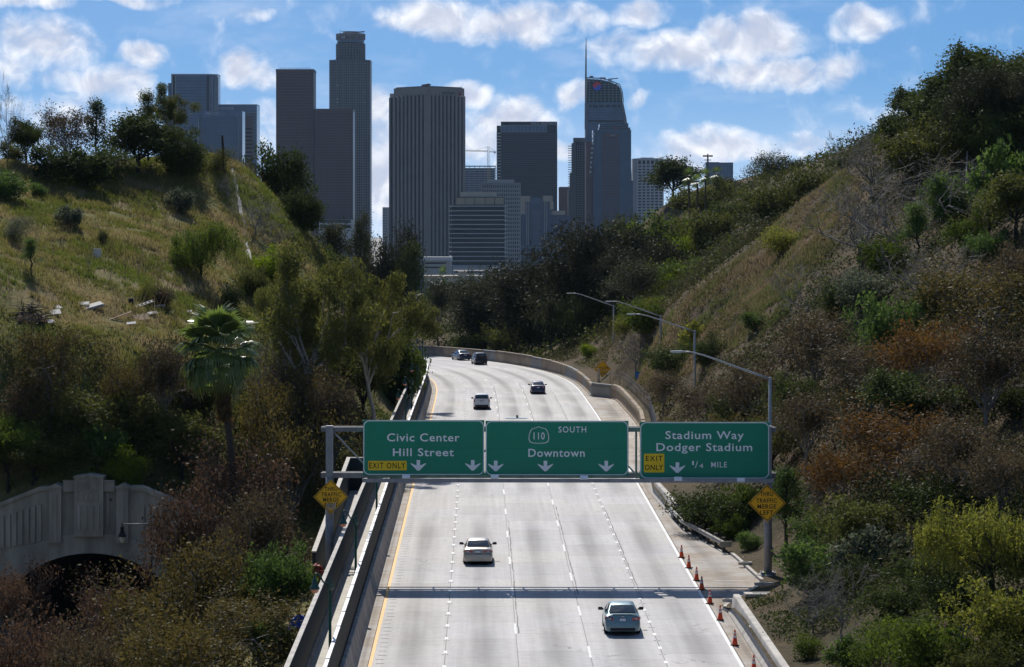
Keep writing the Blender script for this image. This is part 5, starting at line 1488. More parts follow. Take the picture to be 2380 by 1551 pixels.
LM = {
    'dark': leaf_mat('leaf_dark_green', (.028, .040, .014), (.075, .095, .028), .3),
    'olive': leaf_mat('leaf_olive', (.042, .050, .016), (.115, .120, .032), .35),
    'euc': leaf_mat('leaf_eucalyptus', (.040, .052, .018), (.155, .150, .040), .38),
    'brown': leaf_mat('leaf_brown', (.046, .038, .022), (.115, .088, .050), .3, .35, .5),
    'red': leaf_mat('leaf_reddish', (.050, .032, .022), (.125, .078, .052), .3, .35, .55),
    'orange': leaf_mat('leaf_orange', (.058, .036, .015), (.160, .086, .028), .33, .4),
    'rust': leaf_mat('leaf_rusty_olive', (.050, .043, .017), (.140, .110, .036), .33, .35, .5),
    'lime': leaf_mat('leaf_lime', (.070, .105, .012), (.190, .240, .030), .42),
    'yellow': leaf_mat('leaf_yellow_green', (.080, .090, .018), (.205, .205, .045), .42),
    'fresh': leaf_mat('leaf_fresh_green', (.038, .070, .018), (.110, .160, .045), .38, .35, .5),
    'grey': leaf_mat('leaf_grey_green', (.055, .066, .040), (.140, .160, .100), .3, .35, .5),
    'green': leaf_mat('leaf_mid_green', (.038, .060, .012), (.105, .140, .026), .38),
    'farmix': leaf_mat('leaf_far_dark', (.030, .036, .020), (.078, .082, .040), .28),
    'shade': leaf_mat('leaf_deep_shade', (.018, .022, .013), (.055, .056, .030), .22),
    'palm': leaf_mat('leaf_palm', (.050, .085, .022), (.140, .185, .048), .4, .3, 2.5),
    'thatch': leaf_mat('leaf_palm_dead', (.050, .032, .016), (.130, .085, .040), .3, .6),
}
_b = LM['palm'].node_tree.nodes['Principled BSDF']; _b.inputs['Roughness'].default_value = .32; _b.inputs['Specular IOR Level'].default_value = .6
BARK = mat('bark_brown', (.075, .060, .048), var=.3, scale=3, rough=.9)
BARK_G = mat('bark_grey', (.20, .185, .165), var=.3, scale=2.5, rough=.85)
BARK_P = mat('bark_pale', (.30, .275, .24), var=.3, scale=1.5, rough=.8)
BARK_D = mat('bark_dark', (.035, .03, .026), var=.3, scale=3, rough=.9)

# ------------------------------------------------------------------ plants: shapes
def unit_rand(rs, n):
    v = rs.normal(size=(n, 3)); return v / np.linalg.norm(v, axis=1, keepdims=True)
def leaves_at(rs, C, size, aspect=.5, droop=0.0, jitter=.35):
    """C (n,3) centres -> (n,4,3) rhombic leaves"""
    n = len(C)
    a = unit_rand(rs, n)
    if droop:
        a = a * (1 - droop) + np.array([0, 0, -1.0]) * droop; a /= np.linalg.norm(a, axis=1, keepdims=True)
    b = np.cross(a, unit_rand(rs, n)); b /= np.maximum(np.linalg.norm(b, axis=1, keepdims=True), 1e-6)
    s = size * (1 + jitter * rs.normal(size=(n, 1))).clip(.4, 1.9)
    a = a * s / 2; b = b * s / 2 * aspect
    return np.stack([C - a, C + b - a * .1, C + a, C - b - a * .1], 1)
def skeleton(seed, H, trunk, nl, L, elev, levels, child, curve=.25, upb=.12, r0=.16, excur=False, lean=(0, 0), twig=.62, spread=(.35, 1.0)):
    rs = random.Random(seed)
    segs, tips = [], []
    def rv(): return Vector((rs.gauss(0, 1), rs.gauss(0, 1), rs.gauss(0, .7)))
    def rec(p, d, ln, r, lv):
        pts, rad = [p], [r]
        for k in range(3):
            d = (d + rv() * curve * .6 + Vector((0, 0, upb))).normalized()
            pts.append(pts[-1] + d * ln / 3); rad.append(r * (1 - .2 * (k + 1)))
        segs.append((pts, rad, lv))
        if lv <= 0:
            tips.append((pts[-1], d)); tips.append((pts[-2], d)); return
        for c in range(child):
            at = pts[rs.choice((1, 2, 3, 3))]
            q = (d + rv() * .75).normalized()
            rec(at, q, ln * rs.uniform(twig - .12, twig + .12), r * .55, lv - 1)
    tp = [Vector((0, 0, -.3))]
    top = H * (trunk if not excur else .88)
    n = 6
    for i in range(1, n + 1):
        f = i / n
        tp.append(Vector((lean[0] * f * f + rs.gauss(0, .03) * H * .3, lean[1] * f * f + rs.gauss(0, .03) * H * .3, top * f)))
    segs.append((tp, [r0 * (1 - .55 * i / n) for i in range(n + 1)], 9))
    for i in range(nl):
        az = i * 2.4 + rs.uniform(-.5, .5)
        if excur: f = .32 + .66 * (i + rs.random()) / nl
        else: f = rs.uniform(.72, 1.0)
        k = min(int(f * n), n - 1); p = tp[k].lerp(tp[k + 1], f * n - k)
        e = math.radians(elev + rs.uniform(-18, 18))
        ln = L * rs.uniform(.75, 1.15) * ((1.15 - .75 * f) if excur else 1)
        rec(p, Vector((math.cos(az) * math.cos(e), math.sin(az) * math.cos(e), math.sin(e))), ln, r0 * .45, levels)
    return segs, tips
def tubes_mesh(name, segs, m, minr=.012, maxlv=99, sides=(7, 5, 4, 3)):
    mb = MB()
    for pts, rad, lv in segs:
        n = 7 if lv == 9 else (5 if rad[0] > .06 else (4 if rad[0] > .03 else 3))
        mb.tube(pts, [max(r, minr) for r in rad], n, cap=False)
    return mb.mesh(name, m)
PROTO = {}
def proto(key, segs, V, tone, bark, leafm, minr=.012):
    t = tubes_mesh('trunk', segs, bark, minr) if segs else None
    c = quads_mesh('crown', V, leafm, tone) if V is not None else None
    allp = []
    if V is not None: allp.append(np.asarray(V).reshape(-1, 3))
    if t is not None:
        a = np.zeros(len(t.vertices) * 3); t.vertices.foreach_get('co', a); allp.append(a.reshape(-1, 3))
    A = np.concatenate(allp)
    H = np.percentile(A[:, 2], 99.7); lo, hi = np.percentile(A[:, 0], 1), np.percentile(A[:, 0], 99)
    PROTO[key] = (t, c, float(H), float(hi - lo), float((hi + lo) / 2))
def clump(rs, tips, n, sig, flat=.75, shell=.0):
    T = np.array([tuple(t[0]) for t in tips])
    idx = rs.randint(0, len(T), n)
    C = T[idx] + rs.normal(size=(n, 3)) * np.array([sig, sig, sig * flat])
    tone = np.clip(.5 + .22 * rs.normal(size=n) + .25 * (rs.rand(len(T))[idx] - .5), 0, 1)
    return C, tone
for i in range(3):     # broad evergreen
    rs = np.random.RandomState(10 + i)
    sg, tp = skeleton(20 + i, 8, .32, 7, 3.0, 38, 2, 4, r0=.24)
    C, tn = clump(rs, tp, 11500, .56); proto(('oak', i), [s for s in sg if s[2] > 0], leaves_at(rs, C, .29), tn, BARK_D, LM['dark'])
for i in range(3):     # leafy to the ground
    rs = np.random.RandomState(15 + i)
    sg, tp = skeleton(25 + i, 5, .10, 13, 2.5, 36, 2, 3, r0=.16, curve=.3)
    C, tn = clump(rs, tp, 8000, .42)
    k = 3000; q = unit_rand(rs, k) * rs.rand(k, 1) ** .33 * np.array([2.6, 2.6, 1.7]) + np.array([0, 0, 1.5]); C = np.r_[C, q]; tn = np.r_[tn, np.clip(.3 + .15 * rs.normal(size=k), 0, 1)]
    C[:, 2] = np.maximum(C[:, 2], .05)
    proto(('bush', i), [s for s in sg if s[2] > 0], leaves_at(rs, C, .25), tn, BARK_D, LM['dark'])
for i in range(3):     # thin leaved tree, limbs showing
    rs = np.random.RandomState(30 + i)
    sg, tp = skeleton(40 + i, 9, .28, 8, 3.2, 48, 3, 3, curve=.35, r0=.2)
    C, tn = clump(rs, tp, 8200, .44, .9); proto(('thin', i), sg, leaves_at(rs, C, .21), tn, BARK_G, LM['brown'], .011)
for i in range(3):     # leafless
    rs = np.random.RandomState(50 + i)
    sg, tp = skeleton(60 + i, 8, .25, 7, 3.3, 42, 4, 3, curve=.42, r0=.2, twig=.66, upb=.06)
    C, tn = clump(rs, tp, 350, .3); proto(('bare', i), sg, leaves_at(rs, C, .14), tn, BARK_G, LM['olive'], .014)
for i in range(3):     # eucalyptus: high, foliage in separate round heads
    rs = np.random.RandomState(70 + i)
    sg, tp = skeleton(80 + i, 13, .42, 7, 4.4, 50, 1, 3, curve=.24, upb=.06, r0=.24, lean=((0, 0), (-.8, 0), (2.6, 0))[i], twig=.55)
    C, tn = [], []
    for (p, d) in tp[::2] + [t_ for k_, t_ in enumerate(tp[1::2]) if k_ % 3 == 0]:
        R = rs.uniform(.8, 1.3); k = int(560 * R * R)
        q = unit_rand(rs, k) * rs.rand(k, 1) ** .42
        C.append(np.array(tuple(p)) + q * np.array([R, R, R * .8])); tn.append(np.clip(.42 + .42 * (rs.rand() - .5) + .28 * (np.linalg.norm(q, axis=1) - .6) + .16 * rs.normal(size=k), 0, 1))  # outer leaves paler: golden new growth plus gold-lit tops put into the tone
    C = np.concatenate(C); tn = np.concatenate(tn)
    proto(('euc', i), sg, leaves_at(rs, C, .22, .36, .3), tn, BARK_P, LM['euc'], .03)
for i in range(3):     # big dense tree
    rs = np.random.RandomState(75 + i)
    sg, tp = skeleton(85 + i, 16, .20, 11, 5.2, 46, 2, 4, r0=.42, curve=.26)
    C, tn = clump(rs, tp, 21000, .75, .85)
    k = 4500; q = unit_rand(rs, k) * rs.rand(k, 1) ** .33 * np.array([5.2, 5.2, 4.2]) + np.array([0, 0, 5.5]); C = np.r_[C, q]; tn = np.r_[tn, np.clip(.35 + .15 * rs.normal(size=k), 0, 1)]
    C[:, 2] = np.maximum(C[:, 2], .3)
    proto(('big', i), [s_ for s_ in sg if s_[2] > 0], leaves_at(rs, C, .34), tn, BARK_D, LM['dark'])
for i in range(2):     # slim upright
    rs = np.random.RandomState(90 + i)
    sg, tp = skeleton(100 + i, 10, .5, 16, 1.7, 40, 1, 3, excur=True, r0=.15)
    C, tn = clump(rs, tp, 4200, .38, 1.0); proto(('slim', i), sg, leaves_at(rs, C, .24, .4, .35), tn, BARK_D, LM['dark'])
for i in range(2):     # wispy she-oak
    rs = np.random.RandomState(110 + i)
    sg, tp = skeleton(120 + i, 11, .5, 22, 2.6, 28, 1, 4, excur=True, r0=.2)
    C, tn = clump(rs, tp, 6500, .5, .9); proto(('wispy', i), sg, leaves_at(rs, C, .32, .25, .2), tn, BARK_D, LM['farmix'])
rs = np.random.RandomState(130)   # drooping pepper
for i in range(2):
    sg, tp = skeleton(140 + i, 7, .35, 8, 3.1, 35, 2, 3, r0=.26)
    T = np.array([tuple(t[0]) for t in tp]); n = 1500
    idx = rs.randint(0, len(T), n)
    base = T[idx] + rs.normal(size=(n, 3)) * .45; ln = rs.uniform(.6, 2.2, n)
    C, tn = [], []
    for k in range(13):
        f = k / 12
        q = base + np.c_[rs.normal(size=n) * .06, rs.normal(size=n) * .06, -ln * f]
        C.append(q); tn.append(np.clip(.55 - .1 * f + .2 * rs.normal(size=n), 0, 1))
    C = np.concatenate(C); tn = np.concatenate(tn); C[:, 2] = np.maximum(C[:, 2], .15)
    proto(('pepper', i), sg, leaves_at(rs, C, .22, .4, .5), tn, BARK_D, LM['green'])
for i in range(4):     # shrubs
    rs = np.random.RandomState(150 + i)
    sg, tp = skeleton(160 + i, 3, .12, 12, 1.5, 50, 1, 3, r0=.06, curve=.3)
    C, tn = clump(rs, tp, 3800, .28, .9)
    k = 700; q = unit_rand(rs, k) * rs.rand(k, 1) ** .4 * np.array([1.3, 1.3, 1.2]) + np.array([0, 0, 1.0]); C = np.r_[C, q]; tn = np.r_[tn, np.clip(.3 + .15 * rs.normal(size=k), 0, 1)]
    C[:, 2] = np.maximum(C[:, 2], .05)
    proto(('shrub', i), sg, leaves_at(rs, C, (.2, .16, .24, .14)[i], (.5, .45, .6, .3)[i]), tn, BARK, LM['green'])
for i in range(2):     # dry stems
    sg, tp = skeleton(180 + i, 4, .15, 9, 2.2, 62, 1, 2, r0=.045, curve=.2)
    rs = np.random.RandomState(190 + i); C, tn = clump(rs, tp, 160, .2)
    proto(('stems', i), sg, leaves_at(rs, C, .12), tn, BARK_G, LM['brown'], .010)
rs = np.random.RandomState(200)   # distant fan palm
V, tn = [], []
for k in range(34):
    az = rs.rand() * 6.28; el = rs.uniform(-.9, 1.2); d = np.array([math.cos(az) * math.cos(el), math.sin(az) * math.cos(el), math.sin(el)])
    side = np.cross(d, [0, 0, 1]); side /= np.linalg.norm(side)
    c0 = np.array([0, 0, 9.0]) + d * .4
    for w in np.linspace(-.7, .7, 7):
        e = d * math.cos(w) + side * math.sin(w)
        p0, p1 = c0 + d * .3, c0 + e * 1.5 + np.array([0, 0, -.35 * abs(w)]) 
        ww = side * .07
        V.append([p0 - ww * .3, (p0 + p1) / 2 - ww, p1, (p0 + p1) / 2 + ww]); tn.append(rs.rand())
proto(('farpalm', 0), [([Vector((0, 0, -.3)), Vector((.1, 0, 4)), Vector((0, 0, 9))], [.22, .18, .2], 9)], np.array(V), np.array(tn), BARK, LM['palm'])

def fit_distance(x, ytop, Y, wpx, rmin, rmax):
    """slide a plant along its line of sight until its height suits its width"""
    dY = np.array(list(range(0, 66, 2)) + list(range(-2, -110, -2)), float)
    Yn = Y - dY
    X = (x - CX) * Yn / F
    t, o = to_road(X, Yn)
    g = np.where(o < 0, height_left(X, Yn, t, o), height_right(X, Yn, t, o))
    r = (CAMZ - (ytop - HY) * Yn / F - g + .15) / (wpx * Yn / F)
    pen = np.maximum(np.maximum(rmin - r, r - rmax), 0) * 40 + np.abs(dY) * .05
    pen = pen + 1e6 * ((Yn < 112) | ((o > -12.3) & (o < wall_off(t) + 1.2)))
    return float(Yn[np.argmin(pen)])
RATIO = {'big': (.85, 1.5), 'bush': (.6, 1.1), 'oak': (.85, 1.5), 'thin': (.95, 1.8), 'bare': (.75, 1.6), 'euc': (1.3, 2.6), 'slim': (1.4, 3.2), 'wispy': (1.3, 2.8), 'pepper': (.8, 1.3), 'shrub': (.75, 1.35), 'stems': (1.0, 2.2), 'farpalm': (2.0, 5.0)}
def put(kind, lm, x, ytop, Y, wpx, label, cat='tree', name=None, base=None, group=None, rz=None, bark=None, lean=0.0):
    if kind[0] == 'oak' and cat == 'shrub': kind = ('bush', kind[1])
    t, c, H, Wd, mx_ = PROTO[kind]
    if base is None: Y = fit_distance(x, ytop, Y, wpx, *RATIO[kind[0]])
    X = (x - CX) * Y / F
    zt = CAMZ - (ytop - HY) * Y / F
    zb = ground(X, Y) - .15 if base is None else (CAMZ - (base - HY) * Y / F)
    h = zt - zb
    if h < .4: print('LOW', label, round(h, 2)); h = .6
    sz = h / H; sx = wpx * Y / F / Wd
    if not .3 < sx / sz < 3.2: print('STRETCH', label, 'h', round(h, 1), 'w', round(sx * Wd, 1), round(sx / sz, 2))
    nm = name or ('palm_tree' if cat == 'palm tree' else cat)
    r = empty(nm, (X - mx_ * sx, Y, zb), label=label, cat=cat, group=group)
    r.scale = (sx, sx, sz)
    r.rotation_euler = (0, lean, 0)
    for me, pn in ((t, 'trunk' if kind[0] not in ('shrub', 'stems') else 'stems'), (c, 'crown' if kind[0] not in ('shrub', 'stems') else 'foliage')):
        if me is None: continue
        o = link(pn, me, r)
        if pn in ('crown', 'foliage') and lm:
            o.material_slots[0].link = 'OBJECT'; o.material_slots[0].material = LM[lm]
        elif bark and pn == 'trunk':
            o.material_slots[0].link = 'OBJECT'; o.material_slots[0].material = bark
    return r
def hit(x, y, y0=130.0, y1=700.0):
    """where the line of sight through a picture point meets the hillsides"""
    Ys = np.arange(y0, y1, 1.0)
    X = (x - CX) * Ys / F; Z = CAMZ - (y - HY) * Ys / F
    t, o = to_road(X, Ys)
    g = np.where(o < 0, height_left(X, Ys, t, o), height_right(X, Ys, t, o))
    b = np.nonzero(Z <= g)[0]
    i = b[0] if len(b) else len(Ys) - 1
    return Vector((float(X[i]), float(Ys[i]), float(g[i])))
# ------------------------------------------------------------------ plants: places
LEFT_RIDGE = [
 (('bare', 0), 'olive', 20, 165, 292, 70, 'tall leafless sapling at the far left edge of the ridge', 'tree'),
 (('oak', 0), 'dark', 62, 275, 318, 80, 'rounded dark tree alone near the left end of the ridge', 'tree'),
 (('thin', 0), 'brown', 150, 238, 318, 120, 'sparse brown tree with open branches on the ridge', 'tree'),
 (('slim', 0), 'dark', 228, 228, 322, 62, 'slim upright dark tree on the ridge', 'tree'),
 (('shrub', 0), 'dark', 125, 335, 312, 110, 'dark bush left of the slim ridge tree', 'shrub'),
 (('shrub', 2), 'dark', 195, 345, 314, 120, 'broad dark bush under the slim ridge tree', 'shrub'),
 (('shrub', 1), 'dark', 255, 335, 315, 110, 'dark bush between the slim tree and the broad ridge tree', 'shrub'),
 (('oak', 1), 'dark', 330, 262, 322, 175, 'broad dark spreading tree on the ridge', 'tree'),
 (('slim', 1), 'olive', 350, 208, 326, 70, 'ragged tall tree rising behind the broad ridge tree', 'tree'),
 (('euc', 0), 'olive', 412, 196, 334, 105, 'ragged open tree in front of the blue glass towers', 'tree'),
 (('bush', 2), 'dark', 420, 300, 322, 115, 'low dark tree at the right end of the ridge grove', 'tree'),
 (('shrub', 3), 'olive', 515, 342, 334, 75, 'olive bush crowning the hilltop by the bare stump', 'shrub'),
 (('bush', 0), 'dark', 640, 338, 352, 150, 'big dark round tree behind the right flank of the hill', 'tree'),
 (('bush', 2), 'dark', 703, 432, 356, 95, 'dark tree lower behind the hill flank', 'tree'),
 (('shrub', 1), 'dark', 10, 385, 302, 80, 'dark green bush cut by the left edge of the ridge', 'shrub'),
 (('shrub', 0), 'olive', 30, 325, 310, 60, 'olive bush beside the leafless sapling', 'shrub'),
]
LEFT_SLOPE = [
 (('shrub', 2), 'grey', 418, 437, 309, 62, 'pale green leafy shrub high on the grass slope', 'shrub'),
 (('shrub', 2), 'grey', 160, 477, 283, 62, 'pale green leafy shrub in the middle of the grass slope', 'shrub'),
 (('shrub', 0), 'fresh', 90, 425, 303, 38, 'small fresh green shrub near the top of the slope', 'shrub'),
 (('shrub', 1), 'dark', 240, 534, 281, 26, 'tiny dark shrub in the middle of the slope', 'shrub'),
 (('slim', 1), 'fresh', 76, 553, 258, 52, 'stump wrapped in green creeper on the slope', 'shrub'),
 (('shrub', 3), 'grey', 42, 500, 278, 85, 'grey green bush at the left edge of the slope', 'shrub'),
 (('shrub', 0), 'fresh', 15, 395, 296, 95, 'large glossy green bush at the top left of the slope', 'shrub'),
 (('pepper', 0), 'green', 478, 518, 288, 165, 'drooping dark pepper tree low on the grass slope', 'tree'),
 (('bush', 1), 'lime', 625, 572, 302, 118, 'bright green bushy tree beside the concrete drain', 'tree'),
 (('shrub', 1), 'dark', 540, 655, 276, 55, 'dark grey shrub below the pepper tree', 'shrub'),
 (('stems', 0), 'olive', 205, 560, 268, 45, 'thin willowy sapling beside the white box', 'shrub'),
 (('stems', 1), 'brown', 252, 590, 262, 40, 'dry leafless sapling above the rubbish pile', 'shrub'),
 (('stems', 0), 'brown', 320, 560, 270, 40, 'dry leafless stems in the middle of the lower slope', 'shrub'),
 (('bare', 1), 'olive', 590, 455, 322, 120, 'grey leafless thicket on the hill flank', 'shrub'),
 (('bare', 2), 'olive', 530, 400, 331, 70, 'grey leafless bush beside the drain near the hilltop', 'shrub'),
 (('bare', 0), 'olive', 640, 500, 330, 100, 'second grey leafless thicket lower on the hill flank', 'shrub'),
 (('shrub', 3), 'yellow', 345, 650, 266, 60, 'patch of yellow flowering weeds below the slope', 'shrub'),
 (('shrub', 1), 'brown', 380, 665, 264, 55, 'grey brown bush beside the yellow weeds', 'shrub'),
 (('oak', 2), 'olive', 590, 620, 285, 75, 'olive bush between pepper tree and bright green tree', 'shrub'),
 (('shrub', 0), 'green', 690, 640, 312, 90, 'green bush right of the bright green tree', 'shrub'),
 (('wispy', 0), 'farmix', 775, 515, 372, 110, 'dark feathery tree left of the ribbed tower', 'tree'),
 (('wispy', 1), 'farmix', 838, 492, 392, 60, 'thin dark feathery tree before the crowned tower', 'tree'),
 (('big', 2), 'shade', 905, 530, 372, 130, 'dark feathery tree before the ribbed tower', 'tree'),
 (('wispy', 1), 'dark', 950, 560, 372, 85, 'dark drooping tree at the foot of the ribbed tower', 'tree'),
 (('oak', 1), 'dark', 745, 570, 352, 110, 'dark bushy tree behind the eucalyptus heads', 'tree'),
 (('thin', 2), 'farmix', 1020, 640, 420, 90, 'greyish thin tree before the tan apartments', 'tree'),
]
LEFT_MID = [
 (('bush', 0), 'olive', 800, 725, 254, 160, 'olive bushy tree filling the gap between the eucalyptus trunks', 'tree'),
 (('bush', 2), 'green', 905, 760, 258, 150, 'green bushy tree behind the leaning eucalyptus', 'tree'),
 (('bush', 1), 'olive', 690, 760, 262, 150, 'olive bushy tree under the smaller eucalyptus', 'tree'),
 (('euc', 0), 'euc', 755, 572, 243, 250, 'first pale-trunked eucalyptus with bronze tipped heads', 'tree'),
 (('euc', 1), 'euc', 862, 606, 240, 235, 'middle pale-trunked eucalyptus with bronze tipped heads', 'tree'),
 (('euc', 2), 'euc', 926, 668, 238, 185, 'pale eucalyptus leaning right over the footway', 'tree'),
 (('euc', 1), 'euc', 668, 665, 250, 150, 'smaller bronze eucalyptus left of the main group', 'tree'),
 (('oak', 0), 'olive', 720, 745, 252, 150, 'olive bushy tree below the eucalyptus heads', 'tree'),
 (('oak', 2), 'olive', 850, 775, 250, 150, 'olive bushy tree under the middle eucalyptus', 'tree'),
 (('oak', 1), 'dark', 920, 785, 262, 110, 'dark bushy tree beside the footway lamps', 'tree'),
 (('shrub', 0), 'green', 930, 880, 252, 90, 'green bush behind the Civic Center sign', 'shrub'),
 (('shrub', 2), 'green', 955, 850, 290, 50, 'green bush by the footway bend', 'shrub'),
 (('shrub', 1), 'fresh', 905, 830, 262, 80, 'fresh green bush under the leaning eucalyptus', 'shrub'),
 (('thin', 0), 'brown', 700, 815, 232, 170, 'brown thin tree below the smaller eucalyptus', 'tree'),
 (('thin', 1), 'rust', 650, 850, 222, 190, 'rusty thin tree behind the gantry end', 'tree'),
 (('thin', 2), 'brown', 780, 870, 225, 160, 'brown thin tree just left of the Civic Center sign', 'tree'),
 (('bare', 1), 'olive', 610, 780, 226, 160, 'grey leafless tree right of the fan palm', 'tree'),
 (('thin', 0), 'rust', 110, 735, 236, 150, 'tall thin pale-trunked tree on the dark slope, left', 'tree'),
 (('thin', 1), 'rust', 300, 830, 236, 130, 'tall thin pale-trunked tree above the bright shrub', 'tree'),
 (('thin', 2), 'brown', 385, 790, 238, 150, 'tall thin pale-trunked tree left of the fan palm', 'tree'),
 (('oak', 2), 'olive', 85, 1010, 238, 190, 'olive tree behind the left half of the portal', 'tree'),
 (('oak', 0), 'green', 20, 960, 240, 140, 'green tree at the left edge above the portal', 'tree'),
 (('oak', 1), 'lime', 278, 1035, 236, 120, 'bright lime green shrub right behind the portal crest', 'shrub'),
 (('shrub', 2), 'fresh', 235, 985, 241, 110, 'light green leafy bush above the lime shrub', 'shrub'),
 (('oak', 1), 'olive', 430, 960, 240, 150, 'olive tree between the lime shrub and the palm trunk', 'tree'),
 (('shrub', 1), 'olive', 190, 900, 243, 160, 'olive brush halfway up the dark slope', 'shrub'),
 (('shrub', 0), 'olive', 330, 905, 245, 150, 'olive brush left of the palm skirt', 'shrub'),
 (('shrub', 3), 'brown', 60, 850, 243, 150, 'brown brush at the left edge of the dark slope', 'shrub'),
 (('shrub', 2), 'olive', 440, 860, 250, 130, 'olive brush behind the palm crown', 'shrub'),
 (('oak', 2), 'olive', 600, 900, 240, 150, 'olive tree behind the leafless one by the palm', 'tree'),
]
LEFT_FRONT = [
 (('thin', 1), 'red', 40, 1300, 196, 150, 'reddish thin tree before the left side of the portal', 'tree'),
 (('thin', 0), 'red', 262, 1335, 186, 170, 'reddish thin tree before the tunnel mouth', 'tree'),
 (('thin', 2), 'red', 440, 1120, 200, 230, 'reddish thin tree covering the right side of the portal', 'tree'),
 (('thin', 0), 'red', 560, 1010, 204, 230, 'tall reddish thin tree below the palm skirt', 'tree'),
 (('thin', 1), 'rust', 690, 950, 205, 190, 'rusty thin tree beside the left gantry column', 'tree'),
 (('thin', 2), 'brown', 610, 1130, 186, 220, 'brown thin tree below the left diamond sign', 'tree'),
 (('thin', 1), 'red', 150, 1395, 172, 280, 'reddish tree filling the bottom left corner', 'tree'),
 (('thin', 0), 'rust', 360, 1330, 168, 260, 'rusty tree at the bottom of the picture below the portal', 'tree'),
 (('thin', 2), 'rust', 490, 1240, 166, 280, 'rusty olive tree at the bottom left of the footway', 'tree'),
 (('thin', 1), 'rust', 440, 1400, 150, 320, 'nearest rusty tree along the bottom edge', 'tree'),
 (('thin', 2), 'red', 30, 1430, 152, 260, 'nearest reddish tree at the bottom left corner', 'tree'),
 (('thin', 0), 'rust', 590, 1370, 152, 230, 'rusty tree at the bottom just left of the outer wall', 'tree'),
 (('bush', 2), 'fresh', 655, 1262, 160, 150, 'fresh green big-leaved shrub beside the outer wall', 'shrub'),
 (('shrub', 2), 'fresh', 618, 1300, 164, 120, 'second fresh green big-leaved shrub behind the first', 'shrub'),
 (('shrub', 0), 'fresh', 640, 1440, 142, 130, 'fresh green shrub at the bottom beside the outer wall', 'shrub'),
 (('thin', 1), 'brown', 230, 1430, 160, 260, 'brown tree at the bottom below the tunnel mouth', 'tree'),
]
RIGHT_NEAR = [
 (('bush', 1), 'green', 1700, 1195, 190, 80, 'green bush on the dirt left of the gantry column', 'shrub'),
 (('shrub', 0), 'fresh', 1745, 1235, 182, 60, 'low green creeper at the foot of the gantry column', 'shrub'),
 (('shrub', 1), 'green', 1880, 1470, 136, 70, 'small green bush on the brown bank by the barrier', 'shrub'),
 (('bush', 1), 'dark', 2090, 1330, 146, 170, 'dark bush between the leafless saplings and the yellow tree', 'shrub'),
 (('bush', 2), 'dark', 2230, 1330, 141, 180, 'dark bush under the yellow drooping tree', 'shrub'),
 (('bush', 0), 'green', 2120, 1450, 131, 170, 'mid green bush at the bottom between two green bushes', 'shrub'),
 (('bush', 1), 'olive', 2290, 1470, 124, 200, 'olive bush along the bottom right edge', 'shrub'),
 (('bush', 2), 'fresh', 1900, 1190, 172, 120, 'fresh green creeper bush above the gantry footing', 'shrub'),
 (('bush', 0), 'dark', 1700, 1150, 198, 150, 'second dark green bush under the Stadium Way sign', 'shrub'),
 (('pepper', 1), 'yellow', 2290, 1160, 142, 300, 'yellow green drooping tree at the right edge', 'tree'),
 (('bush', 0), 'yellow', 2330, 1360, 131, 240, 'yellow green tree in the bottom right corner', 'tree'),
 (('shrub', 0), 'fresh', 1900, 1255, 163, 170, 'green creeper-covered bush beside the gantry footing', 'shrub'),
 (('shrub', 2), 'grey', 2035, 1225, 158, 170, 'silvery leaved bush right of the gantry footing', 'shrub'),
 (('oak', 1), 'dark', 1970, 1290, 154, 170, 'dark bush in the shade below the silvery bush', 'shrub'),
 (('slim', 0), 'fresh', 1835, 1085, 176, 110, 'ivy covered trunk right of the Merge Left sign', 'tree'),
 (('oak', 2), 'dark', 1660, 1130, 202, 190, 'dark green bush under the Stadium Way sign', 'shrub'),
 (('oak', 0), 'green', 1745, 1120, 192, 120, 'mid green bush left of the right gantry column', 'shrub'),
 (('shrub', 1), 'fresh', 1612, 1175, 202, 90, 'fresh green bush behind the guard rail bend', 'shrub'),
 (('shrub', 3), 'green', 2060, 1430, 137, 170, 'green bush at the bottom right of the dirt bank', 'shrub'),
 (('shrub', 0), 'green', 2190, 1440, 130, 190, 'green bush at the bottom under the yellow tree', 'shrub'),
 (('bare', 1), 'olive', 1885, 1330, 143, 130, 'leafless grey sapling on the dirt bank', 'tree'),
 (('bare', 2), 'olive', 1960, 1300, 138, 150, 'second leafless grey sapling near the bottom edge', 'tree'),
 (('bush', 1), 'dark', 2160, 1260, 152, 190, 'dark leafy tree left of the yellow drooping tree', 'tree'),
 (('shrub', 2), 'fresh', 1980, 1475, 131, 110, 'fresh green bush at the bottom edge of the bank', 'shrub'),
 (('thin', 0), 'orange', 2085, 930, 186, 260, 'orange leaved tree right of the Stadium Way sign', 'tree'),
 (('thin', 1), 'orange', 1960, 1030, 180, 190, 'rusty orange tree beside the right gantry column', 'tree'),
 (('thin', 2), 'brown', 1880, 905, 192, 190, 'brown tree behind the right end of the gantry', 'tree'),
 (('thin', 2), 'brown', 2230, 960, 178, 250, 'brown tree right of the orange tree', 'tree'),
 (('thin', 1), 'brown', 2340, 1010, 166, 230, 'brown tree at the right edge above the yellow tree', 'tree'),
 (('bush', 2), 'dark', 2200, 1100, 168, 220, 'dark tree below the orange tree', 'tree'),
 (('bush', 0), 'olive', 1990, 1160, 170, 180, 'olive tree below the rusty orange tree', 'tree'),
]
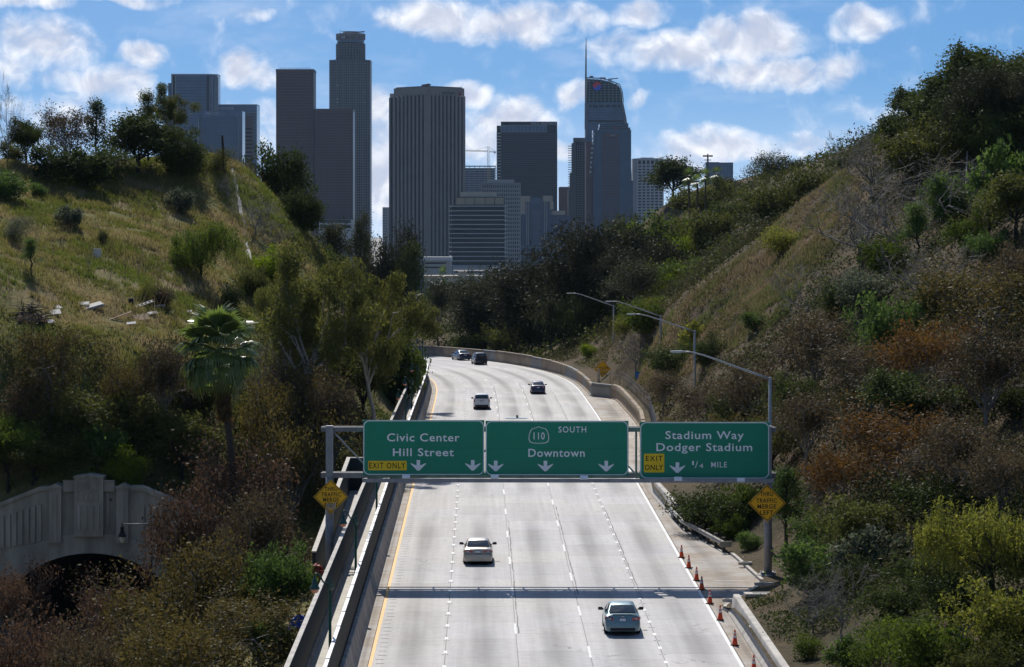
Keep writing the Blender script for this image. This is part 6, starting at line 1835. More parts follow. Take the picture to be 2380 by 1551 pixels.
RIGHT_MID = [
 (('bush', 0), 'dark', 1945, 650, 250, 120, 'dark bush left of the round grey bush', 'shrub'),
 (('bush', 1), 'green', 2255, 480, 238, 110, 'green creeper mound below the wooden steps', 'shrub'),
 (('bush', 2), 'fresh', 2300, 535, 232, 100, 'bright creeper mound under the ivy covered trunk', 'shrub'),
 (('bush', 0), 'olive', 2175, 640, 228, 140, 'olive bush right of the light green tree', 'shrub'),
 (('bush', 1), 'dark', 2350, 660, 212, 150, 'dark bush at the right edge in the middle of the slope', 'shrub'),
 (('bush', 2), 'green', 2060, 545, 256, 110, 'mid green bush under the large leafless tree', 'shrub'),
 (('bush', 0), 'dark', 1840, 870, 216, 120, 'dark bush in front of the tall grey brown tree', 'shrub'),
 (('bush', 1), 'dark', 2250, 860, 196, 170, 'dark bush below the orange brown tree', 'shrub'),
 (('bush', 2), 'dark', 1720, 900, 226, 130, 'dark bush above the Stadium Way sign', 'shrub'),
 (('bush', 1), 'dark', 2360, 870, 186, 150, 'dark bush at the right edge above the yellow tree', 'shrub'),
 (('bush', 0), 'fresh', 2180, 420, 256, 80, 'small bright bush beside the leafless tree trunks', 'shrub'),
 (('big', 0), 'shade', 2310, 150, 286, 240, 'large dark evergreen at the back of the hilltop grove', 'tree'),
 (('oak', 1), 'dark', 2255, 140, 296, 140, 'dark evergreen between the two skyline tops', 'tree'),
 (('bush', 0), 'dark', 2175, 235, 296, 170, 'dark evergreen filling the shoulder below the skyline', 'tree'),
 (('bush', 2), 'dark', 2290, 200, 282, 200, 'dark evergreen in the middle of the hilltop grove', 'tree'),
 (('oak', 1), 'olive', 2370, 400, 240, 170, 'olive tree at the right edge beside the steps', 'tree'),
 (('oak', 0), 'dark', 2110, 860, 205, 200, 'dark leafy tree between the orange trees', 'tree'),
 (('oak', 2), 'olive', 1800, 960, 210, 150, 'olive tree behind the nearest street light pole', 'tree'),
 (('thin', 0), 'brown', 1640, 880, 250, 150, 'brown tree behind the Stadium Way sign, left part', 'tree'),
 (('thin', 1), 'brown', 1760, 830, 232, 190, 'brown tree behind the nearest street light arm', 'tree'),
 (('thin', 2), 'brown', 1900, 720, 236, 230, 'tall grey brown tree in the middle of the right slope', 'tree'),
 (('thin', 0), 'brown', 2010, 780, 216, 200, 'brown tree above the orange tree', 'tree'),
 (('thin', 1), 'orange', 2150, 740, 214, 220, 'orange brown tree high on the right slope', 'tree'),
 (('thin', 2), 'brown', 2300, 760, 202, 260, 'brown tree on the right slope near the edge', 'tree'),
 (('thin', 0), 'rust', 2270, 600, 222, 260, 'rust brown tree below the ivy at the right', 'tree'),
 (('thin', 1), 'brown', 2380, 560, 214, 180, 'brown tree at the right edge below the steps', 'tree'),
 (('bush', 0), 'fresh', 2060, 688, 226, 170, 'light green leafy tree on the middle of the right slope', 'tree'),
 (('shrub', 1), 'grey', 2010, 622, 246, 130, 'dark grey round bush above the light green tree', 'shrub'),
 (('bare', 0), 'olive', 2090, 360, 262, 330, 'large leafless grey tree below the hilltop evergreens', 'tree'),
 (('bare', 1), 'olive', 1990, 420, 272, 260, 'leafless grey tree at the top of the dry grass slope', 'tree'),
 (('bare', 2), 'olive', 2030, 300, 300, 210, 'leafless grey tree against the sky', 'tree'),
 (('bare', 1), 'olive', 2200, 340, 262, 260, 'leafless grey tree among the hilltop evergreens', 'tree'),
 (('bare', 0), 'olive', 1880, 590, 262, 200, 'fallen grey branches on the dry grass slope', 'tree'),
 (('bare', 2), 'olive', 2160, 560, 240, 230, 'leafless grey tree beside the ivy clump', 'tree'),
 (('slim', 1), 'fresh', 2140, 470, 252, 95, 'bright ivy clump on the right slope', 'shrub'),
 (('shrub', 2), 'fresh', 2335, 330, 246, 140, 'bright leafy bush at the right above the steps', 'shrub'),
 (('slim', 0), 'fresh', 2305, 440, 238, 80, 'ivy covered trunk right of the wooden steps', 'tree'),
 (('shrub', 0), 'fresh', 2210, 400, 256, 100, 'green bush left of the wooden steps', 'shrub'),
 (('oak', 0), 'dark', 2290, 105, 292, 190, 'dark evergreen topping the right skyline', 'tree'),
 (('oak', 1), 'dark', 2205, 170, 298, 170, 'dark evergreen just left of the skyline top', 'tree'),
 (('oak', 2), 'dark', 2365, 150, 284, 140, 'dark evergreen cut by the right edge of the skyline', 'tree'),
 (('oak', 0), 'dark', 2135, 205, 306, 130, 'dark evergreen stepping down the skyline', 'tree'),
 (('bush', 1), 'olive', 2235, 235, 282, 210, 'olive evergreen below the skyline top', 'tree'),
 (('bush', 2), 'dark', 2330, 240, 272, 190, 'dark evergreen in the hollow above the steps', 'tree'),
 (('oak', 1), 'dark', 2085, 265, 312, 110, 'dark evergreen bush on the skyline by the leafless tree', 'tree'),
 (('bush', 2), 'olive', 2130, 300, 284, 170, 'olive bush behind the large leafless tree', 'tree'),
 (('shrub', 0), 'dark', 1975, 362, 334, 60, 'small dark bush at the skyline end of the grass slope', 'shrub'),
 (('shrub', 1), 'yellow', 1820, 525, 312, 90, 'yellowish sapling on the edge of the grass slope', 'shrub'),
 (('stems', 0), 'yellow', 1735, 640, 296, 60, 'thin yellowish sapling low on the grass slope', 'shrub'),
 (('stems', 1), 'brown', 1700, 700, 290, 70, 'dry stems low on the grass slope', 'shrub'),
 (('shrub', 3), 'yellow', 1510, 690, 350, 80, 'yellow green bush beside the middle street light', 'shrub'),
 (('shrub', 1), 'yellow', 1455, 735, 372, 60, 'yellow green bush above the far diamond sign', 'shrub'),
 (('shrub', 2), 'yellow', 1620, 745, 292, 70, 'yellow leaved bush below the grass slope', 'shrub'),
 (('shrub', 0), 'fresh', 1755, 725, 272, 60, 'small fresh green tree right of the grass slope', 'shrub'),
 (('bush', 2), 'dark', 1560, 800, 318, 120, 'dark bushy tree behind the blue sign', 'tree'),
 (('bush', 1), 'dark', 1640, 770, 286, 110, 'dark bushy tree between two street lights', 'tree'),
 (('bare', 2), 'olive', 1480, 770, 360, 110, 'grey leafless brush behind the far diamond sign', 'shrub'),
 (('thin', 2), 'brown', 1545, 860, 300, 110, 'brown brush above the bay wall', 'shrub'),
 (('shrub', 0), 'lime', 1372, 800, 415, 44, 'lime green bush left of the far diamond sign', 'shrub'),
 (('thin', 1), 'rust', 1690, 960, 225, 150, 'rusty tree right behind the Stadium Way sign', 'tree'),
]
FAR = [
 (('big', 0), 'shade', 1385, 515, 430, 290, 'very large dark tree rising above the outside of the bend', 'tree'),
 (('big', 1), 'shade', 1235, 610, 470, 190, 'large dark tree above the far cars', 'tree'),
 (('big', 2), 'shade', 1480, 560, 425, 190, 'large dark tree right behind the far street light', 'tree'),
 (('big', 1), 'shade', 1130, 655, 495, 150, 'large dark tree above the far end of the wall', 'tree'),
 (('bush', 2), 'farmix', 1395, 620, 440, 170, 'dark tree under the large dark tree', 'tree'),
 (('bush', 1), 'farmix', 1455, 640, 420, 150, 'dark tree left of the lime far shrub', 'tree'),
 (('bush', 0), 'farmix', 1300, 660, 455, 140, 'dark tree just outside the bend', 'tree'),
 (('bush', 1), 'dark', 1215, 690, 478, 110, 'dark tree behind the olive far bush', 'tree'),
 (('bush', 2), 'dark', 1120, 700, 505, 100, 'dark tree behind the far wall end', 'tree'),
 (('bush', 0), 'dark', 1355, 690, 420, 110, 'very dark tall bush at the outside of the bend', 'tree'),
 (('bush', 1), 'farmix', 1420, 515, 452, 230, 'large dark tree above the far street light', 'tree'),
 (('bush', 2), 'farmix', 1330, 590, 470, 190, 'dark tree behind the bend', 'tree'),
 (('thin', 0), 'farmix', 1240, 625, 500, 150, 'dark thin tree behind the far cars', 'tree'),
 (('bush', 0), 'farmix', 1165, 645, 520, 120, 'dark tree in the gap below the towers', 'tree'),
 (('thin', 1), 'farmix', 1090, 640, 540, 120, 'greyish thin tree below the tan apartments', 'tree'),
 (('oak', 1), 'olive', 1175, 735, 484, 125, 'olive green bush above the far rough wall', 'shrub'),
 (('oak', 2), 'dark', 1085, 770, 500, 80, 'dark bush at the far end of the rough wall', 'shrub'),
 (('oak', 2), 'farmix', 1265, 710, 470, 130, 'dark bush right of the olive bush', 'shrub'),
 (('thin', 2), 'farmix', 1480, 600, 440, 160, 'dark tree left of the green shrubs', 'tree'),
 (('oak', 0), 'green', 1545, 495, 470, 130, 'mid green rounded shrub below the dome tree', 'shrub'),
 (('oak', 1), 'lime', 1600, 520, 450, 130, 'lime green rounded shrub in the middle of the far slope', 'shrub'),
 (('oak', 2), 'green', 1580, 600, 420, 140, 'green shrub lower on the far slope', 'shrub'),
 (('oak', 0), 'olive', 1640, 490, 440, 130, 'olive shrub right of the lime shrub', 'shrub'),
 (('oak', 1), 'dark', 1715, 438, 470, 140, 'dark green shrub at the top of the far slope', 'shrub'),
 (('oak', 2), 'olive', 1800, 425, 460, 150, 'olive shrub behind the top of the grass slope', 'shrub'),
 (('oak', 0), 'olive', 1880, 395, 450, 140, 'olive shrub on the skyline left of the leafless trees', 'shrub'),
 (('oak', 1), 'lime', 1545, 640, 400, 110, 'lime shrub beside the far slope foot', 'shrub'),
 (('oak', 0), 'lime', 1490, 520, 480, 90, 'lime shrub left of the rounded shrub', 'shrub'),
 (('oak', 2), 'green', 1500, 690, 400, 110, 'green shrub above the middle street light arm', 'shrub'),
 (('oak', 2), 'dark', 1450, 500, 520, 90, 'dark shrub at the foot of the white tower', 'shrub'),
 (('oak', 1), 'dark', 1570, 366, 640, 120, 'dark dome-shaped tree on the far hilltop', 'tree'),
 (('thin', 2), 'farmix', 1790, 352, 620, 120, 'feathery open tree on the far hilltop', 'tree'),
 (('thin', 1), 'farmix', 1848, 362, 620, 90, 'second feathery tree on the far hilltop', 'tree'),
 (('oak', 0), 'farmix', 1700, 412, 620, 100, 'dark low tree under the small blue tower', 'tree'),
 (('oak', 2), 'olive', 1625, 420, 600, 130, 'olive tree among the hilltop palms', 'tree'),
 (('farpalm', 0), None, 1602, 385, 580, 36, 'hilltop palm left of the floodlight pole', 'palm tree'),
 (('farpalm', 0), None, 1622, 402, 560, 36, 'shorter hilltop palm left of the floodlight pole', 'palm tree'),
 (('farpalm', 0), None, 1640, 388, 580, 34, 'hilltop palm at the floodlight pole', 'palm tree'),
 (('farpalm', 0), None, 1667, 384, 600, 36, 'hilltop palm right of the floodlight pole', 'palm tree'),
 (('farpalm', 0), None, 1877, 362, 560, 32, 'left one of two small palms on the skyline', 'palm tree'),
 (('farpalm', 0), None, 1905, 355, 560, 30, 'right one of two small palms on the skyline', 'palm tree'),
 (('farpalm', 0), None, 1975, 352, 540, 28, 'lone small palm beside the leafless hilltop trees', 'palm tree'),
 (('oak', 1), 'farmix', 1040, 660, 700, 110, 'dark tree before the grey house block', 'tree'),
 (('oak', 0), 'farmix', 1130, 655, 760, 110, 'dark tree at the right of the tan apartments', 'tree'),
 (('farpalm', 0), None, 1030, 612, 1450, 30, 'palm before the white flat-roofed building', 'palm tree'),
 (('oak', 2), 'farmix', 1080, 626, 1600, 40, 'dark tree behind the tan apartment tower', 'tree'),
 (('oak', 0), 'farmix', 1150, 630, 1500, 60, 'dark tree before the domed building', 'tree'),
]
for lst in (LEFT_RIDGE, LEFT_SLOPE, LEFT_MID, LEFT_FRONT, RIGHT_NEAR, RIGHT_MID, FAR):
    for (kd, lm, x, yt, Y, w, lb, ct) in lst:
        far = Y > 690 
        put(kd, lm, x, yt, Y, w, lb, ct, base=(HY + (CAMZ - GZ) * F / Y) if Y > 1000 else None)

# ------------------------------------------------------------------ ground cover (uncountable)
def visible_px(X, Y, Z): return CX + F * X / Y, HY + F * (CAMZ - Z) / Y
def in_poly(px, py, poly):
    ins = np.zeros(px.shape, bool); n = len(poly)
    for i in range(n):
        x1, y1 = poly[i]; x2, y2 = poly[(i + 1) % n]
        c = ((y1 > py) != (y2 > py)) & (px < (x2 - x1) * (py - y1) / (y2 - y1 + 1e-9) + x1)
        ins ^= c
    return ins
GRASS_R = [(1470, 900), (1560, 730), (1600, 690), (1780, 545), (1960, 395), (2015, 430), (1980, 540), (1880, 640), (1830, 730), (1740, 810), (1640, 850), (1560, 890)]
def scatter_points(rs, n, side, t0, t1, u0, u1):
    t = rs.uniform(t0, t1, n); u = rs.uniform(u0, u1, n)
    off = LEFT_OFF - u if side < 0 else wall_off(t) + u
    X, Y = RPn(t, off)
    Z = (height_left if side < 0 else height_right)(X, Y, t, off)
    return X, Y, Z, t, u
def brush(name, label, seed, n, side, t0, t1, u0, u1, m, hmax, size, per=9, keep=None, coverage=.45):
    rs = np.random.RandomState(seed)
    X, Y, Z, t, u = scatter_points(rs, n, side, t0, t1, u0, u1)
    k = noise2(X, Y, 5.0, seed) * .6 + noise2(X, Y, 1.8, seed + 1) * .4
    px, py = visible_px(X, Y, Z)
    ok = (k > coverage) & (px > -80) & (px < 2460) & (py < 1640) & (py > 60)
    if keep is not None: ok &= keep(X, Y, Z, px, py, t, u)
    X, Y, Z, k = X[ok], Y[ok], Z[ok], k[ok]
    h = hmax * (.25 + 1.5 * (k - coverage))
    C = np.repeat(np.stack([X, Y, Z], -1), per, 0); hh = np.repeat(h, per)
    q = rs.normal(size=C.shape) * np.array([.35, .35, 0])[None]
    C = C + q * (hh[:, None] + .3); C[:, 2] += hh * rs.rand(len(C)) ** .8
    tn = np.clip(np.repeat(.5 + .9 * (noise2(X, Y, 3.5, seed + 5) - .5), per) + .16 * rs.normal(size=len(C)), 0, 1)
    o = link(name, quads_mesh(name, leaves_at(rs, C, size, .5), m, tn))
    return tag(o, label, name.replace('_', ' '), kind='stuff')
not_grass = lambda X, Y, Z, px, py, t, u: ~in_poly(px, py, GRASS_R) & ((u > 6.5) | (t < 255) | (t > 415))
def brush_mat(name, cols):
    m = leaf_mat(name, cols[0], cols[-1], .28, .5, .4, 0)
    r = [n for n in m.node_tree.nodes if n.type == 'VALTORGB'][0]
    for p, c in ((.42, cols[1]), (.66, cols[2])):
        e = r.color_ramp.elements.new(p); e.color = (*c, 1)
    return m
brush('undergrowth', 'dark tangled brush covering the shaded slope above the tunnel', 301, 16000, -1, 231, 275, .8, 62, brush_mat('brush_left', [(.036, .044, .018), (.095, .096, .036), (.135, .112, .056), (.120, .140, .040)]), 1.9, .25, 10, lambda X, Y, Z, px, py, t, u: (py > 800) | (px > 640), .36)
brush('undergrowth', 'green tangle on the bank between the footway and the eucalyptus', 302, 5000, -1, 230, 420, .6, 16, leaf_mat('brush_bank', (.03, .045, .012), (.095, .115, .03), .3), 1.2, .22, 9, None, .35)
brush('undergrowth', 'low brush on the bank below the outer footway wall', 303, 5000, -1, 110, 231, .6, 22, leaf_mat('brush_front', (.03, .03, .016), (.09, .08, .035), .25), 1.0, .2, 9, None, .38)
brush('undergrowth', 'brown and green brush covering the right hillside', 304, 30000, 1, 150, 420, 3.5, 66, brush_mat('brush_right', [(.024, .032, .013), (.062, .066, .027), (.074, .060, .035), (.072, .100, .028)]), 2.6, .27, 10, not_grass, .33)
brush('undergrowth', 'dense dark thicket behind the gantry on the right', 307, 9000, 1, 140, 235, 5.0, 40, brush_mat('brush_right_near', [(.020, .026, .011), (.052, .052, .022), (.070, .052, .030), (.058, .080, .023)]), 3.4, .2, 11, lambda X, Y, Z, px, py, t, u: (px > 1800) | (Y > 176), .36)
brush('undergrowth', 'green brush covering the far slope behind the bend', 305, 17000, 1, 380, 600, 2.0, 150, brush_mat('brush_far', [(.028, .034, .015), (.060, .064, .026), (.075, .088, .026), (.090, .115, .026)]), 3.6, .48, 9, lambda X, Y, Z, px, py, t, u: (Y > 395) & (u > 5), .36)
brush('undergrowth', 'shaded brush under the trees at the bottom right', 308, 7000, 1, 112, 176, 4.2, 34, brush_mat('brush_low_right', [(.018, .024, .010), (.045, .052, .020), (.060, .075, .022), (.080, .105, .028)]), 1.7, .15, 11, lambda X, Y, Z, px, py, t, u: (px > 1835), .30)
brush('undergrowth', 'thin yellowish brush above the curved retaining wall', 309, 5200, 1, 255, 430, 1.9, 10, brush_mat('brush_wall', [(.040, .042, .016), (.090, .085, .034), (.120, .095, .050), (.120, .130, .034)]), 1.0, .22, 8, lambda X, Y, Z, px, py, t, u: ~((t > 330) & (t < 372) & (u < 3.4)), .42)
brush('undergrowth', 'low weeds on the dirt bank beside the near barrier', 306, 8000, 1, 118, 176, 1.0, 16, leaf_mat('brush_dirt', (.035, .05, .016), (.10, .115, .04), .3), .7, .16, 8, lambda X, Y, Z, px, py, t, u: noise2(X, Y, 4, 77) > .42, .40)

def grass(name, label, seed, n, side, t0, t1, u0, u1, m, h, keep, wid=.05, bias=0.0):
    rs = np.random.RandomState(seed)
    X, Y, Z, t, u = scatter_points(rs, n, side, t0, t1, u0, u1)
    px, py = visible_px(X, Y, Z)
    ok = (px > -60) & (px < 2440) & keep(X, Y, Z, px, py) & (noise2(X, Y, 2.6, seed + 9) + .5 * noise2(X, Y, .9, seed + 10) > .50)
    X, Y, Z = X[ok], Y[ok], Z[ok]; n = len(X)
    per = 4
    C = np.repeat(np.stack([X, Y, Z], -1), per, 0) + rs.normal(size=(n * per, 3)) * np.array([.16, .16, 0])
    hh = h * (.45 + 1.1 * np.repeat(noise2(X, Y, 3.1, seed + 3), per)) * rs.uniform(.6, 1.3, n * per)
    d = np.c_[rs.normal(size=(n * per, 2)) * .35, np.ones(n * per)]; top = C + d * hh[:, None]
    az = rs.uniform(-.8, .8, n * per); w = np.c_[np.cos(az), np.sin(az), np.zeros(n * per)] * wid
    V = np.stack([C - w, C + w, top + w * .25, top - w * .25], 1)
    V[:, :2, 2] -= .05
    tn = np.clip(np.repeat(.45 + bias + 1.0 * (noise2(X, Y, 9, seed + 4) - .5) + .9 * (noise2(X, Y, 2.2, seed + 5) - .5), per) + .14 * rs.normal(size=n * per), 0, 1)
    o = link(name, quads_mesh(name, V, m, tn))
    return tag(o, label, 'grass', kind='stuff')
def grass_mat(name, cols):
    m = leaf_mat(name, cols[0], cols[-1], .45, .6, .2, 0)
    r = [n for n in m.node_tree.nodes if n.type == 'VALTORGB'][0]
    for p, c in ((.45, cols[1]), (.7, cols[2])):
        e = r.color_ramp.elements.new(p); e.color = (*c, 1)
    return m
GM = grass_mat('grass_blades', [(.095, .120, .030), (.150, .150, .045), (.215, .190, .080), (.255, .205, .115)])
grass('grass', 'sunlit green and straw coloured grass on the left hill', 401, 88000, -1, 236, 352, 5, 66, GM, .30, lambda X, Y, Z, px, py: (py < 900) & (px < 760), wid=.038)
GM2 = grass_mat('grass_dry', [(.075, .095, .034), (.13, .118, .058), (.175, .145, .085), (.165, .125, .085)])
grass('grass', 'dry straw coloured grass on the right hill spur', 402, 70000, 1, 255, 350, 2, 48, GM2, .32, lambda X, Y, Z, px, py: in_poly(px, py, GRASS_R), bias=.1, wid=.04)

SM = grass_mat('dry_weed_stalks', [(.06, .05, .03), (.10, .08, .05), (.14, .11, .07), (.17, .14, .09)])
grass('dry_weeds', 'thin dry weed stalks standing in the grass of the left hill', 403, 2600, -1, 240, 345, 6, 64, SM, 1.25, lambda X, Y, Z, px, py: (py < 780) & (px < 640) & (noise2(X, Y, 7, 55) > .5), wid=.022)
# ------------------------------------------------------------------ tunnel portal
M_PORT = mat('portal_concrete', (.38, .335, .275), var=.34, scale=.9, rough=.85, bump=.3, detail=9, stretch=(1, 1, .22))
M_DARKIN = mat('tunnel_lining', (.03, .03, .03), var=.3, scale=.4, rough=.8)
PY = 230.0; pk = PY / F
pc = P(211, 1450, PY)
por = empty('tunnel_portal', (pc.x, PY, -9.6), label='grey concrete tunnel portal with stepped crest, pilasters and dark arch', cat='tunnel portal')
def px_(x): return (x - 211) * pk
def pz_(y): return CAMZ - (y - HY) * pk + 9.6
A_, B_ = 210 * pk, 165 * pk; ZS = pz_(1450)
def arch(x): return ZS + B_ * math.sqrt(max(0, 1 - (x / A_) ** 2)) if abs(x) < A_ else 0.0
def topy(x):
    return pz_(float(np.interp(211 + x / pk, [-250, 0, 93, 115, 307, 329, 422, 672], [1260, 1174, 1136.5, 1136, 1136, 1136.5, 1174, 1260])))
def wallstrip(xs, zt, zb, y0, y1):
    mb = MB()
    n = len(xs)
    vs, fs = [], []
    for x in xs: vs += [(x, y0, zb(x)), (x, y0, zt(x)), (x, y1, zt(x)), (x, y1, zb(x))]
    for i in range(n - 1):
        a, b = 4 * i, 4 * (i + 1)
        fs += [(a, b, b + 1, a + 1), (a + 1, b + 1, b + 2, a + 2), (a + 2, b + 2, b + 3, a + 3), (a, a + 3, b + 3, b)]
    fs += [(0, 1, 2, 3), (4 * n - 4, 4 * n - 1, 4 * n - 2, 4 * n - 3)]
    return mb.add(vs, fs)
xs = sorted(set([px_(-180), px_(600)] + list(np.linspace(px_(-180), px_(600), 60)) + list(A_ * np.cos(np.linspace(0, math.pi, 40))) + [-A_ - .001, A_ + .001]))
wallstrip(xs, topy, arch, 0, 1.2).build('face_wall', M_PORT, por)
wallstrip(xs, lambda x: topy(x) + .18, lambda x: topy(x) - .12, -.16, 1.35).build('coping', M_PORT, por)
# arch ring
mb = MB(); n = 40; vs, fs = [], []
for i in range(n + 1):
    a = math.pi * i / n
    for (f, y) in ((1.0, -.22), (1.0, .05), (1.27, .05), (1.27, -.22)):
        vs.append(((A_ - .02) * f * math.cos(a), y, ZS + (B_ - .02) * (f if f == 1 else 1.29) * math.sin(a)))
for i in range(n):
    for k in range(4): fs.append((4 * i + k, 4 * i + (k + 1) % 4, 4 * i + 4 + (k + 1) % 4, 4 * i + 4 + k))
mb.add(vs, fs).build('arch_ring', M_PORT, por)
# lining of the bore
vs, fs = [], []
for y in (1.0, 60.0):
    for i in range(n + 1):
        a = math.pi * i / n; vs.append((A_ * math.cos(a), y, ZS + B_ * math.sin(a)))
for i in range(n): fs.append((i, i + 1, n + 2 + i, n + 1 + i))
fs.append(tuple(range(n + 1, 2 * n + 2)))
MB().add(vs, fs).build('bore_lining', M_DARKIN, por)
MB().box2((-A_ - .02, 1.0, 0), (-A_, 60, ZS)).build('bore_wall', M_DARKIN, por); MB().box2((A_, 1.0, 0), (A_ + .02, 60, ZS)).build('bore_wall', M_DARKIN, por)
MB().box2((-A_, 59.9, 0), (A_, 60, ZS)).build('bore_end', M_DARKIN, por)
def pbox(name, xa, xb, yt, yb, proud, m=M_PORT, par=por): return MB().box2((px_(xa), -proud, pz_(yb)), (px_(xb), .02, pz_(yt))).build(name, m, par)
# centre block with pointed top
MB().prism([(px_(174), pz_(1246)), (px_(242), pz_(1246)), (px_(242), pz_(1108)), (px_(208), pz_(1103)), (px_(174), pz_(1108))], -.55, 1.3).build('centre_block', M_PORT, por)
MB().prism([(px_(172.5), pz_(1109.5)), (px_(243.5), pz_(1109.5)), (px_(243.5), pz_(1107)), (px_(208), pz_(1102)), (px_(172.5), pz_(1107))], -.68, 1.4).build('centre_coping', M_PORT, por)
for s in (0, 1):
    a, b = ((148.5, 173.8), (242.2, 267))[s]
    pbox('shoulder_block', a, b, 1117.4, 1142, .32); pbox('shoulder_coping', a - .5, b, 1116.2, 1119, .42)
    c = (130, 286)[s]
    pbox('pilaster', c - 14, c + 14, 1134, 1262, .42); MB().prism([(px_(c - 15.5), pz_(1134.5)), (px_(c + 15.5), pz_(1134.5)), (px_(c + 15.5), pz_(1131)), (px_(c), pz_(1123)), (px_(c - 15.5), pz_(1131))], -.52, 1.3).build('pilaster_cap', M_PORT, por)
    pbox('pilaster_strip', c - 4, c + 4, 1150, 1258, .5)
for x in (184, 199, 214, 228.5): pbox('block_flute', x - 2.2, x + 5.0, 1174, 1230, .64)
# raised panels on the block
for (a, b, t, u) in ((181.5, 207, 1118, 1138), (208.5, 232, 1118, 1138), (183, 231, 1141, 1163.5)):
    for (q, r_, v, w) in ((a, b, t, t + 1.2), (a, b, u - 1.2, u), (a, a + 1.2, t + 1.2, u - 1.2), (b - 1.2, b, t + 1.2, u - 1.2)): pbox('relief_frame', q, r_, v, w, .60)
for i in range(8): pbox('relief_bar', 184 + i * 2.8, 185.4 + i * 2.8, 1122, 1135, .59)
for (a, b, t, u) in ((212, 226, 1125, 1134), (215, 229, 1121, 1125), (188, 196, 1148, 1160), (199, 207, 1146, 1161), (211, 220, 1145, 1158), (222, 228, 1150, 1161)): pbox('relief_shape', a, b, t, u, .595)
for s in (-1, 1):
    for i in range(9):
        x = 211 + s * (117 + i * 14.5)
        y = 1166 + i * 4.6 + (0 if i else 0)
        pbox('wall_flute', x - 2.6 - (4.6 if s < 0 else 0), x + 2.6 + (4.6 if s > 0 else 0), y + 6, y + 92 - i * 2, .14)
for s in (-1, 1): pbox('block_side_flute', 211 + s * 41 - 5, 211 + s * 41 + 3, 1146, 1228, .12)
M_ASPH = mat('asphalt', (.055, .055, .056), var=.2, scale=.8, rough=.9)
g = MB().add([(-41, 96, -9.0), (-24, 96, -9.0), (-24, 292, -8.9), (-41, 292, -8.9)], [(0, 1, 2, 3)]).build('tunnel_road', M_ASPH)
tag(g, 'lower roadway leading into the tunnel', kind='structure')
# lamp hanging on an arm before the portal
c = P(284, 1218, 205); k = 205 / F
b = empty('bracket_lamp', (P(352, 1218, 205).x, 205, ground(P(352, 1218, 205).x, 205)), label='black pendant lamp on a thin arm in front of the portal', cat='street lamp')
hz = c.z - b.location.z; dx = c.x - b.location.x
MB().tube([(0, 0, -.2), (0, 0, hz + .1)], .07, 6).build('pole', M_BLACK, b); MB().tube([(0, 0, hz), (dx, 0, hz)], [.05, .035], 6).build('arm', M_GALV, b)
h = MB().lathe([(.04, .06), (.05, -.18), (.13, -.22), (.13, -.34), (.10, -.40), (.22, -.68), (.30, -.82), (.30, -.86), (.2, -.88)], (dx, 0, hz), 12).build('lamp_head', M_BLACK, b)
MB().lathe([(.2, -.86), (.19, -1.1), (.12, -1.26), (0, -1.32)], (dx, 0, hz), 12).build('globe', mat('clear_globe', (.45, .46, .47), rough=.1), h)

# ------------------------------------------------------------------ fan palm
Yp = 214.0
top = P(508, 812, Yp); mid = P(545, 1110, Yp)
bx = P(585, 1400, Yp).x; bz = ground(bx, Yp) - .3
pal = empty('fan_palm', (bx, Yp, bz), label='tall fan palm with hanging brown thatch in the middle of the left slope', cat='palm tree')
h0 = top - pal.location
tp = [(0, 0, 0), (mid.x - bx - .05, 0, mid.z - bz), ((mid.x + top.x) / 2 - bx, 0, (mid.z + top.z) / 2 - bz), tuple(h0)]
MB().tube(tp, [.30, .24, .24, .26], 10).build('trunk', BARK, pal)
rs = np.random.RandomState(77)
def frond_mesh(seed, R, pet, droop, m, blades=19):
    q = np.random.RandomState(seed); V, tn = [], []
    def quad(a, b, w): V.append([a - w * .5, a + w * .5, b + w * .15, b - w * .15])
    # stalk along +x, then a fan of folded blades with drooping tips
    for k in range(4): 
        a = np.array([pet * k / 4, 0, -.04 * k]); b = np.array([pet * (k + 1) / 4, 0, -.04 * (k + 1)]); quad(a, b, np.array([0, .05, 0])); tn.append(.6)
    c0 = np.array([pet, 0, -.16])
    for w in np.linspace(-1.25, 1.25, blades):
        d = np.array([math.cos(w), math.sin(w), 0.0]); s = np.array([-math.sin(w), math.cos(w), 0.25 * (1 if int(w * 100) % 2 else -1)])
        L = R * (1 - .18 * abs(w)) * q.uniform(.88, 1.08)
        p = c0; t_ = q.uniform(.25, .8)
        wd = [.03, .085, .075, .045, .012]
        for j in range(4):
            f = (j + 1) / 4
            n_ = c0 + d * L * f * (1 - .18 * f * f * droop) + np.array([0, 0, .12 * math.sin(f * 2.2) * L - droop * L * .62 * f ** 3])
            V.append([p - s * wd[j], p + s * wd[j], n_ + s * wd[j + 1], n_ - s * wd[j + 1]]); tn.append(t_ + .1 * j)
            p = n_
    return quads_mesh('frond', np.array(V), m, np.clip(np.array(tn), 0, 1))
fm = [frond_mesh(i, 1.2, 1.0, d, LM['palm']) for i, d in enumerate((.5, .8, 1.0))]
dm = [frond_mesh(10 + i, 1.05, .8, 1.1, LM['thatch']) for i in range(2)]
for i in range(58):
    el = math.radians(80 - 128 * (i / 57) ** .85 + rs.uniform(-9, 9)); az = i * 2.39996 + rs.uniform(-.2, .2)
    link('frond', fm[min(2, i // 18)], pal, h0 + Vector((0, 0, .25 - .012 * i)), (rs.uniform(-.3, .3), -el, az), (1.5 + .2 * rs.rand(),) * 3)
for i in range(44):
    f = i / 43
    el = math.radians(-52 - 32 * f + rs.uniform(-8, 8)); az = i * 2.39996
    p = h0.lerp(Vector(tp[1]), .02 + .40 * f) 
    link('dead_frond', dm[i % 2], pal, p, (rs.uniform(-.4, .4), -el, az), (.85 + .2 * rs.rand(),) * 3)

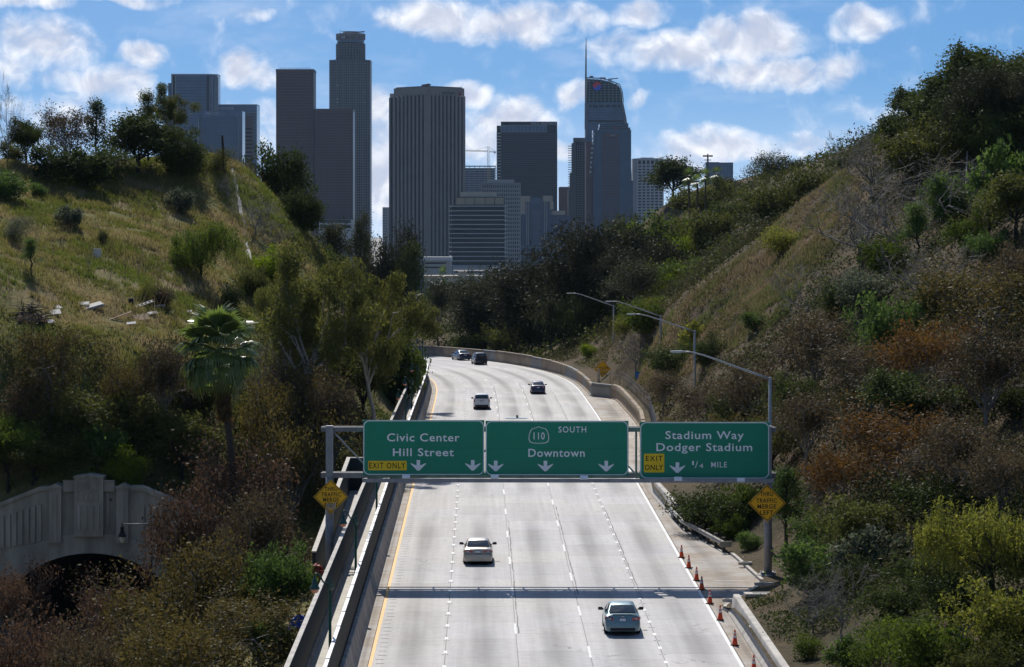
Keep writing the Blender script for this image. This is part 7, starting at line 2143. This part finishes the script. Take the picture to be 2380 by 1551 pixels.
# ------------------------------------------------------------------ small things on the left hill
M_PATH = mat('drain_concrete', (.36, .34, .30), var=.25, scale=.8, rough=.9)
dr = empty('concrete_drain', tuple(hit(575, 610)), label='narrow pale concrete drain running down the hill crest', cat='drain')
pts = [hit(x, y) for x, y in ((537, 388), (541, 408), (546, 430), (551, 452), (556, 478), (561, 505), (566, 535), (571, 565), (576, 590), (582, 612), (594, 632), (606, 648))]
for i, (a, b) in enumerate(zip(pts[:-1], pts[1:])):
    w = .13 + .05 * (i % 3)
    d = Vector((w, 0, 0)); up = Vector((0, 0, .07))
    MB().add([a - d + up - dr.location, a + d + up - dr.location, b + d + up - dr.location, b - d + up - dr.location, a - d - up - dr.location, a + d - up - dr.location, b + d - up - dr.location, b - d - up - dr.location],
             [(0, 1, 2, 3), (0, 4, 5, 1), (1, 5, 6, 2), (2, 6, 7, 3), (3, 7, 4, 0)]).build('drain_section', M_PATH, dr)
def on_hill(name, x, y, label, cat): 
    return empty(name, tuple(hit(x, y)), label=label, cat=cat)
s = on_hill('tree_stump', 517, 392, 'bare dark stump standing on the hilltop', 'tree stump')
MB().tube([(0, 0, -.2), (.05, 0, 1.6), (-.02, 0, 3.3)], [.2, .16, .12], 7).build('trunk', BARK_D, s)
b = on_hill('white_box', 226, 606, 'small white metal box on the grass slope', 'utility box')
MB().box((0, 0, .35), (.65, .5, .85), .2).build('cabinet', M_WHITE, b); MB().box((0, 0, .81), (.72, .57, .06), .2).build('lid', M_WHITE, b); MB().box((-.62, 0, .12), (.5, .4, .3), .1).build('plinth', M_WALK, b)
M_JUNK = mat('junk_white', (.36, .35, .33), var=.15, scale=3)
M_WOOD = mat('weathered_wood', (.24, .17, .10), var=.3, scale=4, rough=.9)
M_DIRT = mat('bare_dirt', (.16, .095, .055), var=.3, scale=.8, rough=.95)
q = on_hill('dumped_mattress', 215, 722, 'grimy white mattress lying on the rubbish pile', 'mattress')
mb = MB(); mb.box((0, 0, .28), (1.9, .9, .24), .5, .3, -.25); q2 = mb.build('mattress', M_JUNK, q)
bm = bmesh.new(); bm.from_mesh(q2.data); bmesh.ops.bevel(bm, geom=bm.edges[:], offset=.08, segments=3, affect='EDGES'); bm.to_mesh(q2.data); bm.free()
l = on_hill('dumped_ladder', 318, 722, 'aluminium ladder lying on the bare dirt of the slope', 'ladder'); l.rotation_euler = (.28, -.32, .35)
for s_ in (-.2, .2): MB().box((0, s_, .15), (3.2, .07, .06)).build('rail', M_JUNK, l)
for i in range(9): MB().box((-1.4 + .35 * i, 0, .15), (.09, .36, .05)).build('rung', M_JUNK, l)
for (x, y, w, d, rz, m, lb) in ((127, 735, 1.0, .8, .3, M_JUNK, 'white board at the left end of the rubbish pile'), (135, 722, .7, .5, 1.0, M_JUNK, 'small white board behind the first on the rubbish pile'), (195, 716, .9, .5, .1, M_JUNK, 'crumpled white sheet beside the mattress'),
                                (325, 745, 1.5, 1.1, .2, M_WOOD, 'large brown cardboard sheet below the ladder'), (355, 735, .9, .4, .6, M_JUNK, 'torn white sheet at the right of the cardboard'), (372, 724, 1.0, .3, .4, M_JUNK, 'narrow white board right of the ladder'), (305, 762, .8, .4, .1, M_JUNK, 'white board below the cardboard sheet'), (118, 758, .6, .5, .5, M_JUNK, 'small white scrap under the left boards'), (440, 735, .5, .3, .2, M_JUNK, 'white scrap alone on the lower grass')):
    o = on_hill('dumped_board', x, y, lb, 'board')
    MB().box((0, 0, .25), (w, d, .05), rz, .45, -.1).build('sheet', m, o); MB().box((0, .06, .20), (w * .9, .05, .06), rz, .45, -.1).build('batten', M_WOOD, o)
o = on_hill('dumped_plank', 275, 748, 'long weathered plank leaning over the rubbish pile', 'plank'); MB().box((0, 0, .3), (2.6, .25, .06), .6, .2, -.3).build('plank', M_WOOD, o); MB().box((.9, .5, .22), (.08, .9, .06), .6).build('cross_piece', M_WOOD, o)
o = on_hill('dirt_heap', 70, 745, 'brown heap of dead branches at the left of the rubbish pile', 'heap')
mb = MB(); 
for i in range(140):
    a = rs.uniform(0, 6.28); r1 = rs.uniform(0, 1.5)
    p0 = Vector((r1 * math.cos(a), r1 * math.sin(a) * .6, rs.uniform(0, 1.3 * (1 - r1 / 1.7)))); mb.tube([p0, p0 + Vector((rs.normal(), rs.normal(), rs.normal() * .4)) * .8], [.05, .02], 4)
x_ = mb.build('branches', BARK, o); x_['kind'] = 'stuff'
mb = MB(); mb.lathe([(1.5, -.3), (1.2, .12), (.7, .35), (.3, .42), (0, .45)], n=9); mb.build('soil', M_DIRT, o)
t_ = on_hill('dumped_bucket', 305, 712, 'dark round bucket standing on the bare dirt', 'bucket'); MB().lathe([(.0, 0), (.22, 0), (.28, .5), (.25, .5), (.2, .05)], n=12).build('shell', M_RUBBER, t_); MB().lathe([(.28, .46), (.31, .48), (.31, .52), (.28, .52)], n=12).build('rim', M_JUNK, t_)
rgd = random.Random(9)
for k_, (x, y, col, lb) in enumerate(((697, 1440, (.02, .06, .28), 'blue tarpaulin lump against the outer wall'), (735, 1325, (.32, .03, .015), 'red tarpaulin piece by the outer wall under the signs'))):
    Yt = 146 if k_ == 0 else 166
    c = P(x, y, Yt); o = empty('tarpaulin', (c.x, Yt, ground(c.x, Yt)), label=lb, cat='tarpaulin')
    hz = c.z - o.location.z
    mb = MB(); n = 7; vs = []
    for i in range(n):
        for j in range(n):
            u, v = i / (n - 1), j / (n - 1)
            vs.append(((u - .5) * 1.1, (v - .5) * 1.2, (hz + .3) * (1 - 2.2 * max(abs(u - .5), abs(v - .5)) ** 2) + rgd.uniform(-.12, .12)))
    mb.add(vs, [(i * n + j, i * n + j + 1, (i + 1) * n + j + 1, (i + 1) * n + j) for i in range(n - 1) for j in range(n - 1)])
    mb.build('cover', mat('tarp_%s' % ('blue', 'red')[k_], col, rough=.5), o); MB().box((0, 0, hz * .35), (.7, .8, hz * .7)).build('bundle', M_DIRT, o)

# ------------------------------------------------------------------ right side details
st = empty('hill_steps', tuple(hit(2258, 490)), label='weathered wooden steps climbing between the ivy at the right', cat='steps')
for i in range(12):
    p = hit(2252 + i * 1.1, 488 - i * 9) - st.location
    MB().box(p + Vector((0, 0, .10)), (1.1, .30, .16)).build('tread', M_WOOD, st)
pa, pb = hit(2243, 488) - st.location, hit(2248, 395) - st.location
for f in (0, .33, .66, 1): MB().box(pa.lerp(pb, f) + Vector((0, 0, .6)), (.1, .1, 1.5)).build('rail_post', M_JUNK, st)
MB().bar(pa + Vector((0, 0, 1.25)), pb + Vector((0, 0, 1.25)), .09).build('handrail', M_JUNK, st)
fl = empty('floodlight_mast', (P(1645, 420, 640).x, 640, ground(P(1645, 420, 640).x, 640)), label='tall floodlight mast among the hilltop palms', cat='light mast')
hz = P(1645, 358, 640).z - fl.location.z
MB().tube([(0, 0, 0), (0, 0, hz)], [.3, .16], 8).build('mast', M_GALV_D, fl); MB().box((0, 0, hz - .5), (1.9, .2, .2)).build('crossbar', M_GALV_D, fl); MB().box((0, 0, hz - 1.3), (1.5, .2, .15)).build('crossbar', M_GALV_D, fl)
for x in (-.85, -.4, .4, .85): MB().box((x, -.2, hz - .4), (.42, .35, .35), 0, .4).build('floodlight', M_GALV, fl)
wf = empty('wire_fence', RP(300, 13.2), label='low wire mesh fence on thin posts above the bay wall', cat='fence'); wf.matrix_basis = Matrix.Translation(wf.location)
pm_ = MB().tube([(0, 0, 0), (0, 0, 2.2)], .035, 5).mesh('post', M_GALV_D)
prev = None
for t in np.arange(262, 356, 2.6):
    q = RP(t, float(wall_off(t)) + 1.15, .9)
    link('post', pm_, wf, q - wf.location)
    if prev is not None:
        for z in (.5, 1.1, 1.7, 2.15): MB().tube([prev + Vector((0, 0, z)) - wf.location, q + Vector((0, 0, z)) - wf.location], .012, 3, cap=False).build('wire', M_GALV_D, wf)
    prev = q
up = empty('utility_pole', (P(1069, 700, 520).x, 520, ground(P(1069, 700, 520).x, 520)), label='thin dark utility pole beyond the end of the bend', cat='utility pole')
hz = P(1069, 688, 520).z - up.location.z
MB().tube([(0, 0, -.2), (0, 0, hz)], [.16, .11], 7).build('pole', BARK_D, up); MB().box((0, 0, hz - .6), (1.6, .1, .12)).build('crossarm', BARK_D, up)
# slabs and scraps on the dirt around the gantry footing
def verge(t, off, h=0.0):
    x, y = RPn(t, off); return Vector((float(x), float(y), ground(float(x), float(y)) + h))
for (x, y, w, d, rz, lb) in ((1768, 1388, 1.75, .95, .05, 'pale concrete slab lying on the dirt behind the barrier end'), (1776, 1360, 1.1, .35, -.05, 'narrow pale plank at the foot of the gantry footing'), (1732, 1316, .8, .35, .1, 'white board on the dirt beside the kerb'), (1690, 1396, .5, .3, .0, 'small pale slab between kerb and barrier end')):
    Yq = F * (CAMZ - 1.65) / (y - HY)
    X = (x - CX) * Yq / F
    o = empty('concrete_slab_piece', (X, Yq, max(ground(X, Yq), float(road_zt(Yq)) + .05)), label=lb, cat='slab')
    MB().box((0, 0, .09), (w, d, .16), rz).build('slab', M_WALK, o); MB().box((0, 0, .185), (w * .5, d * .3, .03), rz).build('lifting_plate', M_GALV_D, o)
rs = np.random.RandomState(5)
V, tn = [], []
C = []
for i in range(420):
    t = rs.uniform(150, 215); off = float(wall_off(t)) + abs(rs.normal()) * 3.0 + (.3 if rs.rand() < .8 else -rs.uniform(.2, 1.2))
    if t < 157 and off < 10.5: continue
    x, y = RPn(t, off); z = max(ground(float(x), float(y)), float(road_zt(t))) + .03
    C.append((float(x), float(y), z))
for i in range(260):
    t = rs.uniform(205, 400); off = float(wall_off(t)) - rs.uniform(.08, .7) ; x, y = RPn(t, off); C.append((float(x), float(y), float(road_zt(t)) + .03))
C = np.array(C)
lv = leaves_at(rs, C, .12, .7); lv[:, :, 2] = C[:, None, 2] + (lv[:, :, 2] - C[:, None, 2]) * .3
o = link('litter', quads_mesh('litter', lv, leaf_mat('litter_mix', (.10, .07, .05), (.65, .63, .6), 0, .7), np.clip(rs.rand(len(C)) ** 1.5, 0, 1)))
tag(o, 'scraps of litter and dead leaves along the gutter and verge', 'litter', kind='stuff')
# ------------------------------------------------------------------ air
hz = MB().box2((-2200, -60, -41.0), (2200, 5200, 420.0)).build('haze', None)
m = bpy.data.materials.new('haze_air'); nt, N, L = nodes_of(m)
N.remove(N['Principled BSDF'])
v = N.new('ShaderNodeVolumePrincipled'); v.inputs['Color'].default_value = (.50, .72, 1.0, 1); v.inputs['Density'].default_value = HAZE_D; v.inputs['Anisotropy'].default_value = .2
L.new(v.outputs[0], N['Material Output'].inputs['Volume'])
hz.data.materials.append(m)
tag(hz, kind='stuff')
hz['label'] = 'thin bluish haze in the air'
